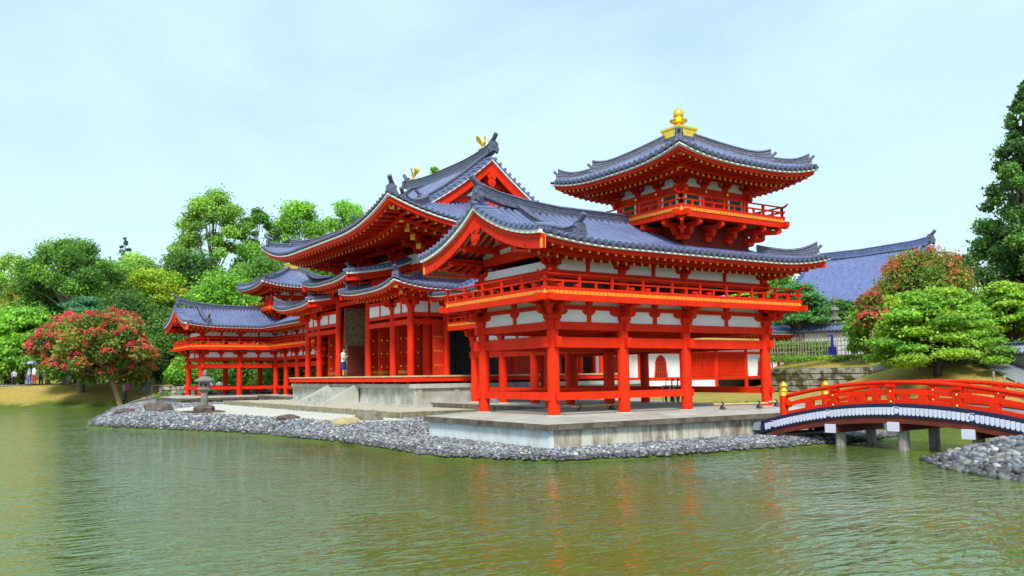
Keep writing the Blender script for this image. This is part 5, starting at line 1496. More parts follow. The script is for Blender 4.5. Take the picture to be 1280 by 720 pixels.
# ------------------------------------------------------------------ arched bridge
def build_bridge():
    xa, xb = 6.12, 8.42; yp = -7.1; k = .030
    zt = lambda y: .30-k*(y-yp)**2            # top edge of the fascia
    root = thing('arched_bridge', 'low arched red railed bridge with white scalloped side on weathered wooden piers', 'bridge', (7.27, -7.1, -.9))
    ys = np.linspace(-2.55, -12.0, 40)
    dk = MB(); secs = [[(xa+.06, y, zt(y)-.20), (xb-.06, y, zt(y)-.20), (xb-.06, y, zt(y)-.03), (xa+.06, y, zt(y)-.03)] for y in ys]
    dk.sweep(secs); dp = part(dk, 'deck', root, GREYWOOD)
    for x, sg in ((xa, -1), (xb, 1)):
        f = MB(); f.sweep([[(x-.03, y, zt(y)-.05), (x+.06, y, zt(y)-.05), (x+.06, y, zt(y)+.03), (x-.03, y, zt(y)+.03)] for y in ys])   # dark coping strip
        f.sweep([[(x+.0, y, zt(y)-.33), (x+.05, y, zt(y)-.33), (x+.05, y, zt(y)-.052), (x+.0, y, zt(y)-.052)] for y in ys])
        f.box(x-.028, x+.05, ys[0]+.001, ys[0]+.05, zt(ys[0])-.36, zt(ys[0])+.02)
        fc = part(f, 'fascia', root, NAVY)
        sc = MB(); roundels = MB(); y = -2.64; i = 0; period = .118
        xs = x-.028 if sg < 0 else x+.051
        while y > -11.95:
            z0 = zt(y-period/2)
            rd = any(abs(y-period/2-c) < .085 for c in (-2.95, -4.95, -7.05, -9.05, -11.0))
            if rd and sc.v: part(sc, 'scallop_trim', fc, PALEB); sc = MB()
            if not rd:
                w = .051; yc = y-period/2
                prof = [(yc-w, z0-.075), (yc-w, z0-.23)]+[(yc-w*math.cos(a), z0-.23-w*math.sin(a)) for a in np.linspace(.3, PI-.3, 6)]+[(yc+w, z0-.23), (yc+w, z0-.075)]
                v = [(xs, a, b) for a, b in prof]+[(xs+.02, a, b) for a, b in prof]; n = len(prof)
                sc._add(v, [tuple(range(n)), tuple(range(2*n-1, n-1, -1))]+[(j, j+n, (j+1) % n+n, (j+1) % n) for j in range(n)])
            y -= period
        part(sc, 'scallop_trim', fc, PALEB)
        for c in (-2.95, -4.95, -7.05, -9.05, -11.0):
            r = MB(); z0 = zt(c)-.17; r.tube([(xs, c, z0), (xs+.02, c, z0)], .075, 18, caps=True); r.tube([(xs-.006, c, z0), (xs, c, z0)], .045, 12)
            r.box(xs-.002, xs+.018, c-.085, c+.085, z0+.095, z0+.115); part(r, 'roundel', fc, PALEB)
        u = MB(); secs = [[(x+.09*-sg-.06, y, zt(y)-.50), (x+.09*-sg+.06, y, zt(y)-.50), (x+.09*-sg+.06, y, zt(y)-.21), (x+.09*-sg-.06, y, zt(y)-.21)] for y in ys[1:]]
        u.sweep(secs); part(u, 'girder', root, BEAMRED)
        # railing
        xr = x+.14*-sg
        tall = [-5.05, -6.85, -8.65, -10.45, -12.0]; short = [-4.22, -5.95, -7.75, -9.55, -11.3]
        for y in tall:
            b = MB(); b.box(xr-.075, xr+.075, y-.10, y+.10, zt(y)-.02, zt(y)+.50); b.box(xr-.10, xr+.10, y-.13, y+.13, zt(y)+.46, zt(y)+.54)
            p = part(b, 'rail_post', root, RED)
            g = MB()
            for z in (.34, .07): g.tube([(xr-.075, y, zt(y)+z), (xr-.09, y, zt(y)+z)], [.03, .015], 8)
            part(g, 'stud', p, GOLD)
        for y in short:
            b = MB(); b.box(xr-.07, xr+.07, y-.12, y+.12, zt(y)-.02, zt(y)+.29); part(b, 'short_post', root, RED)
        yy = np.linspace(-3.3, -12.0, 34)
        for nm, z, w, h in (('bottom_rail', .06, .12, .12), ('middle_rail', .335, .10, .12)):
            b = MB(); b.sweep([[(xr-w/2, y, zt(y)+z-h/2), (xr+w/2, y, zt(y)+z-h/2), (xr+w/2, y, zt(y)+z+h/2), (xr-w/2, y, zt(y)+z+h/2)] for y in (yy if z < .1 else yy)]); part(b, nm, root, RED)
        b = MB(); b.tube([(xr, y, zt(y)+.585) for y in yy], .062, 10); part(b, 'top_rail', root, RED)
        # end post with gilded cap
        ye = -3.28; z0 = zt(ye)
        b = MB(); b.tube([(xr, ye, z0-.1), (xr, ye, z0+.62)], .125, 18); np_ = part(b, 'newel_post', root, RED)
        g = MB(); g.lathe(xr, ye, [(.132, z0+.615), (.135, z0+.64), (.125, z0+.66), (.125, z0+.76), (.135, z0+.78), (.12, z0+.80), (.085, z0+.83), (.075, z0+.85), (.12, z0+.89), (.13, z0+.93), (.10, z0+.99), (.04, z0+1.03), (.008, z0+1.06)], 18)
        part(g, 'gilded_cap', np_, GOLD)
        b = MB(); b.tube([(xr, -3.42, zt(-3.42)+.335), (xr, -3.50, zt(-3.5)+.335)], .11, 12); part(b, 'rail_boss', root, RED)
    for y in (-5.0, -6.95, -8.95, -11.0):
        z = zt(y)-.50
        b = MB(); b.box(xa+.0, xb-.0, y-.15, y+.15, z-.20, z+.03); cb = part(b, 'cross_beam', root, BEAMRED)
        b = MB(); b.box(xa-.07, xa-.001, y-.155, y+.155, z-.205, z+.035); b.box(xb+.001, xb+.07, y-.155, y+.155, z-.205, z+.035); part(b, 'beam_end_cap', cb, PALEB)
        for x in (xa+.42, xb-.42):
            b = MB(); b.tube([(x, y, -2), (x, y, z-.199)], [.155, .145], 16); part(b, 'pier', root, PIERW)
    ab = MB(); ab.box(xa+.1, xb-.1, -3.3, -2.62, -1.1, -.66); part(ab, 'abutment', root, STONE)
build_bridge()
st_ = MB(); st_.box(6.2, 8.35, -2.62, -2.08, -.6, -.36); single(st_, 'stone_step', BLUEST, 'flat blue grey stone step between platform edge and bridge end', 'step')
# ------------------------------------------------------------------ low bamboo barriers on the platform
def barrier(a, b, label):
    a = np.array([*a, 0.]); b = np.array([*b, 0.]); d = (b-a)/np.linalg.norm(b-a); L = np.linalg.norm(b-a)
    root = thing('bamboo_barrier', label, 'low barrier', tuple((a+b)/2), 'low bamboo barriers on the platform')
    m = MB(); P = [a+d*L*t+np.array([0, 0, .17]) for t in np.linspace(0, 1, 12)]; m.tube(P, [.032 if i % 3 else .036 for i in range(12)], 10); part(m, 'bamboo_pole', root, BAMB)
    for t in (.16, .84):
        p = a+d*L*t; s = np.array([-d[1], d[0], 0])
        m = MB(); m.bar(p-s*.12+np.array([0, 0, .025]), p+s*.12+np.array([0, 0, .025]), .10, .05); m.bar(p-s*.10+np.array([0, 0, .04]), p+np.array([0, 0, .14]), .06, .05); m.bar(p+s*.10+np.array([0, 0, .04]), p+np.array([0, 0, .14]), .06, .05)
        ft = part(m, 'stand', root, BROWNST)
        m = MB(); m.tube([p+s*.02+np.array([0, 0, .15]), p+s*.04+np.array([0, 0, .27])], [.035, .012], 7); m.tube([p+np.array([0, 0, .11]), p+np.array([0, 0, .22])], .045, 8); part(m, 'rope_tie', ft, BLACK)
barrier((6.05, -.62), (8.05, -1.15), 'bamboo pole barrier on stands at the open rim of the near stone platform')
barrier((8.95, -.45), (11.2, -.75), 'bamboo pole barrier beside the last red column, by the bridge end post')
barrier((1.9, 1.6), (4.2, 2.0), 'bamboo pole barrier in the shade deep under the near wing')
# umbrella stand
def umbrella_stand(p, label):
    x, y, z = p
    root = thing('umbrella_stand', label, 'umbrella stand', p)
    m = MB()
    for zz in (.04, .42, .72):
        for a, b in (((-.55, -.2), (.55, -.2)), ((.55, -.2), (.55, .2)), ((.55, .2), (-.55, .2)), ((-.55, .2), (-.55, -.2))): m.bar((x+a[0], y+a[1], z+zz), (x+b[0], y+b[1], z+zz), .025, .025)
    for t in np.linspace(-.55, .55, 6):
        for q in (-.2, .2): m.bar((x+t, y+q, z), (x+t, y+q, z+.73), .022, .022)
    part(m, 'rack', root, METAL)
    cols = [BLACK, NAVY, BLACK, BLUEPLASTIC, BLACK, METAL]
    for k, t in enumerate(np.linspace(-.46, .46, 7)):
        m = MB(); q = .12*(-1)**k
        m.tube([(x+t, y+q, z+.05), (x+t, y+q, z+.30), (x+t, y+q*.8, z+.70)], [.015, .055, .03], 8)
        m.tube([(x+t, y+q*.8, z+.70), (x+t, y+q*.8, z+.92), (x+t+.03, y+q*.8, z+.98), (x+t+.08, y+q*.8, z+.97), (x+t+.09, y+q*.8, z+.90)], .014, 6)
        part(m, 'umbrella', root, cols[k % 6])
p = at(846, 507, 33.5); umbrella_stand((p[0], p[1], 0.0), 'grey wire umbrella stand full of dark umbrellas behind the third red column')

# ------------------------------------------------------------------ right background
# stone retaining wall
def stone_course_mat():
    m = bpy.data.materials.new('coursed_rubble'); m.use_nodes = True; nt = m.node_tree; b = nt.nodes['Principled BSDF']; b.inputs['Roughness'].default_value = .9
    tc = nt.nodes.new('ShaderNodeTexCoord'); n = nt.nodes.new('ShaderNodeTexNoise'); n.inputs['Scale'].default_value = 2.2; n.inputs['Detail'].default_value = 8
    r = nt.nodes.new('ShaderNodeValToRGB'); r.color_ramp.elements[0].position = .42; r.color_ramp.elements[0].color = (.09, .075, .03, 1); r.color_ramp.elements[1].position = .58; r.color_ramp.elements[1].color = (.38, .38, .32, 1)
    nt.links.new(tc.outputs['Object'], n.inputs['Vector']); nt.links.new(n.outputs['Fac'], r.inputs['Fac']); nt.links.new(r.outputs['Color'], b.inputs['Base Color'])
    return m
RUBBLE = stone_course_mat(); MOSSD = mat('dark_mossy_earth', (.03, .028, .012), .95, color2=(.06, .065, .02), vscale=3)
A = at(962, 473, 51.5); B = at(1088, 472, 46)
def stone_wall(A, B, z0, z1, th, label, rows, group=None, m=RUBBLE):
    A = np.array([A[0], A[1], 0.]); B = np.array([B[0], B[1], 0.]); d = (B-A); L = np.linalg.norm(d); d /= L
    mb = MB(); h = (z1-z0)/rows; r = random.Random(5)
    bk = MB(); bk.bar(A+np.array([0, 0, (z0+z1)/2]), B+np.array([0, 0, (z0+z1)/2]), th*.8, z1-z0-.02)
    for i in range(rows):
        t = -r.random()*.3
        while t < L:
            w = r.uniform(.45, .95); a = max(0, t+.012); b = min(L, t+w-.03)
            if b > a+.05:
                o = r.uniform(-.02, .02)
                mb.bar(A+d*a+np.array([0, 0, z0+h*(i+.5)+r.uniform(-.01, .01)]), A+d*b+np.array([0, 0, z0+h*(i+.5)]), th+o*2, h-.055)
            t += w
    root = thing('stone_wall', label, 'stone wall', (float(A[0]), float(A[1]), z0), group)
    part(mb, 'facing_stones', root, m); part(bk, 'earth_core', root, MOSSD)
    return root
stone_wall(A, B, -.3, 1.42, .5, 'mossy coursed stone retaining wall below the bamboo fence', 5)
slope = MB(); n_ = np.array([-(B-A)[1], (B-A)[0], 0]); n_ /= np.linalg.norm(n_)
slope._add([tuple(A[:2])+(1.40,), tuple(B[:2])+(1.40,), tuple((B+n_*3)[:2])+(2.0,), tuple((B+n_*14)[:2])+(2.1,), tuple((A+n_*14)[:2])+(2.1,), tuple((A+n_*3)[:2])+(2.0,)], [(0, 1, 2, 5), (5, 2, 3, 4)])
structure(slope, 'grass_terrace', GRASS)
# open bamboo fence
def bamboo_fence(A, B, z0, h, label):
    d = np.array([B[0]-A[0], B[1]-A[1], 0.]); L = np.linalg.norm(d); d /= L; A3 = np.array([A[0], A[1], z0]); r = random.Random(3)
    root = thing('bamboo_fence', label, 'fence', tuple(A3))
    m = MB(); t = 0
    while t < L:
        hh = h*r.uniform(.82, 1.08); m.tube([A3+d*t, A3+d*(t+r.uniform(-.03, .03))+np.array([0, 0, hh])], .028, 6); t += r.uniform(.14, .26)
    part(m, 'stakes', root, GREYBAMB)
    m = MB()
    for k in range(4): m.tube([A3+np.array([0, 0, h*(.2+.2*k)]), A3+d*L+np.array([0, 0, h*(.2+.2*k)+.03])], .026, 6)
    part(m, 'rails', root, GREYBAMB)
fa = at(958, 452, 55.0); fb = at(1096, 450, 48.6)
bamboo_fence(fa, fb, 1.85, 1.45, 'open lattice fence of weathered bamboo stakes above the stone retaining wall')
# white wall with tiled cap
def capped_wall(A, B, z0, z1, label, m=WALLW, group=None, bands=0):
    A = np.array([A[0], A[1], 0.]); B = np.array([B[0], B[1], 0.]); d = (B-A); L = np.linalg.norm(d); d /= L; s = np.array([-d[1], d[0], 0]); up = lambda v: np.array([0, 0, v])
    root = thing('plaster_wall', label, 'wall', (float(A[0]), float(A[1]), z0), group)
    mb = MB(); mb.bar(A+up((z0+z1)/2), B+up((z0+z1)/2), .45, z1-z0); w = part(mb, 'wall_body', root, m)
    if bands:
        mb = MB()
        for k in range(bands): mb.bar(A+up(z0+(z1-z0)*(k+1)/(bands+1)), B+up(z0+(z1-z0)*(k+1)/(bands+1)), .47, .03)
        part(mb, 'line_band', w, CREAM)
    mb = MB()
    for sg in (-1, 1):
        P = [[A+s*sg*(.05+.55*q)+up(z1+.42-.36*q) for q in (0, .5, 1)], [B+s*sg*(.05+.55*q)+up(z1+.42-.36*q) for q in (0, .5, 1)]]; mb.grid(P, 0, False)
        t = .12
        while t < L:
            mb.tube([A+d*t+s*sg*.1+up(z1+.42), A+d*t+s*sg*.62+up(z1+.08)], .07, 7); t += .27
    mb.bar(A+up(z1+.02), B+up(z1+.02), .9, .08)
    cap = part(mb, 'tiled_cap', root, TILE)
    mb = MB(); ridge(mb, [A+up(z1+.36), B+up(z1+.36)], .22, .2); part(mb, 'ridge', cap, TILED)
    return root
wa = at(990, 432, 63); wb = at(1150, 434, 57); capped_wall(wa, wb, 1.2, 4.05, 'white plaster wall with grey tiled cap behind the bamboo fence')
# temple building with a great tiled roof
def temple():
    xr, xe = 60., 51.5; y0, y1 = 22.8, 36.2
    root = thing('temple_building', 'dark timber temple with a great blue grey tiled roof behind the trees', 'temple', (xr, 29, 1.5))
    zr, ze = 12.55, 6.6
    H = lambda d: ze+.30*d+.047*d*d
    R = newR(); D = xr-xe
    F = Face((xe, y1), (0, -1), (1, 0), y1-y0, D, H, ('verge', 0), ('verge', 0), (.25, .25), 4, 6, 2.2); roof_face(R, F, sp=.30, r=.085, rw=.12, rsp=.5)
    G = Face((xr+D, y0), (0, 1), (-1, 0), y1-y0, D, H, ('verge', 0), ('verge', 0), (.25, .25), 4, 6, 2.2); roof_face(R, G, sp=.30, r=.085, rafters=False)
    verge(R, F, True, board_h=.5, s=1.1); verge(R, G, False, board_h=.5, s=1.1); verge(R, F, False, board_h=.5, s=1.1)
    roof = emit_roof(R, root, GREYTILE, {'white': CREAM, 'beam': DARKWOOD, 'rafter': [DARKWOOD, CREAM], 'soffit': DARKWOOD, 'barge': DARKWOOD})
    zz = H(D)+.1
    m = MB(); ridge(m, [(xr, y0+.1, zz+.25), (xr, y0+1.5, zz+.08), (xr, 30, zz), (xr, y1-.1, zz+.2)], .45, .55, cap=.14); part(m, 'ridge', roof, GREYTILE)
    m = MB(); oni(m, (xr, y0-.1, zz+.3), (0, -1), 1.5); part(m, 'ridge_end_tile', roof, TILED)
    m = MB(); ridge(m, [(xr-t, y0+.9, F.z(F.L-.9, D-t)+.15) for t in np.linspace(.3, 5.2, 9)], .3, .3, curl=.15); part(m, 'descending_ridge', roof, GREYTILE)
    xw = xe+2.4
    m = MB(); m.box(xw, xr+4, y0+1.6, y1-1.6, 1.6, ze+.6); part(m, 'wall', root, DARKWOOD)
    for k in range(6):
        y = y0+1.6+(y1-y0-3.2)*k/5
        m = MB(); m.tube([(xw-.05, y, 1.5), (xw-.05, y, ze+.4)], .24, 12); part(m, 'column', root, DARKWOOD)
    m = MB()
    for z in (3.0, 5.2, 6.3): m.bar((xw-.12, y0+1.4, z), (xw-.12, y1-1.4, z), .2, .3)
    part(m, 'tie_beam', root, DARKWOOD)
    for k in range(5):
        a = y0+1.95+(y1-y0-3.2)*k/5; b = a+(y1-y0-3.2)/5-.7
        m = MB(); m.box(xw-.06, xw-.01, a, b, 3.2, 5.0); w = part(m, 'shutter', root, GREYWOOD)
    m = MB(); m.box(xw-1.6, xr+5, y0+.4, y1-.4, .9, 1.7); part(m, 'plinth', root, STONE)
temple()
# stone pagoda
def pagoda(p, label):
    x, y, z = p; root = thing('stone_pagoda', label, 'stone pagoda', p); s = 1.0
    m = MB(); m.box(x-.6, x+.6, y-.6, y+.6, z, z+1.2); m.box(x-.45, x+.45, y-.45, y+.45, z+1.2, z+1.7); part(m, 'base', root, LANTST)
    zz = z+1.7
    for k in range(3):
        w = .62-.12*k; m = MB(); m.box(x-w*.5, x+w*.5, y-w*.5, y+w*.5, zz, zz+.42); m.lathe(x, y, [(w*.7, zz+.42), (w*1.15, zz+.46), (w*1.1, zz+.52), (w*.4, zz+.72)], 4, 0, False); part(m, 'tier', root, LANTST); zz += .70
    m = MB(); m.lathe(x, y, [(.10, zz), (.10, zz+.3), (.16, zz+.33), (.07, zz+.4), (.14, zz+.46), (.07, zz+.52), (.12, zz+.6), (.02, zz+.95)], 10); part(m, 'finial', root, LANTST)
p = at(1044, 411, 62); pagoda((p[0], p[1], p[2]-2.2), 'weathered stone pagoda with finial rising over the white wall')
# blue hooded lamp on the white wall
p = at(1040, 424, 50.5)
m = MB(); m.tube([p+np.array([0, 0, -.9]), p+np.array([0, 0, .05]), p+np.array([.01, -.01, .2]), p+np.array([-.08, .08, .30]), p+np.array([-.16, .15, .25]), p+np.array([-.15, .14, .15])], [.085, .08, .07, .06, .06, .06], 10)
m.box(p[0]-.17, p[0]+.17, p[1]-.17, p[1]+.17, p[2]-1.2, p[2]-.45)
single(m, 'ventilation_pipe', BLUEPLASTIC, 'dark blue hooked pipe standing behind the bamboo fence', 'pipe', tuple(p))
# grey barrier boards under the maple, low post fence, side wall
def board_barrier(A, B, label, z, n=4):
    A = np.array([A[0], A[1], z]); B = np.array([B[0], B[1], z]); d = (B-A); L = np.linalg.norm(d); d /= L
    root = thing('board_barrier', label, 'barrier', tuple(A))
    for k in range(3):
        m = MB(); m.bar(A+d*L*(k/2), A+d*L*(k/2)+np.array([0, 0, 1.25]), .12, .12, up=(d[0], d[1], 0)); part(m, 'post', root, GREYWOOD)
    for k in range(n):
        m = MB(); s = np.array([d[1], -d[0], 0])*.1; m.bar(A+s+np.array([0, 0, .25+k*.3]), B+s+np.array([0, 0, .25+k*.3]), .05, .16); part(m, 'board', root, GREYWOOD)
a = at(1176, 474, 41); b = at(1232, 474, 40); board_barrier(a, b, 'grey board barrier in the shade behind the maple trunk', max(gz(a[0], a[1]), gz(b[0], b[1]))-.15)
a = at(1205, 462, 46); b = at(1240, 462, 45); 
def post_fence(A, B, n, h, label):
    root = thing('post_fence', label, 'fence', (float(A[0]), float(A[1]), float(A[2])))
    P = [A+(B-A)*k/(n-1) for k in range(n)]
    for q in P:
        z = gz(q[0], q[1]); m = MB(); m.tube([(q[0], q[1], z-.1), (q[0], q[1], z+h)], [.055, .05], 8); part(m, 'post', root, POSTW)
    m = MB()
    for q in (.45, .85): m.tube([(p[0], p[1], gz(p[0], p[1])+h*q) for p in P], .012, 5)
    part(m, 'rope', root, BLACK)
post_fence(at(1243, 482, 36), at(1300, 486, 33), 5, .75, 'low fence of pale wooden posts and rope before the lined plaster wall')
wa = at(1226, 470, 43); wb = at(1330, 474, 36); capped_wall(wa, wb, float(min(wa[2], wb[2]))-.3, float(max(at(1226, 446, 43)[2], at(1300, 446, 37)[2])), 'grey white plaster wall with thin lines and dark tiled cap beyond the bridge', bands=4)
# asphalt path in front of it
def strip(name, P, Q, m, dz=.05):
    n = 14; g = []
    for k in range(n+1):
        a = P[0]+(P[1]-P[0])*k/n; b = Q[0]+(Q[1]-Q[0])*k/n
        g.append([(a[0]+(b[0]-a[0])*j/4, a[1]+(b[1]-a[1])*j/4, gz(a[0]+(b[0]-a[0])*j/4, a[1]+(b[1]-a[1])*j/4)+dz) for j in range(5)])
    mb = MB(); mb.grid(g); return structure(mb, name, m)
PATH = mat('pale_gravel_path', (.17, .175, .19), .9, color2=(.27, .28, .30), vscale=5, bump=.2)
strip('gravel_path', (at(1215, 486, 40), at(1330, 490, 33)), (at(1230, 476, 42), at(1330, 478, 36)), PATH)

# ------------------------------------------------------------------ left bank
strip('gravel_path', (np.array([-75., 83.]), np.array([2., 62.])), (np.array([-75., 88.]), np.array([2., 66.])), PATH, .06)
def rail_fence(A, B, z, label):
    A = np.array([A[0], A[1], z]); B = np.array([B[0], B[1], z]); n = 5
    root = thing('rail_fence', label, 'fence', tuple(A))
    for k in range(n):
        p = A+(B-A)*k/(n-1); m = MB(); m.tube([p, p+np.array([0, 0, .85])], .045, 8); part(m, 'post', root, BAMB)
    m = MB(); m.tube([A+np.array([0, 0, .82]), B+np.array([0, 0, .82])], .04, 8); part(m, 'rail', root, BAMB)
a = at(190, 481, 72); b = at(252, 481, 68); rail_fence(a, b, gz(a[0], a[1])-.05, 'pale yellow bamboo rail fence on the far bank beside the far wing')
p = at(184, 478, 73); m = MB(); z = gz(p[0], p[1]); m.hexa([(p[0]-.7, p[1]-.4, z-.1), (p[0]+.7, p[1]-.4, z-.1), (p[0]+.7, p[1]+.4, z-.1), (p[0]-.7, p[1]+.4, z-.1), (p[0]-.55, p[1]-.3, z+1.15), (p[0]+.55, p[1]-.3, z+1.2), (p[0]+.55, p[1]+.3, z+1.2), (p[0]-.55, p[1]+.3, z+1.15)])
single(m, 'stone_marker', LANTST, 'upright grey stone block beside the path on the far bank', 'stone', (p[0], p[1], z))
p = at(223, 478, 67.2); m = MB(); z = gz(p[0], p[1])+.25; m.box(p[0]-.32, p[0]+.32, p[1]-.1, p[1]+.1, z, z+1.0); m.box(p[0]-.38, p[0]+.38, p[1]-.14, p[1]+.14, z+1.0, z+1.06)
single(m, 'notice_board', NAVY, 'small dark blue notice board at the bamboo rail fence', 'notice board', (p[0], p[1], z))
a = at(200, 497, 66); b = at(420, 492, 68); stone_wall(a, b, -.5, .72, .5, 'low mossy stone wall seen between the columns of the far wing', 4)
# ------------------------------------------------------------------ people
SKIN = mat('skin', (.55, .34, .24), .6); HAIR = mat('black_hair', (.012, .010, .009), .5)
CLOTH = {}
def cloth(c):
    if c not in CLOTH: CLOTH[c] = mat('cloth', c, .85, var=.12, vscale=8)
    return CLOTH[c]
def person(p, yaw, label, top, bottom, skirt=False, arms='down', bag=None, hat=None, h=1.65, umbrella=None, lean=0.):
    """standing figure; p is the point under the feet, yaw is the facing direction in degrees"""
    p = np.array(p, float); s = h/1.7; a = math.radians(yaw); f = np.array([math.cos(a), math.sin(a), 0]); r = np.array([f[1], -f[0], 0]); up = np.array([0, 0, 1.])
    P = lambda fw, rt, z: p+f*(fw+lean*z*.2)*s+r*rt*s+up*z*s
    root = thing('person', label, 'person', tuple(p))
    sk = {}; 
    pts = [P(0, 0, .92), P(0, 0, 1.15), P(0, 0, 1.38), P(.0, 0, 1.47), P(.02, 0, 1.55), P(.02, 0, 1.66)]
    rad = [(.15, .11), (.13, .10), (.16, .10), (.055, .055), (.075, .085), (.072, .085)]
    E = [(0, 1), (1, 2), (2, 3), (3, 4), (4, 5)]
    def add(par, q, rr): pts.append(q); rad.append((rr, rr)); E.append((par, len(pts)-1)); return len(pts)-1
    for sd in (-1, 1):
        k = add(0, P(.0, sd*.10, .86), .095); k = add(k, P(.02+.04*sd, sd*.10, .48), .062); k = add(k, P(-.02+.07*sd, sd*.10, .09), .042); k = add(k, P(.12+.07*sd, sd*.11, .035), .035)
        k = add(2, P(0, sd*.19, 1.37), .055)
        if arms == 'down' or (arms == 'one' and sd < 0): k = add(k, P(-.01, sd*.23, 1.10), .042); k = add(k, P(.06, sd*.23, .88), .032)
        else: k = add(k, P(.08, sd*.22, 1.12), .042); k = add(k, P(.28, sd*.12, 1.20), .032)
        hnd = k
        # palm, four fingers and a thumb
        dirv = pts[k]-pts[k-1]; dirv = dirv/np.linalg.norm(dirv)
        k2 = add(k, pts[k]+dirv*.07*s, .026)
        for q in range(4): add(k2, pts[k2]+dirv*(.07+.01*(q in (1, 2)))*s+f*(.018*(q-1.5))*s, .009)
        add(k, pts[k]+dirv*.05*s+f*.045*s, .010)
    me = bpy.data.meshes.new('body'); o3 = p
    me.from_pydata([tuple(q-o3) for q in pts], E, []); me.update()
    ob = link('body', me, root); me.materials.append(SKIN)
    md = ob.modifiers.new('skin', 'SKIN'); 
    lay = me.skin_vertices[0].data if me.skin_vertices else None
    if lay is None:
        bm = bmesh.new(); bm.from_mesh(me); bm.verts.layers.skin.verify(); bm.to_mesh(me); bm.free(); lay = me.skin_vertices[0].data
    for v, q in zip(lay, rad): v.radius = (q[0]*s, q[1]*s)
    lay[0].use_root = True
    sb = ob.modifiers.new('sub', 'SUBSURF'); sb.levels = 1; sb.render_levels = 2
    # clothes
    def loop(z, rx, ry, fw=0, n=14): return [P(fw+math.cos(2*PI*k/n)*ry, math.sin(2*PI*k/n)*rx, z) for k in range(n)]
    m = MB(); m.sweep([loop(.88, .185, .135), loop(1.0, .17, .13), loop(1.18, .165, .125), loop(1.34, .205, .125), loop(1.42, .17, .10), loop(1.47, .075, .07)], 0, True)
    for sd in (-1, 1):
        if arms == 'down' or (arms == 'one' and sd < 0): m.tube([P(0, sd*.17, 1.38), P(-.01, sd*.235, 1.22), P(0, sd*.235, 1.06)], [.075, .062, .06], 10)
        else: m.tube([P(0, sd*.17, 1.38), P(.05, sd*.225, 1.2), P(.10, sd*.215, 1.13)], [.075, .062, .06], 10)
    part(m, 'shirt', root, cloth(top))
    m = MB()
    if skirt: m.sweep([loop(.95, .17, .13), loop(.80, .20, .17), loop(.42, .22, .20)], 0, True)
    else:
        m.sweep([loop(.93, .18, .135), loop(.80, .185, .14), loop(.74, .17, .13)], 0, True)
        for sd in (-1, 1): m.tube([P(0, sd*.095, .82), P(.02+.04*sd, sd*.10, .48), P(-.02+.07*sd, sd*.10, .10)], [.105, .08, .065], 12)
    part(m, 'skirt' if skirt else 'trousers', root, cloth(bottom))
    m = MB(); c = P(-.005, 0, 1.645)
    m.lathe(c[0], c[1], [(.088*s, c[2]-.10*s), (.102*s, c[2]-.03*s), (.102*s, c[2]+.03*s), (.085*s, c[2]+.07*s), (.04*s, c[2]+.095*s), (.005, c[2]+.1*s)], 14)
    m.v = [tuple(np.array(v)-f*(.03*s if np.dot(np.array(v)-c, f) > .03*s and v[2] < c[2]+.03*s else .0)*1.9) for v in m.v]
    part(m, 'hair', root, HAIR)
    m = MB()
    for sd in (-1, 1): e = P(.10, sd*.032, 1.63); m.tube([e-f*.01*s, e+f*.006*s], [.012*s, .006*s], 6)
    m.tube([P(.098, -.025, 1.565), P(.104, 0, 1.562), P(.098, .025, 1.565)], .007*s, 6); m.tube([P(.10, 0, 1.62), P(.122, 0, 1.60), P(.10, 0, 1.588)], [.008*s, .014*s, .008*s], 6)
    part(m, 'face', root, HAIR if False else cloth((.30, .12, .09)))
    m = MB()
    for sd in (-1, 1): m.tube([P(-.07+.07*sd, sd*.10, .05), P(.04+.07*sd, sd*.105, .05), P(.15+.07*sd, sd*.11, .035)], [.045*s, .05*s, .035*s], 8)
    part(m, 'shoe', root, HAIR)
    if bag is not None:
        m = MB(); m.sweep([[P(-.12, -.15, z), P(-.12, .15, z), P(-.12-d_, .13, z), P(-.12-d_, -.13, z)] for z, d_ in ((.88, .14), (1.0, .22), (1.25, .22), (1.45, .10))]); 
        single(m, 'backpack', cloth(bag), bag_label[label], 'backpack', tuple(P(-.2, 0, 1.1)))
    if hat is not None:
        m = MB(); c = P(0, 0, 1.70); m.lathe(c[0], c[1], [(.21*s, c[2]-.0*s), (.12*s, c[2]+.02*s), (.11*s, c[2]+.09*s), (.02, c[2]+.11*s)], 14); part(m, 'hat', root, cloth(hat))
    return root
bag_label = {}
def stand(px, depth): q = at(px, 480, depth); return (q[0], q[1], gz(q[0], q[1])+.06)
bl = 'woman in grey trousers carrying a bright pink backpack under the leaning flowering tree'
bag_label[bl] = 'bright pink backpack worn by the walker under the leaning tree'
# blue parasol held over the group
q = stand(36, 74.8); m = MB(); c = (q[0]+.25, q[1]-.2); z = q[2]
m.tube([(c[0], c[1], z+1.0), (c[0], c[1], z+2.1)], .015, 6); m.lathe(c[0], c[1], [(.85, z+1.86), (.80, z+1.90), (.5, z+2.05), (.06, z+2.14)], 10, 0, False)
single(m, 'parasol', cloth((.30, .42, .85)), 'pale blue parasol held over two people by the path', 'parasol', (c[0], c[1], z))
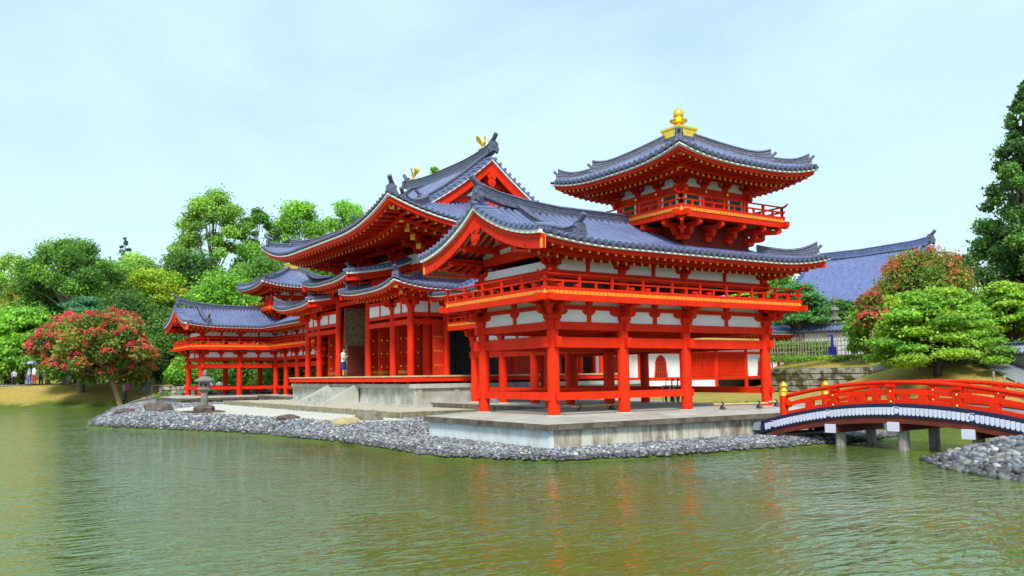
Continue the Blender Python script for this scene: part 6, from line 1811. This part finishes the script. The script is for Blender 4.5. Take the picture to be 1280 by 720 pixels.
# worshipper on the veranda
q = at(437, 470, 44.5); person((HX+.55, q[1]+ (HX+.55-q[0])*.0+ .0, 1.26) if False else (3.1, 23.95, 1.26), -55, 'person in white shirt and dark blue skirt standing on the hall veranda', (.72, .74, .82), (.012, .018, .11), True, 'one', h=1.55)
person(stand(157, 71), 120, bl, (.5, .5, .55), (.10, .10, .11), bag=(.85, .07, .35), h=1.62)
person(stand(36, 75), 200, 'tall person in white shirt and blue shorts under the blue parasol', (.70, .74, .92), (.10, .16, .60), h=1.7)
person(stand(42, 74.2), 20, 'person in pale blue shirt with red shorts beside the blue parasol', (.62, .70, .92), (.45, .05, .05), h=1.68)
person(stand(17, 77), 250, 'short person in grey top between the dark red top and the parasol group', (.55, .55, .6), (.02, .02, .03), h=1.4)
person(stand(8, 77.5), 250, 'short person in dark red top at the shady start of the path', (.16, .05, .05), (.02, .02, .03), h=1.4)
person(stand(77, 74), 160, 'person in white top with dark green skirt bending forward', (.72, .74, .78), (.04, .09, .08), True, lean=.25, h=1.5)
person(stand(85.5, 73.5), 90, 'person in long white and blue dress walking under the flowering tree', (.13, .22, .55), (.74, .78, .85), True, h=1.66)
person(stand(51, 76), 220, 'person in dark clothes in the shade behind the blue parasol', (.03, .03, .07), (.03, .03, .04), h=1.5)
person(stand(262, 70.5), 100, 'person in white top and black trousers seen through the far wing columns', (.66, .66, .72), (.015, .015, .05), bag=None, h=1.6)
person(stand(274.5, 70), 80, 'person in white shirt and navy trousers seen through the far wing columns', (.72, .74, .80), (.012, .018, .11), h=1.65)
# ------------------------------------------------------------------ trees
LEAF_GAIN = 3.15
def leaves_mesh(name, clumps, n, size, cols, r, up=.5, spread=.35, aspect=.62, droop=0., fine=True):
    """clumps: rows (x,y,z,rx,ry,rz); n leaf faces of the given size; cols: list of base colours picked per clump and leaf"""
    if fine: n = int(n*2.3); size *= .66
    C = np.array(clumps, float); vol = (C[:, 3]*C[:, 4]*C[:, 5])**.67; w = vol/vol.sum()
    idx = r.choice(len(C), n, p=w)
    d = r.normal(size=(n, 3)); d /= np.linalg.norm(d, axis=1)[:, None]
    rad = r.random(n)**.42; rad = np.where(r.random(n) < .2, rad*(1+.7*r.random(n)), rad)
    P = C[idx, :3]+d*rad[:, None]*C[idx, 3:6]*(1+spread*.35*r.normal(size=(n, 1)))
    N = d*.55+r.normal(size=(n, 3))*.55+np.array([0, 0, up]); N /= np.linalg.norm(N, axis=1)[:, None]
    A = np.cross(N, r.normal(size=(n, 3))); A /= np.linalg.norm(A, axis=1)[:, None]
    A[:, 2] -= droop; B = np.cross(N, A)
    s = size*(.6+.8*r.random(n))[:, None]
    bend = N*s*.18
    V = np.stack([P-A*s, P+B*s*aspect+bend, P+A*s, P-B*s*aspect+bend], 1).reshape(-1, 3)
    me = bpy.data.meshes.new(name); me.vertices.add(4*n); me.vertices.foreach_set('co', V.ravel())
    me.loops.add(4*n); me.loops.foreach_set('vertex_index', np.arange(4*n, dtype=np.int32))
    me.polygons.add(n); me.polygons.foreach_set('loop_start', np.arange(n, dtype=np.int32)*4); me.update(calc_edges=True)
    cols = np.array(cols); pick = r.integers(0, len(cols), len(C)); leafpick = np.where(r.random(n) < .65, pick[idx], r.integers(0, len(cols), n))
    c = cols[leafpick]*LEAF_GAIN*(.72+.56*r.random((n, 1)))*(.8+.4*r.random(len(C)))[idx][:, None]
    attr_tint(me, np.clip(c, 0, 1), 1); me.materials.append(LEAF)
    return me

G_MAPLE = [(.075, .155, .016), (.10, .19, .018), (.055, .125, .016), (.13, .20, .02)]
G_YELLOW = [(.11, .17, .012), (.14, .19, .012), (.08, .14, .012), (.17, .18, .015)]
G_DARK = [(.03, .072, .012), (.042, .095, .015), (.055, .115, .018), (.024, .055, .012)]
G_MID = [(.045, .105, .016), (.06, .135, .018), (.08, .16, .02), (.035, .08, .015)]
G_FRESH = [(.10, .21, .02), (.13, .25, .025), (.075, .16, .02), (.06, .13, .02)]
G_BAMB = [(.12, .20, .045), (.15, .23, .05), (.10, .17, .04)]
G_CEDAR = [(.03, .075, .018), (.045, .10, .02), (.06, .12, .022), (.022, .05, .014)]
G_MYRTLE = [(.085, .11, .016), (.06, .10, .016), (.11, .10, .02), (.05, .085, .014)]
PINK = [(.82, .09, .11), (.85, .14, .15), (.70, .06, .07), (.80, .20, .14)]
CORAL = [(.66, .15, .06), (.72, .21, .08), (.55, .12, .06)]

def tree(label, base, height, width, kind='dome', cols=G_MID, n=7000, leaf=.2, seed=1, trunk=.22, bark=BARK, crown0=.3, nclump=26, group=None, name='tree', flowers=None, lean=(0, 0), depth=None, clump=.24, up=.5, bare=0, nflower=1500, flat=.28):
    """a tree of its own: tapered trunk, limbs to the leaf clumps, crown of leaf faces (and blossoms)"""
    r = np.random.default_rng(seed); bx, by, bz = base
    depth = depth or width
    root = thing(name, label, 'tree', (bx, by, bz), group)
    H = height; cl = []
    top = np.array([bx+lean[0], by+lean[1]])
    if kind == 'dome':
        for k in range(nclump):
            t = (k+.5)/nclump; z = crown0+(1-crown0)*(t**.85)
            rr = math.sqrt(max(0., 1-((z-crown0-.12)/(1.0-crown0-.08))**2)) if z > crown0+.12 else .75+.25*(z-crown0)/.12
            a = k*2.399+r.uniform(-.4, .4); q = rr*(.35+.6*r.random()**.5)
            s = clump*width*r.uniform(.7, 1.2)
            cl.append((top[0]+math.cos(a)*q*width*.42, top[1]+math.sin(a)*q*depth*.42, bz+z*H*.96, s*.75, s*.75, s*.55))
    elif kind == 'pads':     # layered maple or pine
        for k in range(nclump):
            z = crown0+(1-crown0)*((k+.6)/nclump); a = k*2.399+r.uniform(-.4, .4)
            rr = (1-.75*((z-crown0)/(1-crown0))**2)*(.35+.65*r.random()**.6)
            s = clump*width*r.uniform(.8, 1.25)
            cl.append((top[0]+math.cos(a)*rr*width*.40, top[1]+math.sin(a)*rr*depth*.40, bz+z*H*.97, s, s, s*flat))
    elif kind == 'cone':
        for k in range(nclump):
            t = (k+.5)/nclump; z = crown0+(1-crown0)*t; a = k*2.399+r.uniform(-.5, .5)
            R_ = width*.5*(1-t)**.8*(.9+.2*r.random())+.12*width*(1-t)+.1
            q = R_*(.35+.55*r.random()); s = max(.35, clump*width*(1.1-.75*t)*r.uniform(.7, 1.2))
            cl.append((bx+lean[0]*t+math.cos(a)*q, by+lean[1]*t+math.sin(a)*q, bz+z*H-.1*q, s*.8, s*.8, s*.62))
    elif kind == 'open':     # tall crown with sky gaps
        for k in range(nclump):
            t = (k+.5)/nclump; z = crown0+(1-crown0)*t; a = k*2.399+r.uniform(-.6, .6)
            rr = math.sin(PI*min(1, .25+.75*t))**.6*(.45+.55*r.random()**.5); s = clump*width*r.uniform(.45, 1.0)
            cl.append((top[0]+math.cos(a)*rr*width*.46, top[1]+math.sin(a)*rr*depth*.46, bz+z*H*.97, s*.75, s*.75, s*.5))
    # trunk and limbs
    m = MB(); zt = crown0+.45*(1-crown0)
    tp = [np.array([bx, by, bz-.2]), np.array([bx+lean[0]*.35+r.uniform(-.1, .1), by+lean[1]*.35, bz+H*crown0*.6]), np.array([bx+lean[0]*.75, by+lean[1]*.75, bz+H*crown0*1.15]), np.array([top[0], top[1], bz+H*zt]), np.array([top[0], top[1], bz+H*.93])]
    m.tube(tp, [trunk*1.25, trunk, trunk*.8, trunk*.5, trunk*.08], 10)
    tk = part(m, 'trunk', root, bark)
    m = MB()
    for k, c in enumerate(cl):
        e = np.array(c[:3]); zz = bz+H*(crown0*.75+.55*(1-crown0)*max(0, (c[2]-bz)/H-crown0)/(1-crown0)); t = (zz-bz)/H
        s = tp[1]+(tp[3]-tp[1])*np.clip((t-crown0*.6)/(zt-crown0*.6+1e-6), 0, 1)
        mid_ = (s+e)/2+np.array([r.uniform(-.05, .05)*width, r.uniform(-.05, .05)*width, .05*H*r.random()])
        m.tube([s, mid_, e], [trunk*.34, trunk*.2, trunk*.05], 6)
        for q in range(bare):
            e2 = e+r.normal(size=3)*np.array(c[3:6])*.9; m.tube([mid_+(e-mid_)*.5, e2], [trunk*.1, trunk*.02], 4)
    part(m, 'branches', root, bark)
    me = leaves_mesh('crown', np.array(cl), n, leaf, cols, r, up)
    me.transform(Matrix.Translation((-bx, -by, -bz))); link('crown', me, root)
    if flowers:
        fc = []
        for c in cl:
            if r.random() < flowers[1]:
                for q in range(16):
                    d = r.normal(size=3); d[2] = abs(d[2])*.9; d /= np.linalg.norm(d)
                    s = r.uniform(.10, .30)*c[3]; fc.append((c[0]+d[0]*c[3]*1.0, c[1]+d[1]*c[4]*1.0, c[2]+d[2]*c[5]*1.1, s, s, s*.8))
        if fc:
            me = leaves_mesh('blossom', np.array(fc), nflower, leaf*.5, [tuple(q/LEAF_GAIN*1.15 for q in c) for c in flowers[0]], r, .4, aspect=.9)
            me.transform(Matrix.Translation((-bx, -by, -bz))); link('blossom', me, root)
    return root

def place(px, ytop, depth, width_px, z=None, ybase=None):
    """ground point, height and width for a tree seen at px with its top at row ytop"""
    q = at(px, 470, depth); x, y = float(q[0]), float(q[1])
    zb = gz(x, y) if z is None else z
    if ybase is not None: zb = float(at(px, ybase, depth)[2])
    zt = float(at(px, ytop, depth)[2])
    return (x, y, zb), zt-zb, width_px/CAM['f']*depth
def T(label, px, ytop, D, wpx, **k):
    z = k.pop('z', None); yb = k.pop('ybase', None)
    b, h, w = place(px, ytop, D, wpx, z, yb)
    return tree(label, b, h, w, **k)

LB = 'trees behind the far bank'
# flowering trees on the left bank
T('broad crape myrtle with bright pink blossom and an upright trunk by the path', 102, 402, 72, 128, kind='dome', cols=G_MYRTLE, n=9000, leaf=.20, seed=3, crown0=.42, nclump=34, trunk=.26, flowers=(PINK, .9), nflower=18000, name='flowering_tree', clump=.19)
T('crape myrtle with coral red blossom and a leaning tan trunk on the grass bank', 153, 394, 70, 142, kind='dome', cols=G_MYRTLE, n=10000, leaf=.20, seed=5, crown0=.32, nclump=46, trunk=.20, bark=TANBARK, lean=(-1.3, .7), flowers=(CORAL+PINK[:2], .85), nflower=14000, name='flowering_tree', clump=.15)
# left bank, near to far
T('bright green layered maple hanging over the start of the path', 28, 385, 80, 110, kind='pads', cols=G_FRESH, n=9000, leaf=.24, seed=11, crown0=.25, nclump=30, clump=.2, group=LB)
T('low yellow green bush at the foot of the overhanging maple', -20, 420, 78, 90, kind='dome', cols=G_MAPLE, n=5000, leaf=.22, seed=12, crown0=.1, group=LB)
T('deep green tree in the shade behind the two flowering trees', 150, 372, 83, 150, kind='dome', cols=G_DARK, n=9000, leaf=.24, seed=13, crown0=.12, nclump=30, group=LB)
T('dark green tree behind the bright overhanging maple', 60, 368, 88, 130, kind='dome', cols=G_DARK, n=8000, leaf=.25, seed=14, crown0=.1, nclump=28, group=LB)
T('clipped round pine with flat blue green pads above the pink blossom', 103, 368, 77, 64, kind='pads', cols=[(.03, .09, .04), (.04, .11, .045), (.025, .07, .03)], n=5000, leaf=.2, seed=15, crown0=.55, nclump=12, clump=.22, group=LB)
T('yellow green maple with layered crown behind the coral crape myrtle', 190, 334, 92, 128, kind='pads', cols=G_YELLOW, n=12000, leaf=.25, seed=16, crown0=.25, nclump=36, clump=.17, group=LB)
T('green tree with a bare pale forked trunk showing through its crown', 84, 296, 86, 118, kind='open', cols=G_MID, n=11000, leaf=.21, seed=17, crown0=.64, nclump=36, clump=.24, trunk=.35, bark=PALEBARK, bare=2, group=LB)
T('light green bamboo like tree at the end of the wooded skyline', 8, 318, 118, 100, kind='open', cols=G_BAMB, n=8000, leaf=.30, seed=18, crown0=.2, nclump=28, group=LB)
T('dark green tree between pale trunk and the maple, half hidden', 135, 325, 112, 110, kind='dome', cols=G_MID, n=9000, leaf=.28, seed=19, crown0=.15, nclump=28, group=LB)
T('yellowing small tree between bamboo like tree and overhanging maple', 20, 352, 100, 80, kind='open', cols=[(.12, .14, .02), (.09, .14, .02), (.15, .13, .02)], n=4500, leaf=.25, seed=20, crown0=.3, nclump=20, group=LB)
T('tall pointed dark conifer on the skyline, apart from the other trees', 151, 294, 165, 40, kind='cone', cols=[(.035, .06, .055), (.05, .085, .07)], n=2600, leaf=.34, seed=21, crown0=.25, nclump=26, trunk=.25, group=LB, clump=.16)
T('pale green rounded tree on the skyline next to the conifer', 170, 318, 140, 66, kind='dome', cols=G_BAMB, n=6000, leaf=.32, seed=22, crown0=.1, group=LB)
T('tallest loose crowned tree with sky gaps above the far wing roof', 262, 232, 112, 120, kind='open', cols=[(.09, .17, .025), (.12, .20, .03), (.06, .12, .02)], n=17000, leaf=.25, seed=24, crown0=.30, nclump=46, clump=.2, trunk=.4, bare=2, group=LB)
T('loose tree with thin grey twigs next to the tallest tree', 318, 252, 118, 78, kind='open', cols=G_MID, n=7500, leaf=.25, seed=25, crown0=.35, nclump=34, clump=.2, trunk=.3, bare=3, bark=PALEBARK, group=LB)
T('broad fresh green tree rising behind the main roof eave tip', 372, 246, 120, 110, kind='open', cols=G_FRESH, n=13000, leaf=.27, seed=26, crown0=.25, nclump=40, clump=.23, trunk=.4, group=LB)
T('fresh green tree whose top touches the main roof edge', 432, 244, 124, 92, kind='open', cols=G_FRESH, n=10000, leaf=.27, seed=27, crown0=.25, nclump=36, clump=.24, trunk=.4, group=LB)
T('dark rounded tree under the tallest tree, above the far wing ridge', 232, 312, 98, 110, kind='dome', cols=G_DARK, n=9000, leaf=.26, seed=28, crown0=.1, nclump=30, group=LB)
T('bright green tree beside the far tower roof', 275, 345, 92, 110, kind='dome', cols=G_FRESH, n=11000, leaf=.24, seed=29, crown0=.15, nclump=34, group=LB)
T('mid green bush behind the far tower finial', 330, 318, 105, 110, kind='dome', cols=G_MID, n=9000, leaf=.26, seed=30, crown0=.1, nclump=30, group=LB)
T('green tree mostly hidden behind the main roof eave', 395, 300, 110, 120, kind='dome', cols=G_MID, n=7000, leaf=.28, seed=31, crown0=.1, nclump=28, group=LB)
T('tree whose leafy tip peeps over the curved ridge of the main roof', 546, 194, 115, 56, kind='open', cols=G_FRESH, n=6000, leaf=.26, seed=32, crown0=.5, nclump=26, clump=.26, trunk=.35, group=LB)
T('dark shrub in the shadow beside the far wing balcony end', 215, 415, 76, 70, kind='dome', cols=G_DARK, n=5000, leaf=.2, seed=33, crown0=.05, group=LB)
T('green shrub seen between the columns of the far wing', 300, 428, 74, 110, kind='dome', cols=G_MID, n=7000, leaf=.18, seed=34, crown0=.05, nclump=24, group=LB)
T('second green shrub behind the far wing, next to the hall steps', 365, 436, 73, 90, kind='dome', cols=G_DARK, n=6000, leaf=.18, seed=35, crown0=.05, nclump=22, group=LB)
T('small clipped bush at the foot of the grass bank beside the far platform', 209, 489, 66.5, 24, kind='dome', cols=G_FRESH, n=2600, leaf=.10, seed=36, crown0=.05, nclump=12, clump=.34, group='bushes', name='bush')
T('leafy sloping shrub with light leaves at the bamboo rail fence', 232, 452, 74, 60, kind='dome', cols=G_FRESH, n=4500, leaf=.17, seed=37, crown0=.05, group=LB)
# wood further up the slope: one mass of crowns
r_ = np.random.default_rng(77); cl_ = []
for k in range(420):
    px = r_.uniform(-260, 700); dd = r_.uniform(128, 230); q = at(px, 470, dd); x, y = float(q[0]), float(q[1]); s = r_.uniform(3, 6)
    cl_.append((x, y, gz(x, y)+r_.uniform(1, 7), s, s, s*.8))
wo = link('distant_wood', leaves_mesh('distant_wood', np.array(cl_), 60000, .42, G_MID+G_DARK+G_BAMB[:1], r_)); wo['kind'] = 'stuff'; wo['label'] = 'wooded slope rising behind the nearer trees'; wo['category'] = 'wood'

RB = 'trees beyond the bridge'
T('small maple with round bright crown in front of the bamboo fence', 1084, 390, 47.5, 46, kind='dome', cols=G_FRESH, n=6500, leaf=.13, seed=41, crown0=.42, nclump=24, clump=.3, trunk=.11, ybase=470, group=RB)
T('large spreading green maple with dark trunk behind the red bridge', 1173, 362, 38.5, 238, kind='pads', cols=G_MAPLE, n=23000, leaf=.115, seed=42, crown0=.20, nclump=58, clump=.085, flat=.26, trunk=.19, bark=DARKWOOD, ybase=478, depth=6., group=RB, up=.9)
T('second green maple next to the spreading maple, under the tall cedar', 1268, 352, 44, 120, kind='pads', cols=G_MAPLE, n=15000, leaf=.13, seed=43, crown0=.48, nclump=44, clump=.11, flat=.3, trunk=.16, bark=DARKWOOD, ybase=474, group=RB, up=.9)
T('crape myrtle with rounded olive crown and coral blossom before the temple roof', 1160, 318, 52, 112, kind='dome', cols=G_MYRTLE, n=11000, leaf=.15, seed=44, crown0=.45, nclump=34, clump=.24, trunk=.16, bark=TANBARK, flowers=(CORAL, .55), nflower=3600, ybase=440, name='flowering_tree')
T('small crape myrtle with vivid pink blossom below the temple eave', 1092, 368, 46, 38, kind='dome', cols=G_MYRTLE, n=3000, leaf=.14, seed=45, crown0=.3, nclump=14, clump=.3, trunk=.1, flowers=(PINK, .95), nflower=4000, ybase=430, name='flowering_tree')
T('rounded garden pine by the red balcony end, before the temple roof', 1003, 354, 62, 70, kind='pads', cols=[(.045, .12, .035), (.06, .15, .04), (.035, .085, .028)], n=9000, leaf=.15, seed=46, crown0=.3, nclump=30, clump=.2, ybase=425, group=RB)
T('dark dense pine between garden pine and stone pagoda', 1056, 376, 74, 56, kind='dome', cols=G_DARK, n=5000, leaf=.18, seed=47, crown0=.2, ybase=425, group=RB)
T('tall dark cedar with drooping tiers towering over the maples', 1312, 88, 58, 205, kind='cone', cols=G_CEDAR, n=60000, leaf=.17, seed=48, crown0=.06, nclump=230, clump=.105, trunk=.4, ybase=440, group=RB, up=.2)
T('deep green shrub in shade under the spreading maple', 1215, 415, 47, 110, kind='dome', cols=G_DARK, n=6000, leaf=.14, seed=51, crown0=.05, ybase=470, group=RB)
T('olive green bush under the coral blossom, beside the pink crape myrtle', 1120, 375, 50, 80, kind='dome', cols=G_YELLOW, n=6500, leaf=.15, seed=52, crown0=.2, nclump=26, ybase=445, group=RB)
T('green hill side tree seen between tower eave and temple roof', 970, 338, 130, 70, kind='dome', cols=G_MID, n=5000, leaf=.32, seed=53, crown0=.05, ybase=400, group=RB)
T('second hill side tree under the tower corner eave', 940, 345, 125, 60, kind='dome', cols=G_FRESH, n=4000, leaf=.3, seed=54, crown0=.05, ybase=400, group=RB)
# clipped hedge
q0, q1 = at(962, 430, 57), at(1034, 430, 53.5); rr = np.random.default_rng(5); cl_ = []
for t in np.linspace(0, 1, 18): q = q0+(q1-q0)*t; cl_.append((q[0], q[1], q[2]-.15, .42, .42, .34))
for t in np.linspace(0, 1, 18): q = q0+(q1-q0)*t; cl_.append((q[0], q[1], q[2]-.75, .42, .42, .45))
hd = thing('hedge', 'clipped green hedge behind the bamboo fence, before the white wall', 'hedge', tuple(q0))
me = leaves_mesh('foliage', np.array(cl_), 6500, .085, G_MID, rr); me.transform(Matrix.Translation(tuple(-q0))); link('foliage', me, hd)
m = MB()
for t in np.linspace(.03, .97, 9): q = q0+(q1-q0)*t; m.tube([(q[0], q[1], q[2]-1.6), (q[0], q[1], q[2]-.4)], .04, 6)
part(m, 'stems', hd, BARK)
# low weeds and ground cover
def weeds(name, label, pts, n, leaf, cols, seed, h=.18):
    r = np.random.default_rng(seed); cl = [(x, y, gz(x, y)+zz, s, s, h) for x, y, s, zz in pts]
    o = link(name, leaves_mesh(name, np.array(cl), n, leaf, cols, r, .8)); o['kind'] = 'stuff'; o['label'] = label; o['category'] = 'plants'
P_ = [(float(q[0]), float(q[1]), .8, 0.) for q in (at(px, 495, dd) for px in np.linspace(830, 965, 12) for dd in (36.5, 39, 42))]
weeds('ground_cover', 'low weeds growing behind the near wing platform', P_, 5000, .09, G_MID, 61)
P_ = [(float(q[0]), float(q[1]), .9, (2.0-gz(q[0], q[1]))) for q in (at(px, 455, dd) for px in np.linspace(965, 1095, 14) for dd in (50, 52))]
weeds('ground_cover', 'tufts of grass and weeds at the foot of the bamboo fence', P_, 3000, .08, G_DARK+G_YELLOW, 62)
P_ = [(float(q[0]), float(q[1]), 1.0, .1) for q in (at(px, 470, dd) for px in np.linspace(1245, 1310, 7) for dd in (40.5, 41))]
weeds('ground_cover', 'low dark plants at the foot of the lined plaster wall', P_, 4000, .10, G_DARK, 63)
# ------------------------------------------------------------------ far hills
def hill(px0, px1, ytop, depth, name, m, amp=6):
    r = random.Random(int(depth)); n = 40; mb = MB(); rows = []
    for j in range(5):
        row = []
        for k in range(n+1):
            px = px0+(px1-px0)*k/n; q = at(px, 470, depth+j*60); t = math.sin(PI*k/n)**.6
            top = at(px, ytop, depth)[2]*t+amp*t*(math.sin(k*.9)+.5*math.sin(k*2.3+1))
            z = -2+(top+2)*(.0, .75, 1.0, .7, -.1)[j]
            row.append((q[0], q[1], z))
        rows.append(row)
    mb.grid(rows); return structure(mb, name, m)
HILLM = mat('wooded_hill', (.05, .085, .05), .95, color2=(.09, .13, .08), vscale=.06, detail=9, bump=1., bscale=.3)
hill(100, 480, 300, 420, 'hills', HILLM)
hill(880, 1160, 372, 300, 'hills', HILLM, 3)

# ------------------------------------------------------------------ sky and sun
w = bpy.data.worlds.new('World'); scene.world = w; w.use_nodes = True
nt = w.node_tree; nt.nodes.clear()
out = nt.nodes.new('ShaderNodeOutputWorld'); bg = nt.nodes.new('ShaderNodeBackground'); bg.inputs['Strength'].default_value = .075
sky = nt.nodes.new('ShaderNodeTexSky'); sky.sky_type = 'NISHITA'; sky.sun_disc = False
SUN_EL, SUN_AZ = 47, 216      # degrees; azimuth measured clockwise from +Y
sky.sun_elevation = math.radians(SUN_EL); sky.sun_rotation = math.radians(SUN_AZ); sky.air_density = 1.0; sky.dust_density = 1.0; sky.ozone_density = 2.0
tc = nt.nodes.new('ShaderNodeTexCoord'); mp = nt.nodes.new('ShaderNodeMapping'); mp.inputs['Scale'].default_value = (1, 1, 2.6); mp.inputs['Location'].default_value = (3.1, 1.7, .4)
n1 = nt.nodes.new('ShaderNodeTexNoise'); n1.inputs['Scale'].default_value = 2.4; n1.inputs['Detail'].default_value = 8; n1.inputs['Roughness'].default_value = .55; n1.inputs['Distortion'].default_value = .5
cr = nt.nodes.new('ShaderNodeValToRGB'); cr.color_ramp.elements[0].position = .34; cr.color_ramp.elements[0].color = (.55, .55, .55, 1); cr.color_ramp.elements[1].position = .68; cr.color_ramp.elements[1].color = (.96, .96, .96, 1)
mix = nt.nodes.new('ShaderNodeMix'); mix.data_type = 'RGBA'
CLOUD = (3.25, 4.5, 4.9)
mix.clamp_factor = True; mix.inputs[7].default_value = (*CLOUD, 1)
nt.links.new(tc.outputs['Generated'], mp.inputs['Vector']); nt.links.new(mp.outputs['Vector'], n1.inputs['Vector'])
nt.links.new(n1.outputs['Fac'], cr.inputs['Fac']); nt.links.new(cr.outputs['Color'], mix.inputs['Factor'])
nt.links.new(sky.outputs['Color'], mix.inputs[6]); nt.links.new(mix.outputs[2], bg.inputs['Color']); nt.links.new(bg.outputs['Background'], out.inputs['Surface'])
sl = bpy.data.lights.new('sun', 'SUN'); sl.energy = 1.4; sl.angle = math.radians(12); sl.color = (1, .95, .88)
so = bpy.data.objects.new('sun', sl); COL.objects.link(so)
el, az = math.radians(SUN_EL), math.radians(SUN_AZ)
dv = Vector((math.sin(az)*math.cos(el), math.cos(az)*math.cos(el), math.sin(el)))
so.rotation_euler = dv.to_track_quat('Z', 'Y').to_euler(); so.location = (0, 0, 60)

# ------------------------------------------------------------------ camera
cd = bpy.data.cameras.new('camera'); cd.sensor_width = 36; cd.lens = 36*CAM['f']/1280; cd.clip_start = .1; cd.clip_end = 6000
co = bpy.data.objects.new('camera', cd); COL.objects.link(co)
M = Matrix(((CR[0], CU[0], -CF[0], CC[0]), (CR[1], CU[1], -CF[1], CC[1]), (CR[2], CU[2], -CF[2], CC[2]), (0, 0, 0, 1)))
co.matrix_world = M
scene.camera = co
scene.view_settings.view_transform = 'Standard'; scene.view_settings.look = 'None'; scene.view_settings.gamma = 1; scene.view_settings.exposure = 1.62; scene.view_settings.use_curve_mapping = False
scene.cycles.max_bounces = 6; scene.cycles.diffuse_bounces = 2; scene.cycles.glossy_bounces = 3; scene.cycles.transmission_bounces = 2
scene.cycles.use_denoising = True
